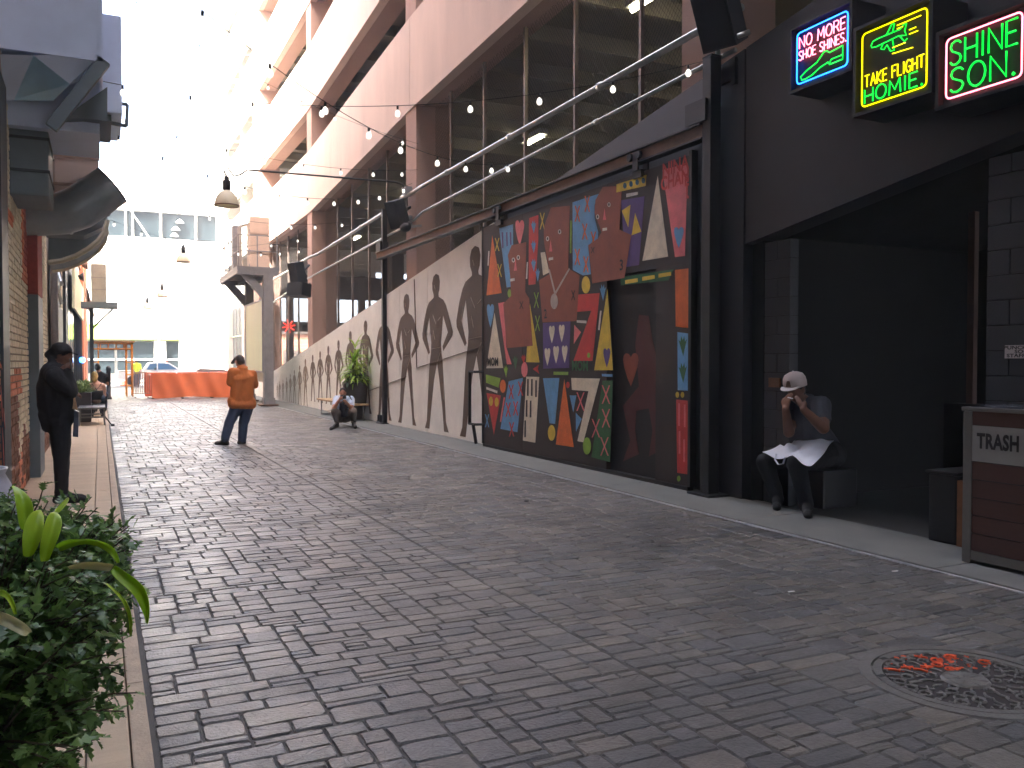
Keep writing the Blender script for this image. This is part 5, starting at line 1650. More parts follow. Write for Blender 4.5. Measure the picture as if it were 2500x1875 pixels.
class Fig:
    """A body of tapered limbs grown together into one continuous skin; each region keeps the material of the limb it grew from."""

    def __init__(self):
        self.p = []
        self.mats = []

    def mi(self, m):
        if m not in self.mats: self.mats.append(m)
        return self.mats.index(m)

    def cap(self, m, p0, r0, p1, r1): self.p.append(('c', self.mi(m), Vector(p0), r0, Vector(p1), r1)); return self

    def chain(self, m, pts, rs):
        for i in range(len(pts) - 1): self.cap(m, pts[i], rs[i], pts[i + 1], rs[i + 1])
        return self

    def ell(self, m, c, r, M=None): self.p.append(('e', self.mi(m), Vector(c), r, M or Matrix.Identity(3))); return self

    def hand(self, m, wrist, knuckle, side, curl, s=1.0):
        """palm from wrist to knuckles, four fingers of unequal length bending towards curl, thumb from the side of the palm"""
        w, k, sd, cu = Vector(wrist), Vector(knuckle), Vector(side).normalized(), Vector(curl).normalized()
        ax = (k - w).normalized()
        for o in (-.025, 0, .025): self.cap(m, w + sd * o * .7 * s, .018 * s, k + sd * o * s, .016 * s)
        for i, L in enumerate((.072, .084, .078, .060)):
            b0 = k + sd * (-.034 + .0225 * i) * s
            b1 = b0 + (ax * .75 + cu * .5).normalized() * L * .5 * s
            b2 = b1 + (ax * .15 + cu).normalized() * L * .5 * s
            self.cap(m, b0, .0105 * s, b1, .0098 * s); self.cap(m, b1, .0098 * s, b2, .008 * s)
        t0 = w + ax * .025 * s - sd * .03 * s
        t1 = t0 + (ax * .6 - sd * .7 + cu * .3).normalized() * .045 * s
        t2 = t1 + (ax * .8 + cu * .5).normalized() * .035 * s
        self.cap(m, t0, .014 * s, t1, .0125 * s); self.cap(m, t1, .0125 * s, t2, .010 * s)
        return self

    def head(self, skin, c, face, up, r=.1, hair=None, style='short'):
        """skull, jaw, nose, ears, eyes' brow ridge, hair; face: the way it looks"""
        c, fd, u = Vector(c), Vector(face).normalized(), Vector(up).normalized()
        sd = fd.cross(u).normalized(); u = sd.cross(fd).normalized()
        M = Matrix((sd, fd, u)).transposed()
        self.ell(skin, c, (r * .76, r * .95, r * 1.08), M)
        self.ell(skin, c + fd * r * .25 - u * r * .55, (r * .58, r * .66, r * .62), M)
        self.cap(skin, c + fd * r * .92 + u * r * .05, r * .10, c + fd * r * 1.12 - u * r * .32, r * .15)
        self.cap(skin, c + fd * r * .82 - u * r * .62 - sd * r * .2, r * .1, c + fd * r * .82 - u * r * .62 + sd * r * .2, r * .1)
        self.cap(skin, c + fd * r * .84 + u * r * .16 - sd * r * .35, r * .11, c + fd * r * .84 + u * r * .16 + sd * r * .35, r * .11)
        for s in (-1, 1): self.ell(skin, c + sd * s * r * .78 - u * r * .1, (r * .12, r * .2, r * .3), M)
        if hair:
            self.ell(hair, c - fd * r * .12 + u * r * .22, (r * .82, r * .95, r * .98), M)
            self.ell(hair, c - fd * r * .3 - u * r * .2, (r * .74, r * .75, r * .8), M)
            if style == 'long': self.ell(hair, c - fd * r * .35 - u * r * .75, (r * .85, r * .55, r * 1.0), M)
        return M

    def shoe(self, m, ankle, toe, sole=.022):
        a, t = Vector(ankle), Vector(toe)
        d = (t - a); d.z = 0; dn = d.normalized()
        heel = Vector((a.x, a.y, 0)) - dn * .045; tip = Vector((t.x, t.y, 0)) - dn * .035
        z = sole
        self.cap(m, heel + Vector((0, 0, z + .036)), .042, tip + Vector((0, 0, z + .028)), .034)
        self.cap(m, heel + Vector((0, 0, z + .03)) + dn * .1, .045, tip + Vector((0, 0, z + .03)) - dn * .03, .044)
        self.cap(m, Vector((a.x, a.y, z + .09)), .048, heel.lerp(tip, .55) + Vector((0, 0, z + .045)), .042)
        return self

    def build(self, name, label, voxel=.011, smooth=3, loc=None):
        V, F = [], []
        for q in self.p:
            if q[0] == 'c': v, f = _cap(q[2], q[3], q[4], q[5])
            else:
                mb = MB(); mb.ell(q[2], q[3], 14, 10, q[4]); v, f = mb.v, mb.f
            o = len(V); V += [tuple(x) for x in v]; F += [tuple(i + o for i in ff) for ff in f]
        me = bpy.data.meshes.new('person_body'); me.from_pydata(V, [], F); me.update()
        bm = bmesh.new(); bm.from_mesh(me); bmesh.ops.remove_doubles(bm, verts=bm.verts, dist=1e-6); bmesh.ops.recalc_face_normals(bm, faces=bm.faces); bm.to_mesh(me); bm.free()
        o = bpy.data.objects.new('person_body', me); COL.objects.link(o)
        md = o.modifiers.new('r', 'REMESH'); md.mode = 'VOXEL'; md.voxel_size = voxel; md.adaptivity = 0
        ms = o.modifiers.new('s', 'SMOOTH'); ms.factor = .5; ms.iterations = smooth
        dg = bpy.context.evaluated_depsgraph_get()
        ev = o.evaluated_get(dg)
        m2 = bpy.data.meshes.new_from_object(ev, depsgraph=dg)
        bpy.data.objects.remove(o)
        bpy.data.meshes.remove(me)
        n = len(m2.polygons)
        cen = np.empty(n * 3); m2.polygons.foreach_get('center', cen); cen = cen.reshape(-1, 3)
        D = np.empty((len(self.p), n))
        for i, q in enumerate(self.p):
            if q[0] == 'c':
                a, b = np.array(q[2]), np.array(q[4]); ab = b - a
                t = np.clip(((cen - a) @ ab) / max(1e-9, ab @ ab), 0, 1)
                D[i] = np.linalg.norm(cen - (a + t[:, None] * ab), axis=1) - (q[3] + (q[5] - q[3]) * t)
            else:
                Mi = np.array(q[4])
                loc_ = (cen - np.array(q[2])) @ Mi
                r = np.array(q[3])
                k = np.linalg.norm(loc_ / r, axis=1)
                D[i] = (k - 1) * r.min()
        win = np.array([q[1] for q in self.p])[D.argmin(axis=0)]
        # cloth hangs in folds: uneven push along the surface where it is not skin or hair
        vm = np.zeros(len(m2.vertices), bool)
        for p_ in m2.polygons:
            if self.mats[win[p_.index]].name.startswith('cloth_') and 'shoe' not in self.mats[win[p_.index]].name:
                for vi in p_.vertices: vm[vi] = True
        from mathutils import noise as _ns
        nv = len(m2.vertices)
        cc = np.empty(nv * 3); m2.vertices.foreach_get('co', cc); cc = cc.reshape(-1, 3)
        nn_ = np.empty(nv * 3); m2.vertex_normals.foreach_get('vector', nn_); nn_ = nn_.reshape(-1, 3)
        for vi in np.nonzero(vm)[0]:
            x, y, z = cc[vi]
            cc[vi] += nn_[vi] * (_ns.noise(Vector((x * 13, y * 13, z * 7))) * .007 + _ns.noise(Vector((x * 30 + 5, y * 30, z * 14))) * .0035)
        m2.vertices.foreach_set('co', cc.ravel()); m2.update()
        m2.materials.clear()
        for m in self.mats: m2.materials.append(m)
        m2.polygons.foreach_set('material_index', win.astype(np.int32))
        m2.polygons.foreach_set('use_smooth', [True] * n)
        m2.update()
        co = np.empty(len(m2.vertices) * 3); m2.vertices.foreach_get('co', co); co = co.reshape(-1, 3)
        L0 = Vector(loc) if loc is not None else Vector((float(co[:, 0].mean()), float(co[:, 1].mean()), float(co[:, 2].min())))
        co -= np.array(L0)
        m2.vertices.foreach_set('co', co.ravel()); m2.update()
        m2.name = name
        ob = bpy.data.objects.new(name, m2); COL.objects.link(ob); ob.location = L0; BASE[ob.name] = L0
        tag(ob, label, 'person')
        return ob


# ---------------- man in the orange polo shirt, seen from behind, looking down at his hands
Yo = 16.9
def o_(px, py, dy=0.0): return at(px, py, Y=Yo + dy)
F_ = Fig()
back = Vector((-.35, .94, 0))
hd = o_(585, 882, .06)
F_.head(SK_M, hd, Vector((-.45, .8, -.45)), Vector((-.2, .45, .9)), .105, H_GREY)
F_.cap(SK_M, o_(593, 897), .058, o_(588, 886, .04), .055)
F_.cap(H_DARK, hd + Vector((-.06, .06, .03)), .05, hd + Vector((-.12, .1, -.03)), .03)
ora = CL['orange']
sl, sr = o_(567, 908, -.03), o_(617, 914, .05)
ch = o_(592, 925); wa = o_(590, 960); hp = o_(588, 983)
F_.cap(ora, o_(592, 903), .10, ch, .165)
F_.cap(ora, sl + Vector((.05, 0, 0)), .085, sr - Vector((.05, 0, 0)), .085)
F_.cap(ora, ch + Vector((-.07, 0, -.02)), .15, ch + Vector((.08, .02, -.02)), .15)
F_.cap(ora, ch + Vector((-.05, 0, 0)), .15, wa + Vector((-.06, 0, 0)), .155); F_.cap(ora, ch + Vector((.06, 0, 0)), .15, wa + Vector((.07, 0, 0)), .155)
F_.cap(ora, wa + Vector((-.06, 0, 0)), .155, hp + Vector((-.05, 0, 0)), .15); F_.cap(ora, wa + Vector((.07, 0, 0)), .155, hp + Vector((.07, 0, 0)), .15)
F_.cap(ora, o_(571, 979), .12, o_(609, 981), .12); F_.cap(ora, o_(570, 986), .105, o_(612, 987), .105); F_.cap(ora, o_(572, 986, -.06), .10, o_(608, 987, -.06), .10)
el, er = o_(563, 934, .02), o_(621, 939, .12)
F_.chain(ora, [sl, el], [.085, .078]); F_.chain(ora, [sr, er], [.085, .08])
wl, wr = Vector((hd.x - .14, Yo + .28, 1.14)), Vector((hd.x + .0, Yo + .34, 1.15))
F_.chain(SK_M, [el - Vector((0, 0, .03)), wl], [.05, .034]); F_.chain(SK_M, [er - Vector((0, 0, .03)), wr], [.05, .034])
F_.hand(SK_M, wl, wl + Vector((.05, .07, .05)), (0, 0, 1), (.6, .2, 0)); F_.hand(SK_M, wr, wr + Vector((-.05, .07, .05)), (0, 0, 1), (-.6, .2, 0))
je = CL['jeans']
hl, hr = o_(575, 999), o_(603, 999)
kl, kr = o_(560, 1033, -.05), o_(594, 1035, .02)
al, ar = o_(550, 1070, -.1), o_(591, 1071, .0)
F_.chain(je, [hl, kl, al], [.115, .092, .082]); F_.chain(je, [hr, kr, ar], [.115, .092, .082])
F_.cap(je, hl + Vector((.02, 0, .05)), .115, hr + Vector((-.02, 0, .05)), .115)
F_.shoe(CL['shoe'], (al.x, al.y, 0), at(524, 1083, Z=.02), .0); F_.shoe(CL['shoe'], (ar.x, ar.y, 0), at(582, 1083, Z=.02) + Vector((0, .1, 0)), .0)
person = F_.build('person', 'man in orange polo shirt and dark jeans standing with his back turned', .013, 2)
cl_ = MB(); cl_.tube([o_(592, 897) + Vector((math.cos(a) * .085, math.sin(a) * .08, .02 * math.sin(a))) for a in [i * math.pi / 8 for i in range(16)]], .016, 6, closed=True)
cl_.build('collar', ora, person, smooth=True)
ph = MB(); c = (wl + wr) / 2 + Vector((0, .1, .06)); ph.obox(c, (.035, 0, 0), (0, .03, .06), (0, -.006, .003))
tag(ph.build('phone', M_BLACK), 'dark phone held by the man in the orange shirt', 'phone')

# ---------------- person in black on the left walk, side view
Yk = 10.55
def k_(px, py, dy=0.0): return at(px, py, Y=Yk + dy)
F_ = Fig()
bk = CL['black']
hd = k_(152, 866)
F_.head(SK_D, hd, Vector((.85, -.2, -.45)), Vector((.42, -.05, .9)), .108, H_DARK)
F_.ell(bk, hd + Vector((-.015, 0, .045)), (.105, .105, .095))
F_.cap(bk, k_(125, 858), .03, k_(117, 866), .035); F_.cap(bk, k_(131, 880), .06, k_(122, 868), .035)
F_.cap(SK_D, k_(140, 892), .06, k_(150, 880), .06)
F_.cap(bk, k_(138, 900), .085, k_(120, 908), .09)
F_.chain(bk, [k_(132, 912), k_(132, 945), k_(135, 985), k_(141, 1020)], [.14, .175, .18, .165])
F_.chain(bk, [k_(146, 920, -.1), k_(150, 960, -.08), k_(150, 1010, -.05)], [.10, .125, .135])
F_.cap(bk, k_(130, 915, .13), .095, k_(130, 915, -.15), .095)
F_.cap(bk, k_(112, 1012, -.05), .08, k_(116, 1042, -.05), .06)
# near arm raised to the face
sh, eb, wr = k_(134, 920, -.2), k_(172, 955, -.24), k_(166, 912, -.16)
F_.chain(bk, [sh, eb, wr], [.095, .078, .055])
F_.hand(SK_D, wr, wr + Vector((.01, .02, .07)), (1, 0, 0), (.1, .8, .2), 1.05)
# far arm holding the bags
sh2, eb2, wr2 = k_(138, 920, .18), k_(160, 975, .16), k_(177, 960, .0)
F_.chain(bk, [sh2, eb2, wr2], [.09, .075, .05])
F_.hand(SK_D, wr2, wr2 + Vector((.05, -.03, .0)), (0, 1, 0), (0, 0, -1))
bt = CL['blacktrouser']
hp = k_(146, 1035)
F_.cap(bt, hp + Vector((0, .07, 0)), .115, hp + Vector((0, -.08, 0)), .115)
for s, kx, ax, tx in ((-.08, 149, 149, 200), (.09, 153, 150, 195)):
    kn = at(kx, 1126, Y=Yk + s); an = at(ax, 1205, Y=Yk + s)
    F_.chain(bt, [hp + Vector((0, s, 0)), kn, an], [.115, .078, .062])
    F_.cap(bt, an, .065, Vector((an.x, an.y, .14)), .07)
    toe = at(tx, 1226 if s < 0 else 1216, Z=.06)
    F_.shoe(CL['shoeblack'], (an.x, an.y, .02), (an.x + .25, Yk + s - .03, .02), .022)
person = F_.build('person', 'person in a black coat and cap standing sideways by the brick wall', .012, 2)
# brim and phone strip
MB().obox(hd + Vector((.10, -.02, .02)), (.055, 0, -.022), (0, .065, 0), (.003, 0, .006)).build('cap_brim', bk, person)
tag(MB().obox(wr + Vector((.03, -.02, .09)), (.006, 0, .002), (0, .03, 0), (-.015, 0, .07)).build('phone', M_ALU), 'phone held up by the person in black', 'phone')
pbag = MB()
a, b_, c = k_(176, 957, -.05), k_(157, 990, -.06), k_(190, 1000, -.06)
pbag.prism([a, k_(172, 962, -.05), b_, k_(170, 996, -.06), c, k_(183, 968, -.05)], (0, -.07, 0))
tag(pbag.build('paper_bag', mat('brown_paper', srgb(176, 138, 100), rough=.8, var=.2, scale=20, bump=.4)), 'crumpled brown paper bag held by the person in black', 'bag')
sb = MB(); sb.prism([k_(182, 1000, -.02), k_(193, 1004, -.02), k_(191, 1066, -.02), k_(178, 1064, -.02)], (0, -.09, 0))
tag(sb.build('carrier_bag', mat('carrier_black', srgb(60, 66, 82), rough=.35, var=.2)), 'dark glossy carrier bag hanging at the leg of the person in black', 'bag')

# ---------------- crouching photographer
Yp = 20.3
def p_(px, py, dy=0.0): return at(px, py, Y=Yp + dy)
F_ = Fig()
hd = p_(837, 958, -.12)
tocam = (EYE - hd).normalized()
F_.head(SK_M, hd, tocam + Vector((0, 0, -.15)), Vector((0, -.1, 1)), .1, H_DARK)
pb_ = CL['paleblue']; tp = CL['taupe']
sl, sr = p_(822, 974, .0), p_(857, 975, .0)
ch = p_(839, 985, .06); hp = p_(839, 1014, .22)
F_.cap(SK_M, p_(838, 968, -.05), .055, p_(838, 976), .06)
F_.cap(pb_, sl + Vector((.05, 0, 0)), .085, sr - Vector((.05, 0, 0)), .085)
F_.chain(pb_, [p_(839, 978, .02), ch, p_(839, 1002, .16)], [.13, .165, .16]); F_.cap(tp, p_(839, 1006, .18), .165, hp, .17)
F_.cap(CL['navy'], p_(838, 988, -.08), .09, p_(840, 1008, -.02), .11)
el, er = p_(815, 998, -.22), p_(858, 998, -.2)
F_.chain(pb_, [sl, sl.lerp(el, .55)], [.088, .08]); F_.chain(pb_, [sr, sr.lerp(er, .55)], [.088, .08])
wl, wr = p_(826, 980, -.3), p_(847, 984, -.3)
F_.chain(SK_M, [sl.lerp(el, .5), el, wl], [.06, .052, .036]); F_.chain(SK_M, [sr.lerp(er, .5), er, wr], [.06, .052, .036])
F_.hand(SK_M, wl, wl + Vector((.03, -.03, .06)), (0, 0, 1), (1, -.2, .2)); F_.hand(SK_M, wr, wr + Vector((-.04, -.03, .04)), (0, 0, 1), (-1, -.2, .2))
for s, (kx, ky), (ax, ay), (tx, ty) in ((-1, (817, 1004), (823, 1034), (807, 1046)), (1, (863, 1004), (863, 1034), (868, 1044))):
    kn = p_(kx, ky, -.22); an = p_(ax, ay, -.05); an.z = .12
    F_.chain(tp, [hp + Vector((s * .1, 0, -.02)), kn, an], [.13, .09, .062])
    toe = at(tx, ty, Z=.04)
    F_.shoe(CL['shoe'], (an.x, an.y, 0), (toe.x, min(toe.y, an.y - .12), 0), .0 if s < 0 else .02)
F_.cap(tp, hp + Vector((-.08, .02, -.03)), .15, hp + Vector((.08, .02, -.03)), .15)
person = F_.build('person', 'crouching photographer in a pale blue shirt holding a camera to the face', .012, 2)
st = MB(); st.tube([p_(853, 966, -.02), p_(858, 976, -.1), p_(850, 992, -.16), p_(842, 1004, -.14)], .02, 6); st.build('strap', CL['black'], person)
cm = thing('camera_body', 'black camera held by the crouching photographer', 'camera', p_(838, 972, -.28))
c = p_(838, 969, -.27)
MB().bbox(c - Vector((.07, .03, .045)), c + Vector((.07, .03, .045)), .012).build('body', M_BLACK, cm)
MB().lathe([(.035, 0), (.038, -.09), (.03, -.1), (0, -.09)], c + Vector((0, -.03, 0)), 14, 'Y').build('lens', M_BLACK, cm, smooth=True)

# ---------------- seated man with cap and white apron
def s_(px, py, X): return at(px, py, X=X)
F_ = Fig()
gy = CL['grey']; bt = CL['blacktrouser']
hd = s_(1943, 950, 6.62)
F_.head(SK_D, hd, Vector((-.9, -.25, -.35)), Vector((-.25, 0, 1)), .112, H_DARK)
F_.cap(SK_D, hd + Vector((.05, 0, -.1)), .07, s_(1972, 985, 6.75), .07)
sl, sr = s_(2004, 990, 6.72), s_(1932, 990, 6.86)
F_.cap(gy, sl, .10, sr, .10)
ch = s_(1972, 1015, 6.84); be = s_(1975, 1060, 6.86); hp = s_(2010, 1098, 6.98)
F_.chain(gy, [s_(1970, 992, 6.80), ch, be, hp], [.14, .19, .215, .19])
F_.cap(gy, ch + Vector((0, .1, 0)), .15, ch + Vector((0, -.1, 0)), .15)
el, wl, kl_ = s_(2010, 1045, 6.50), s_(1962, 1000, 6.36), s_(1950, 978, 6.36)
er, wr, kr_ = s_(1926, 1055, 6.52), s_(1918, 998, 6.40), s_(1922, 976, 6.42)
F_.chain(gy, [sl, sl.lerp(el, .6)], [.105, .088]); F_.chain(gy, [sr, sr.lerp(er, .6)], [.10, .085])
F_.chain(SK_D, [sl.lerp(el, .55), el, wl], [.07, .062, .038]); F_.chain(SK_D, [sr.lerp(er, .55), er, wr], [.066, .06, .038])
F_.hand(SK_D, wl, wl + (kl_ - wl).normalized() * .085, (0, 1, .3), (.2, .5, .5), 1.1); F_.hand(SK_D, wr, wr + (kr_ - wr).normalized() * .085, (.2, -1, 0), (.3, -.5, .6), 1.1)
for (kx, ky, kX), (ax, ay, aX), (tx, ty), s in (((1868, 1128, 6.42), (1896, 1222, 6.50), (1874, 1243), 1), ((1945, 1132, 6.38), (1968, 1240, 6.46), (1952, 1262), -1)):
    kn = s_(kx, ky, kX); an = s_(ax, ay, aX); an.z = .13
    F_.chain(bt, [hp + Vector((0, s * .12, -.03)), kn, an], [.135, .098, .072])
    F_.cap(bt, an, .072, an + Vector((0, 0, -.03)), .078)
    toe = at(tx, ty, Z=.05)
    F_.shoe(CL['shoeblack'], (an.x, an.y, 0), (an.x - .24, toe.y, 0), .02)
F_.cap(bt, hp + Vector((0, .12, -.04)), .15, hp + Vector((0, -.12, -.04)), .15)
person = F_.build('person', 'man seated in the dark entrance wearing a pale cap and white apron', .011, 2)
# cap: crown, brim, button
cp = MB()
fd = Vector((-.93, -.25, -.25)).normalized(); up = Vector((-.22, -.02, 1)); sd_ = fd.cross(up).normalized(); up = sd_.cross(fd).normalized()
Mh = Matrix((sd_, fd, up)).transposed()
prof = [(.122, -.01), (.123, .03), (.117, .075), (.095, .115), (.05, .138), (.0, .144)]
cp.lathe(prof, hd + up * .045, 18, 'Z', Mh)
cap_o = cp.build('cap', mat('cap_cloth', srgb(206, 190, 184), rough=.8, var=.06), person, smooth=True)
br = MB()
bp = []
for k in range(11):
    a = math.pi * (k / 10)
    bp.append(hd + up * .045 + fd * (.09 + .105 * math.sin(a)) + sd_ * (-.105 * math.cos(a)) - up * (.018 * math.sin(a)))
br.prism(bp, up * .008)
br.build('brim', mat('brim_cloth', srgb(224, 216, 214), rough=.8, var=.05), cap_o)
MB().ell(hd + up * .19, .012, 8, 6).build('button', MATS['brim_cloth'], cap_o)
MB().prism([hd + up * (.06) + fd * .128 + sd_ * (-.03), hd + up * .06 + fd * .128 + sd_ * .03, hd + up * .12 + fd * .113 + sd_ * .015, hd + up * .12 + fd * .113 - sd_ * .015], fd * .006).build('badge', M_RUST, cap_o)
# apron sheet over the thighs
ap = MB()
n1, n2 = 18, 12
corner = {(0, 0): s_(1934, 1068, 6.70), (1, 0): s_(2036, 1080, 6.84), (0, 1): s_(1860, 1108, 6.40), (1, 1): s_(1978, 1136, 6.28)}
from mathutils.bvhtree import BVHTree
pm = person.data
bvh = BVHTree.FromPolygons([v.co + person.location for v in pm.vertices], [tuple(p.vertices) for p in pm.polygons])
G = {}
for i in range(n1 + 1):
    for j in range(n2 + 1):
        u, v = i / n1, j / n2
        p = corner[0, 0] * (1 - u) * (1 - v) + corner[1, 0] * u * (1 - v) + corner[0, 1] * (1 - u) * v + corner[1, 1] * u * v
        top = .80 if v > .12 else .74
        h = bvh.ray_cast(Vector((p.x, p.y, top)), Vector((0, 0, -1)), .5)
        z = h[0].z if h[0] is not None and h[0].z < top - .01 else p.z - .06
        z = p.z if v < .3 else min(max(z, p.z - .035), p.z + .05)
        G[i, j] = [p, z]
for _ in range(2):
    N_ = {}
    for (i, j), (p, z) in G.items():
        nb = [G[a_, b2][1] for a_, b2 in ((i - 1, j), (i + 1, j), (i, j - 1), (i, j + 1)) if (a_, b2) in G]
        N_[i, j] = [p, max(z, .45 * z + .55 * sum(nb) / len(nb))]
    G = N_
for _ in range(2):
    N_ = {}
    for (i, j), (p, z) in G.items():
        nb = [G[a_, b2][1] for a_, b2 in ((i - 1, j), (i + 1, j), (i, j - 1), (i, j + 1)) if (a_, b2) in G]
        N_[i, j] = [p, .5 * z + .5 * sum(nb) / len(nb) + .004]
    G = N_
V_ = [Vector((G[i, j][0].x, G[i, j][0].y, G[i, j][1] + .014 + .006 * math.sin(i * 1.1 + j * .4))) for i in range(n1 + 1) for j in range(n2 + 1)]
fcs = [(i * (n2 + 1) + j, (i + 1) * (n2 + 1) + j, (i + 1) * (n2 + 1) + j + 1, i * (n2 + 1) + j + 1) for i in range(n1) for j in range(n2)]
ap.add(V_, fcs); ap.add([p - Vector((0, 0, .006)) for p in V_], [tuple(reversed(f)) for f in fcs])
apo = ap.build('apron', mat('apron_white', srgb(240, 243, 255), rough=.8, var=.05, scale=6, bump=.4, bscale=10), person, smooth=True)
lp = [s_(1895, 1108, 6.36), s_(1892, 1122, 6.33), s_(1900, 1134, 6.32), s_(1912, 1132, 6.33), s_(1917, 1116, 6.36)]
tp_ = MB()
for a, b_ in zip(lp[:-1], lp[1:]): tp_.bar(a, b_, .004, .022, up=(1, 0, 0))
tp_.build('tie_loop', MATS['apron_white'], apo)
ci = MB(); ci.tube([kl_ + Vector((-.05, .03, .02)), kl_ + Vector((-.05, .1, .03))], .006, 6)
tag(ci.build('cigarette', MATS['brim_cloth']), 'cigarette in the hands of the seated man in the cap', 'cigarette')
se = thing('black_stool', 'black block seat under the seated man in the cap', 'seat', (7.0, 6.75, .02))
c = hp
MB().bbox((c.x - .24, c.y - .24, .03), (c.x + .25, c.y + .24, c.z - .19), .02).build('seat_block', M_BLACK, se)
MB().box((c.x - .2, c.y - .2, .0185), (c.x + .2, c.y + .2, .03)).build('base', M_BLACK, se)

# ---------------- seated people by the far tables
def seated(label, Y, head_px, sh_px, top, hair, skin, style='short', lean=0.0, strap=False):
    F = Fig()
    hd = at(*head_px, Y=Y - .05)
    F.head(skin, hd, Vector((.2, 1, -.3)), Vector((0, .2, 1)), .105, hair, style)
    sc_ = at(*sh_px, Y=Y)
    F.cap(skin, hd - Vector((0, 0, .06)), .055, sc_ + Vector((0, 0, .06)), .06)
    F.cap(top, sc_ + Vector((-.15, 0, 0)), .08, sc_ + Vector((.15, 0, 0)), .08)
    hp = Vector((sc_.x - lean, Y - .02, .56))
    F.chain(top, [sc_, sc_.lerp(hp, .5), hp], [.14, .15, .16])
    for s in (-1, 1):
        e = sc_ + Vector((s * .2, .1, -.27)); w = e + Vector((-s * .08, .24, .05))
        F.chain(skin if strap else top, [sc_ + Vector((s * .16, 0, 0)), sc_.lerp(e, .55) + Vector((s * .08, 0, 0))], [.07, .06])
        F.chain(skin, [sc_.lerp(e, .5) + Vector((s * .08, 0, 0)), e, w], [.05, .045, .032])
        F.hand(skin, w, w + Vector((0, .08, 0)), (1, 0, 0), (0, .3, -1))
        k = hp + Vector((s * .13, .42, -.02)); a = k + Vector((0, .05, -.4))
        F.chain(CL['jeans'], [hp + Vector((s * .1, 0, 0)), k, a], [.12, .08, .06])
        F.shoe(CL['shoeblack'], (a.x, a.y, 0), (a.x, a.y + .2, 0), .022)
    return F.build('person', label, .016, 2), hd, sc_, hp


pr_, _, sc1, hp1 = seated('dark haired person in black leaning over the far table', 29.6, (238, 897), (245, 917), CL['black'], H_DARK, SK_M)
pr_, _, sc2, hp2 = seated('blond woman in an open backed top seated at the table', 26.4, (231, 918), (236, 942), SK_L, H_BLOND, SK_L, 'long', 0, True)
x_ = MB()
for s in (-1, 1): x_.tube([sc2 + Vector((s * .12, -.08, .06)), sc2 + Vector((0, -.152, -.1)), sc2 + Vector((-s * .13, -.12, -.26))], .012, 5)
x_.build('straps', CL['black'], pr_)
tpb = MB(); tpb.lathe([(.158, -.16), (.165, 0), (.165, .1)], hp2 + Vector((0, 0, .12)), 16); tpb.build('black_top', CL['black'], pr_, smooth=True)
for i, (h, lab) in enumerate(((hp1, 'black stool under the dark haired person at the far table'), (hp2, 'black stool under the blond woman'))):
    t = thing('stool', lab, 'stool', (h.x, h.y, .022))
    MB().lathe([(0, .36), (.19, .36), (.2, .385), (.19, .41), (0, .41)], (h.x, h.y, 0), 16).build('seat', M_BLACK, t)
    for a in range(4):
        an = a * math.pi / 2 + .78
        MB().tube([(h.x + math.cos(an) * .13, h.y + math.sin(an) * .13, .36), (h.x + math.cos(an) * .18, h.y + math.sin(an) * .18, .024)], .014, 6).build('leg', M_BLACK, t)
# worker in the street
F_ = Fig()
q = at(334, 906, Y=60.0)
bx, by = q.x, 60.0
F_.head(SK_M, (bx, by, 1.62), (-1, -.2, -.2), (0, 0, 1), .11, H_DARK)
F_.chain(CL['hivis'], [(bx, by, 1.42), (bx, by, 1.15), (bx, by, .95)], [.14, .16, .16]); F_.cap(CL['hivis'], (bx - .17, by, 1.42), .08, (bx + .17, by, 1.42), .08)
for s in (-1, 1):
    F_.chain(CL['hivis'], [(bx + s * .2, by, 1.4), (bx + s * .24, by - .05, 1.12)], [.07, .06]); F_.chain(SK_M, [(bx + s * .24, by - .05, 1.12), (bx + s * .2, by - .2, .92)], [.045, .035])
    F_.hand(SK_M, (bx + s * .2, by - .2, .92), (bx + s * .2, by - .25, .85), (1, 0, 0), (0, -.3, -1))
    F_.chain(CL['jeans'], [(bx + s * .1, by, .92), (bx + s * .1, by, .5), (bx + s * .1, by, .1)], [.12, .09, .07]); F_.shoe(CL['shoe'], (bx + s * .1, by, 0), (bx + s * .1, by - .2, 0), -.03)
person = F_.build('person', 'worker in a bright yellow vest and white helmet in the street', .02, 2)
MB().lathe([(.15, -.02), (.125, 0), (.12, .06), (.07, .11), (0, .12)], (bx, by, 1.68), 14).build('helmet', M_WHITE, person, smooth=True)
# ================================================================ bench, pot plant, foreground plants
M_OAK = mat('bench_wood', srgb(176, 146, 104), rough=.6, var=.2, scale=4, stretch=(6, .6, 6))
bn = thing('wooden_bench', 'slatted wooden bench with thin metal legs along the cream wall', 'bench', (6.05, 23.4, .02))
y0, y1 = 21.6, 25.7
for k in range(4):
    x = 5.84 + k * .11
    MB().bbox((x, y0, .43), (x + .1, y1, .48), .006).build('slat', M_OAK, bn)
for y in (22.0, 25.2):
    lg = MB(); lg.box((5.86, y, .02), (5.89, y + .03, .429)); lg.box((6.22, y, .02), (6.25, y + .03, .429)); lg.box((5.86, y, .0205), (6.25, y + .03, .045)); lg.build('leg', M_GREYSTEEL, bn)
MB().bar((6.05, 22.05, .40), (6.05, 25.2, .12), .015, .015).build('brace', M_GREYSTEEL, bn)


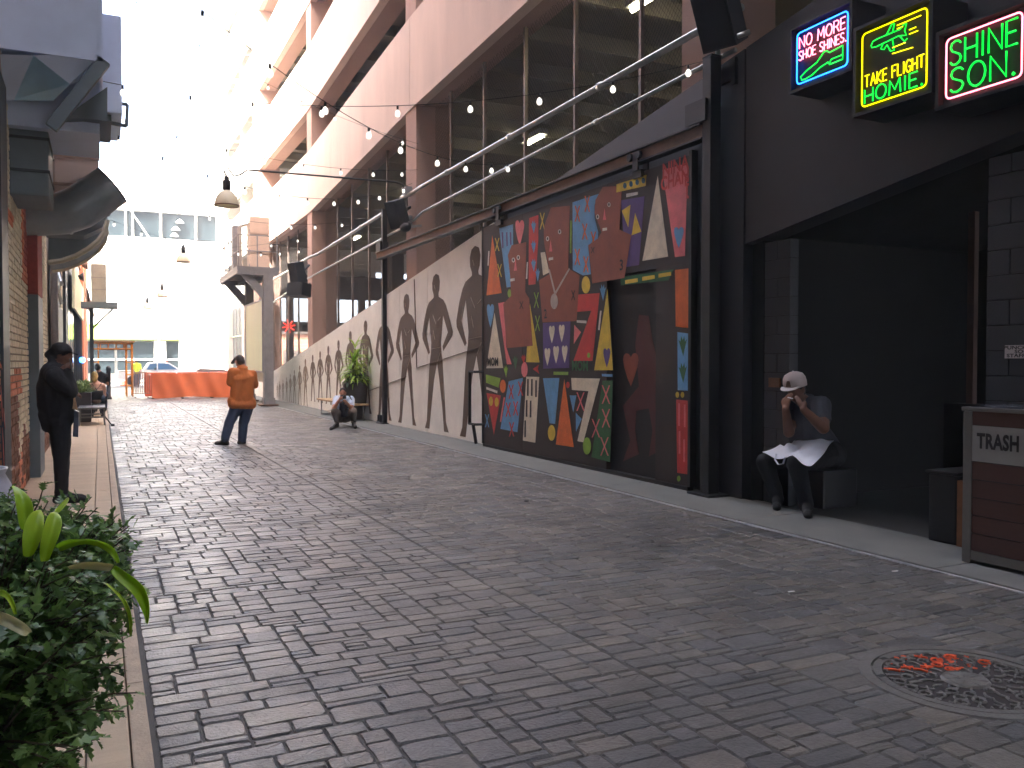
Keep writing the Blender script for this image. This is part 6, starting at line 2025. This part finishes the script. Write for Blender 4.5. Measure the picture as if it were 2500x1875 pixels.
def blade(p, d, L, w, droop, n=8, twist=0.0, up=Vector((0, 0, 1)), wave=0.0):
    """long leaf: arching midrib, blade tapering both ways, slight fold; two-sided thickness by a second sheet"""
    p, d = Vector(p), Vector(d).normalized()
    pts, dirs = [p.copy()], []
    q = p.copy(); dd = d.copy()
    for i in range(n):
        q = q + dd * (L / n)
        dirs.append(dd.copy())
        dd = (dd + Vector((0, 0, -droop / n))).normalized()
        pts.append(q.copy())
    dirs.append(dd)
    v, f = [], []
    for i, (c, t) in enumerate(zip(pts, dirs)):
        s = i / n
        ww = w * (math.sin(math.pi * min(1, (s * .92 + .08)) ** .75) ** .8) * (1 if s < 1 else .02)
        side = t.cross(up)
        if side.length < 1e-3: side = t.cross(Vector((1, 0, 0)))
        side.normalize()
        side = (Matrix.Rotation(twist * s, 3, t) @ side)
        nrm = side.cross(t)
        a = wave * math.sin(s * 13)
        v += [c - side * ww / 2 + nrm * (ww * .12 + a), c, c + side * ww / 2 + nrm * (ww * .12 - a)]
    for i in range(n):
        a = i * 3
        f += [(a, a + 1, a + 4, a + 3), (a + 1, a + 2, a + 5, a + 4)]
    return v, f


LM_DRAC = leaf_mat('dracaena_leaf', srgb(126, 168, 52), srgb(186, 212, 92), .35, .45)
LM_DARKL = leaf_mat('dark_underplant', srgb(34, 60, 36), srgb(66, 96, 52), .4, .25)
LM_STRAP = leaf_mat('strap_leaf', srgb(168, 204, 48), srgb(206, 226, 84), .4, .5)
LM_PALE = leaf_mat('pale_strap_leaf', srgb(226, 220, 172), srgb(240, 238, 214), .4, .4)
LM_SHRUB = leaf_mat('shrub_leaf', srgb(60, 92, 44), srgb(118, 150, 76), .38, .35)
pp = thing('potted_plant', 'tall bright green dracaena in a dark pot behind the bench', 'plant', (6.12, 21.9, .02))
c = Vector((6.1, 22.3, .02))
MB().lathe([(0, 0), (.22, 0), (.29, .5), (.33, .95), (.35, 1.0), (.31, 1.0), (.29, .92), (0, .9)], c, 20).build('pot', mat('dark_pot', srgb(66, 58, 56), rough=.5, var=.15), pp, smooth=True)
stem = MB()
lv = MB(); dv = MB()
for (dx, dy, h) in ((0, 0, 1.9), (.06, .1, 1.6), (-.08, -.08, 1.45), (.02, -.14, 1.25)):
    stem.tube([c + Vector((dx * .5, dy * .5, .9)), c + Vector((dx, dy, h))], .02, 6)
    for i in range(44):
        t = rng.uniform(0, 1); z = .95 + (h - .85) * t
        a = rng.uniform(0, 6.28); el = rng.uniform(.1, .9) + .5 * (t > .9)
        v, f = blade(c + Vector((dx, dy, z)), (math.cos(a) * math.cos(el), math.sin(a) * math.cos(el), math.sin(el)), rng.uniform(.32, .58), rng.uniform(.05, .085), rng.uniform(.9, 2.0), 6)
        lv.add(v, f)
for i in range(130):
    a = rng.uniform(0, 6.28); el = rng.uniform(-.2, .7)
    v, f = blade(c + Vector((rng.uniform(-.25, .25), rng.uniform(-.25, .25), rng.uniform(.9, 1.25))), (math.cos(a) * math.cos(el), math.sin(a) * math.cos(el), math.sin(el)), rng.uniform(.2, .42), .05, 1.8, 5)
    dv.add(v, f)
stem.build('stem', mat('plant_stem', srgb(110, 100, 60), var=.2), pp)
lv.build('leaves', LM_DRAC, pp, smooth=True)
dv.build('lower_leaves', LM_DARKL, pp, smooth=True)
t = thing('flower_pot', 'terracotta upright pot beside the dark pot on the bench side', 'pot', (6.25, 23.0, .02))
MB().lathe([(0, 0), (.16, 0), (.19, .5), (.2, 1.15), (.22, 1.2), (.18, 1.2), (.17, 1.1), (0, 1.1)], (6.22, 23.05, .02), 16).build('pot_body', mat('terracotta', srgb(150, 92, 68), rough=.8, var=.15), t, smooth=True)

# ---------------- foreground shrub in a box
sb = thing('leafy_shrub', 'dense dark green shrub with jagged leaves in the near corner', 'shrub', (-.75, 2.9, .0))
box_ = thing('planter_box', 'dark planter box under the near leafy shrub', 'planter', (-.75, 2.9, .022), )
MB().bbox((-.84, 1.5, .023), (-.22, 3.3, .42), .02).build('box_body', M_TDARK, box_)
MB().box((-.8, 1.54, .421), (-.26, 3.26, .44)).build('soil', mat('soil', srgb(60, 48, 38), var=.3, scale=20), box_)


def lobed(L, w, rg_):
    """a small jagged leaf: midrib with toothed lobes, in its own frame (x along, y across)"""
    top = [(0, 0)]
    k = 3
    for i in range(k):
        s0 = .18 + .72 * i / k
        ww = w * math.sin(math.pi * (s0 + .1)) ** .7
        top += [(L * (s0 + .10), ww * .5), (L * (s0 + .17), ww * .18)]
    top.append((L, 0))
    pts = top + [(x, -y) for x, y in reversed(top[1:-1])]
    return pts


def inside_shrub(p):
    d = 99
    for c, r in SHR:
        d = min(d, math.sqrt(sum(((p[i] - c[i]) / r[i]) ** 2 for i in range(3))))
    return d


def SE(px, py, Y, r): return (tuple(at(px, py, Y=Y)), r)


SHR = [SE(0, 1400, 3.0, (.22, .4, .12)), SE(70, 1450, 2.9, (.20, .3, .09)), SE(-10, 1540, 2.6, (.22, .4, .18)), SE(50, 1580, 2.55, (.12, .3, .14)), SE(-20, 1720, 2.4, (.2, .35, .22)), SE(20, 1770, 2.35, (.10, .3, .18)), SE(170, 1480, 2.75, (.06, .2, .05)), SE(-90, 1500, 2.7, (.25, .5, .25)), SE(170, 1370, 3.0, (.08, .2, .03)), SE(40, 1350, 3.1, (.2, .3, .05))]
crown = MB(); twig = MB()
rs = random.Random(21)
cnt = 0
sprays = []
while len(sprays) < 900:
    c, r = rs.choice(SHR)
    u = Vector((rs.gauss(0, 1), rs.gauss(0, 1), rs.gauss(0, 1))).normalized()
    k = rs.uniform(.55, 1.06)
    p = Vector([c[i] + u[i] * r[i] * k for i in range(3)])
    if p.z < .12 or inside_shrub(p) < .45: continue
    out = (u + Vector((.25, .1, .35)) * rs.uniform(.3, 1)).normalized()
    sprays.append((p, out))
for (p, out) in sprays:
    L = rs.uniform(.08, .15)
    bend = Vector((0, 0, rs.uniform(-.5, .25)))
    pts = [p - out * L * .6]
    d = out.copy()
    for i in range(4):
        pts.append(pts[-1] + d * L * .4); d = (d + bend * .3 + Vector((rs.uniform(-.2, .2), rs.uniform(-.2, .2), 0))).normalized()
    twig.tube(pts, [.004, .0035, .003, .002, .0015], 4)
    nl = rs.randint(11, 16)
    for i in range(nl):
        s = (i + .5) / nl * 3.99
        a = int(s); q = pts[a].lerp(pts[a + 1], s - a)
        t = (pts[a + 1] - pts[a]).normalized()
        rnd_ = Vector((rs.gauss(0, 1), rs.gauss(0, 1), rs.gauss(0, 1)))
        side = t.cross(rnd_).normalized()
        ld = (t * rs.uniform(.3, .9) + side).normalized()
        nn = ld.cross(t.cross(ld)).normalized() if t.cross(ld).length > 1e-3 else side
        wv = ld.cross(Vector((rs.uniform(-.4, .4), rs.uniform(-.4, .4), 1))).normalized()
        nn = wv.cross(ld)
        ll = rs.choice((rs.uniform(.02, .04), rs.uniform(.035, .075))); lw_ = ll * rs.uniform(.45, .7)
        pl = lobed(ll, lw_, rs)
        fold = rs.uniform(.0, .25)
        v = [q + ld * x + wv * y + nn * (abs(y) * fold - x * x * rs.uniform(1, 4)) for x, y in pl]
        crown.add(v, [tuple(range(len(v)))])
crown.build('crown', LM_SHRUB, sb, kind=None)
twig.build('twigs', mat('twig', srgb(70, 62, 40), var=.1), sb)
# broad strap leaves rising out of the shrub: an upright pair, arching and pale ones
sf = thing('strap_leaf_plant', 'plant with broad bright green strap leaves rising from the near shrub', 'plant', (-.7, 2.6, .44))


def leaf_px(rows, mt, nm='leaf', nr=Vector((0, .012, 0))):
    """leaf by its left edge, midrib and right edge: (pixel, depth) rows from base to tip"""
    v, f = [], []
    for (l, m, r, Y) in rows:
        a, b_, c_ = at(*l, Y=Y), at(*m, Y=Y), at(*r, Y=Y)
        v += [a, (a + b_) / 2 + Vector((0, .006, 0)), b_ + Vector((0, .014, 0)), (b_ + c_) / 2 + Vector((0, .006, 0)), c_]
    n = len(rows)
    for i in range(n - 1):
        for j in range(4): f.append((i * 5 + j, i * 5 + j + 1, (i + 1) * 5 + j + 1, (i + 1) * 5 + j))
    mb = MB(); mb.add(v, f)
    o = mb.build(nm, mt, sf, smooth=True)
    md = o.modifiers.new('thick', 'SOLIDIFY'); md.thickness = .0015
    sbd = o.modifiers.new('round', 'SUBSURF'); sbd.levels = 1; sbd.render_levels = 2; sbd.boundary_smooth = 'ALL'
    return o


def Z4(x, y): return (x / 2.289, 1150 + y / 2.289)


leaf_px([(Z4(128, 480), Z4(160, 490), Z4(185, 470), 2.330), (Z4(122, 420), Z4(180, 430), Z4(215, 420), 2.320), (Z4(124, 340), Z4(200, 350), Z4(235, 350), 2.320), (Z4(145, 265), Z4(205, 275), Z4(250, 285), 2.340), (Z4(180, 225), Z4(215, 232), Z4(248, 255), 2.360), (Z4(212, 216), Z4(228, 218), Z4(240, 232), 2.380)], LM_STRAP)
leaf_px([(Z4(225, 510), Z4(250, 515), Z4(272, 505), 2.300), (Z4(218, 440), Z4(258, 450), Z4(300, 430), 2.290), (Z4(232, 360), Z4(280, 370), Z4(330, 370), 2.290), (Z4(252, 280), Z4(300, 290), Z4(350, 300), 2.310), (Z4(272, 238), Z4(305, 242), Z4(346, 262), 2.330), (Z4(290, 228), Z4(310, 228), Z4(328, 236), 2.350)], LM_STRAP)
leaf_px([(Z4(110, 330), Z4(140, 340), Z4(170, 330), 2.530), (Z4(92, 220), Z4(140, 230), Z4(195, 220), 2.530), (Z4(80, 130), Z4(120, 140), Z4(175, 150), 2.560), (Z4(70, 95), Z4(90, 92), Z4(130, 105), 2.600), (Z4(62, 82), Z4(70, 82), Z4(85, 86), 2.630)], LM_STRAP)
leaf_px([(Z4(300, 235), Z4(310, 240), Z4(320, 240), 2.480), (Z4(310, 215), Z4(335, 215), Z4(355, 205), 2.500), (Z4(345, 175), Z4(360, 178), Z4(376, 180), 2.530), (Z4(380, 145), Z4(384, 150), Z4(388, 155), 2.560)], LM_STRAP)
leaf_px([(Z4(300, 425), Z4(320, 440), Z4(330, 455), 2.280), (Z4(350, 385), Z4(385, 400), Z4(400, 425), 2.200), (Z4(440, 382), Z4(470, 390), Z4(480, 402), 2.140), (Z4(540, 382), Z4(560, 400), Z4(560, 425), 2.080), (Z4(625, 415), Z4(620, 435), Z4(605, 455), 2.050), (Z4(660, 465), Z4(650, 480), Z4(640, 490), 2.030), (Z4(668, 520), Z4(662, 520), Z4(655, 515), 2.020)], LM_STRAP)
leaf_px([(Z4(368, 540), Z4(375, 545), Z4(385, 552), 2.180), (Z4(420, 520), Z4(430, 530), Z4(430, 545), 2.100), (Z4(490, 505), Z4(500, 525), Z4(505, 550), 2.040), (Z4(580, 515), Z4(585, 535), Z4(580, 558), 1.980), (Z4(640, 522), Z4(630, 545), Z4(610, 562), 1.950)], LM_PALE)
leaf_px([(Z4(640, 522), Z4(630, 545), Z4(610, 562), 1.948), (Z4(700, 565), Z4(680, 590), Z4(655, 610), 1.920), (Z4(770, 610), Z4(745, 640), Z4(715, 660), 1.900), (Z4(815, 660), Z4(790, 690), Z4(760, 705), 1.890), (Z4(834, 730), Z4(812, 760), Z4(790, 770), 1.880), (Z4(836, 800), Z4(826, 815), Z4(812, 815), 1.880), (Z4(822, 862), Z4(820, 860), Z4(817, 855), 1.880)], LM_STRAP)
leaf_px([(Z4(590, 635), Z4(596, 632), Z4(604, 628), 2.000), (Z4(640, 680), Z4(652, 680), Z4(664, 676), 1.960), (Z4(690, 740), Z4(704, 738), Z4(718, 735), 1.940), (Z4(715, 810), Z4(728, 812), Z4(742, 812), 1.930), (Z4(722, 880), Z4(732, 884), Z4(742, 884), 1.930), (Z4(722, 930), Z4(728, 932), Z4(732, 930), 1.930)], LM_STRAP)
leaf_px([(Z4(-60, 700), Z4(-60, 720), Z4(-60, 745), 2.080), (Z4(0, 650), Z4(-5, 665), Z4(-5, 690), 2.040), (Z4(50, 685), Z4(40, 695), Z4(30, 705), 2.000), (Z4(82, 735), Z4(70, 740), Z4(60, 745), 1.980), (Z4(95, 810), Z4(88, 810), Z4(80, 805), 1.980)], LM_STRAP)
leaf_px([(Z4(-60, 770), Z4(-60, 800), Z4(-60, 835), 1.880), (Z4(20, 790), Z4(10, 830), Z4(0, 860), 1.830), (Z4(90, 820), Z4(75, 855), Z4(60, 885), 1.800), (Z4(150, 860), Z4(130, 890), Z4(110, 915), 1.780), (Z4(185, 905), Z4(165, 915), Z4(145, 925), 1.780)], LM_PALE)
# ================================================================ string lights
SL = [((6.5, 18.39, 6.47), (-.8, 23, 11.5), .6, 'slanting up from the pink column to the tall left wall'),
      ((6.5, 8.0, 5.09), (-.8, 12.4, 5.3), .55, 'crossing nearest the painted door top'),
      ((6.5, 18.43, 5.9), (-.8, 15, 5.75), .4, 'level across the middle of the alley'),
      ((6.5, 18.82, 5.66), (-.8, 12.2, 5.0), .8, 'sagging lowest beside the tilted speaker'),
      ((6.5, 13.2, 4.98), (-.8, 6.5, 5.25), .8, 'hanging over the near paving'),
      ((6.5, 24.2, 5.6), (-.8, 20, 5.6), .5, 'before the second garage bay'),
      ((6.5, 29.6, 5.5), (-.8, 24, 5.6), .6, 'ending at the sunlit column'),
      ((6.5, 29.6, 5.9), (-.8, 34, 6.4), .6, 'spreading from the sunlit column to the far left'),
      ((6.5, 35.0, 5.3), (-.8, 31, 5.6), .5, 'over the steel platform'),
      ((6.5, 40.5, 5.2), (-.8, 36, 5.6), .5, 'behind the steel platform'),
      ((6.5, 46.0, 5.4), (-.8, 43, 5.6), .5, 'before the far garage wing'),
      ((6.5, 51.5, 5.6), (-.8, 50, 5.6), .4, 'farthest, over the scaffold end of the alley')]
bulb_me = None
M_FIL = mat('filament', (1, .8, .5), var=0, emit=(1, .75, .4), estr=2.0)
for k, (a, b_, sag, lab) in enumerate(SL):
    a, b_ = Vector(a), Vector(b_)
    t = thing('string_lights', 'string of round bulbs ' + lab, 'string lights', (a.x, a.y, a.z - .3), 'strings of bulbs over the alley')
    pts = []
    for i in range(41):
        s = i / 40
        p = a.lerp(b_, s); p.z -= sag * 4 * s * (1 - s); pts.append(p)
    MB().tube(pts, .0042, 5).build('cable', M_CABLE, t)
    L = sum((pts[i + 1] - pts[i]).length for i in range(40))
    n = int(L / .85)
    for i in range(n):
        s = (i + .5 + rng.uniform(-.12, .12)) / n * 40
        j = int(s); p = pts[j].lerp(pts[min(40, j + 1)], s - j)
        mb = MB(); mb.lathe([(.009, .0), (.014, -.012), (.014, -.048), (.011, -.052)], p, 8)
        sk = mb.build('socket', M_CABLE, t)
        bl = MB(); bl.lathe([(.010, -.05), (.016, -.058), (.028, -.074), (.034, -.096), (.030, -.12), (.017, -.134), (0, -.137)], p, 12)
        bl.build('bulb', M_BULB, sk, smooth=True)
# ================================================================ hanging bell lamps
def bell(q, s, lab, arm):
    t = thing('bell_lamp', lab, 'lamp', q, 'bell lamps over the alley')
    q = Vector(q)
    MB().lathe([(.0, .62), (.05, .62), (.06, .58), (.05, .55), (.085, .53), (.085, .34), (.07, .32)], q, 14).build('lamp_neck', M_BLACK, t, smooth=True)
    MB().lathe([(.07, .325), (.13, .29), (.2, .2), (.24, .1), (.25, .03), (.255, 0), (.245, 0), (.235, .1), (.19, .2), (.1, .28)], q, 22).build('shade', mat('lamp_cream', srgb(222, 214, 186), rough=.4, var=.06), t, smooth=True)
    MB().tube([q + Vector((math.cos(i * math.pi / 11) * .255, math.sin(i * math.pi / 11) * .255, 0)) for i in range(22)], .014, 6, closed=True).build('rim', M_RUST, t)
    MB().ell(q + Vector((0, 0, .12)), .08, 10, 8).build('globe', M_BULB, t, smooth=True)
    ar = MB(); ar.tube(arm, .022, 7); ar.build('arm', M_BLACK, t, smooth=True)


z0 = 4.90
bell((2.47, 19.2, z0), 1, 'nearest bell lamp on a long gooseneck arm from the pink column', [(2.47, 19.2, z0 + .62), (2.42, 19.2, z0 + .72), (2.5, 19.2, z0 + .8), (2.62, 19.2, z0 + .64), (2.75, 19.2, z0 + .68), (2.9, 19.2, z0 + .8), (6.2, 19.2, z0 + .84), (6.4, 19.2, z0 + .80), (6.5, 19.2, z0 + .65), (6.5, 19.2, z0 + .3)])
for (q, lab, X1) in (((2.8, 33.8, 5.25), 'second bell lamp hanging before the white building', 6.5), ((2.75, 45.0, 4.75), 'third bell lamp hanging farther down the alley', 6.5), ((2.4, 52.0, 4.55), 'farthest small bell lamp near the street', 6.6)):
    q = Vector(q)
    bell(q, 1, lab, [q + Vector((0, 0, .62)), q + Vector((.05, 0, .75)), q + Vector((.3, 0, .82)), Vector((X1, q.y, q.z + .84))])

# ================================================================ manhole
mh = thing('manhole_cover', 'round cast iron manhole cover with raised ornament and orange paint', 'manhole', (MANHOLE.x, MANHOLE.y, -.01))
M_IRON = mat('cast_iron', srgb(120, 117, 112), rough=.5, metal=.3, var=.25, scale=14, bump=.3, bscale=70)
M_IRON2 = mat('iron_recess', srgb(58, 52, 50), rough=.75, var=.3, scale=20)
M_OPAINT = mat('orange_road_paint', srgb(224, 88, 44), rough=.6, var=.3, scale=25)
c = MANHOLE
MB().lathe([(.43, -.008), (.43, .006), (.485, .007), (.49, -.008)], c, 64, cap=False).build('frame_ring', M_IRON, mh, smooth=False)
MB().lathe([(.0, -.006), (.424, -.006), (.424, -.008)], c, 64, cap=False).build('cover_plate', M_IRON2, mh)
MB().lathe([(.375, -.0055), (.378, .004), (.418, .0042), (.421, -.0055)], c, 64, cap=False).build('cover_rim', M_IRON, mh)
MB().lathe([(.0, .0035), (.105, .0035), (.112, -.0055)], c, 32, cap=False).build('hub', M_IRON, mh)
rm = random.Random(4)
for i in range(7):
    a = i * .9
    MB().tube([c + Vector((math.cos(a) * r0, math.sin(a) * r0, .0035)) for r0 in (.03, .06, .095)], .004, 5).build('hub_rib', M_IRON, mh)
MB().tube([c + Vector((math.cos(j * math.pi / 12) * .1, math.sin(j * math.pi / 12) * .1, .0035)) for j in range(24)], .004, 5, closed=True).build('hub_ring', M_IRON, mh)
orn = MB(); opn = MB()
for ring, (r0, cnt, rr) in enumerate(((.145, 11, .028), (.205, 17, .034), (.27, 22, .036), (.33, 26, .038), (.36, 40, .014))):
    for i in range(cnt):
        a = 2 * math.pi * (i + .5 * (ring % 2)) / cnt
        q = c + Vector((math.cos(a) * r0, math.sin(a) * r0, 0))
        tgt = opn if (q - c).x > -.24 and (q - c).y > .08 and rm.random() < .3 else orn
        k = rm.choice((0, 1, 2))
        w = rm.uniform(.0045, .0075)
        if k == 0:
            tgt.tube([q + Vector((math.cos(t) * rr * (1 - t / 14), math.sin(t) * rr * (1 - t / 14), -.001)) for t in [j * .55 for j in range(14)]], w, 5)
        elif k == 1:
            tgt.tube([q + Vector((math.cos(a + s) * rr * u, math.sin(a + s) * rr * u, -.001)) for s, u in ((0, -1), (.9, -.4), (-.9, .4), (0, 1))], w, 5)
        else:
            for s in (-1, 1): tgt.tube([q + Vector((math.cos(a + s * .8) * rr * u, math.sin(a + s * .8) * rr * u, -.001)) for u in (-.9, -.2, .3, .9)], w, 5)
orn.build('ornament', M_IRON, mh, kind='stuff')
opn.build('painted_ornament', M_OPAINT, mh, kind='stuff')
pt = MB()
for i in range(34):
    a = rm.gauss(1.05, .5); r0 = rm.uniform(.13, .35)
    q = c + Vector((math.cos(a) * r0, math.sin(a) * r0, -.0035)); s = rm.uniform(.006, .019)
    pts = [(q.x + math.cos(j) * s * rm.uniform(.6, 1.2), q.y + math.sin(j) * s * rm.uniform(.5, 1), q.z) for j in [k * 6.28 / 9 for k in range(9)]]
    pt.prism(pts, (0, 0, .002))
pt.build('paint_splash', M_OPAINT, mh, kind='stuff')
for a in (1.9, 2.6, -1.0, -1.6):
    q = c + Vector((math.cos(a) * .398, math.sin(a) * .398, 0))
    MB().box(q + Vector((-.022, -.014, .0043)), q + Vector((.022, .014, .0052))).build('pick_slot', M_BLACK, mh)
# joint of mortar between the frame ring and the stones around it
MB().lathe([(.488, -.008), (.49, -.003), (.53, -.004), (.535, -.009)], c, 64, cap=False).build('mortar_ring', mat('mortar_grey', srgb(104, 100, 96), var=.2, scale=9), mh)

# ================================================================ litter and stains
M_LIT = mat('litter_white', srgb(226, 224, 220), rough=.7, var=.05)
for i, (px, py, lab) in enumerate(((1932, 1445, 'white scrap of paper on the paving before the manhole'), (2185, 1395, 'white scrap of paper on the paving below the trash bin'), (700, 1294, 'thin white straw lying on the paving under the bright patch'), (560, 1310, 'small white butt on the paving near the left walk'))):
    q = at(px, py, Z=.008)
    L = .09 if i == 2 else .022
    tag(MB().obox(q + Vector((0, 0, .003)), (L, -L * .25, .001), (.003, .008, 0), (0, 0, .002)).build('paper_scrap', M_LIT), lab, 'litter')
q = at(1285, 1225, Z=.006)
tag(MB().ell(q + Vector((0, 0, .008)), (.03, .035, .012), 9, 6).build('pebble', M_BLACK), 'small black lump lying on the paving', 'pebble')
# ================================================================ thin even haze added through the whole scene for a washed-out look
hz = MB(); hz.box((-64, -39, -1.1), (64, 104, 46.5))
hm = bpy.data.materials.new('added_haze')
hm.use_nodes = True
for n in list(hm.node_tree.nodes):
    if n.type == 'BSDF_PRINCIPLED': hm.node_tree.nodes.remove(n)
pv = hm.node_tree.nodes.new('ShaderNodeVolumePrincipled')
pv.inputs['Color'].default_value = (0.93, 0.94, 0.92, 1)
pv.inputs['Density'].default_value = 0.003
pv.inputs['Anisotropy'].default_value = 0.35
hm.node_tree.links.new(pv.outputs[0], hm.node_tree.nodes['Material Output'].inputs['Volume'])
ho = hz.build('haze', hm, loc=(0, 0, 0))
tag(ho, kind='stuff')
scene.cycles.volume_bounces = 0
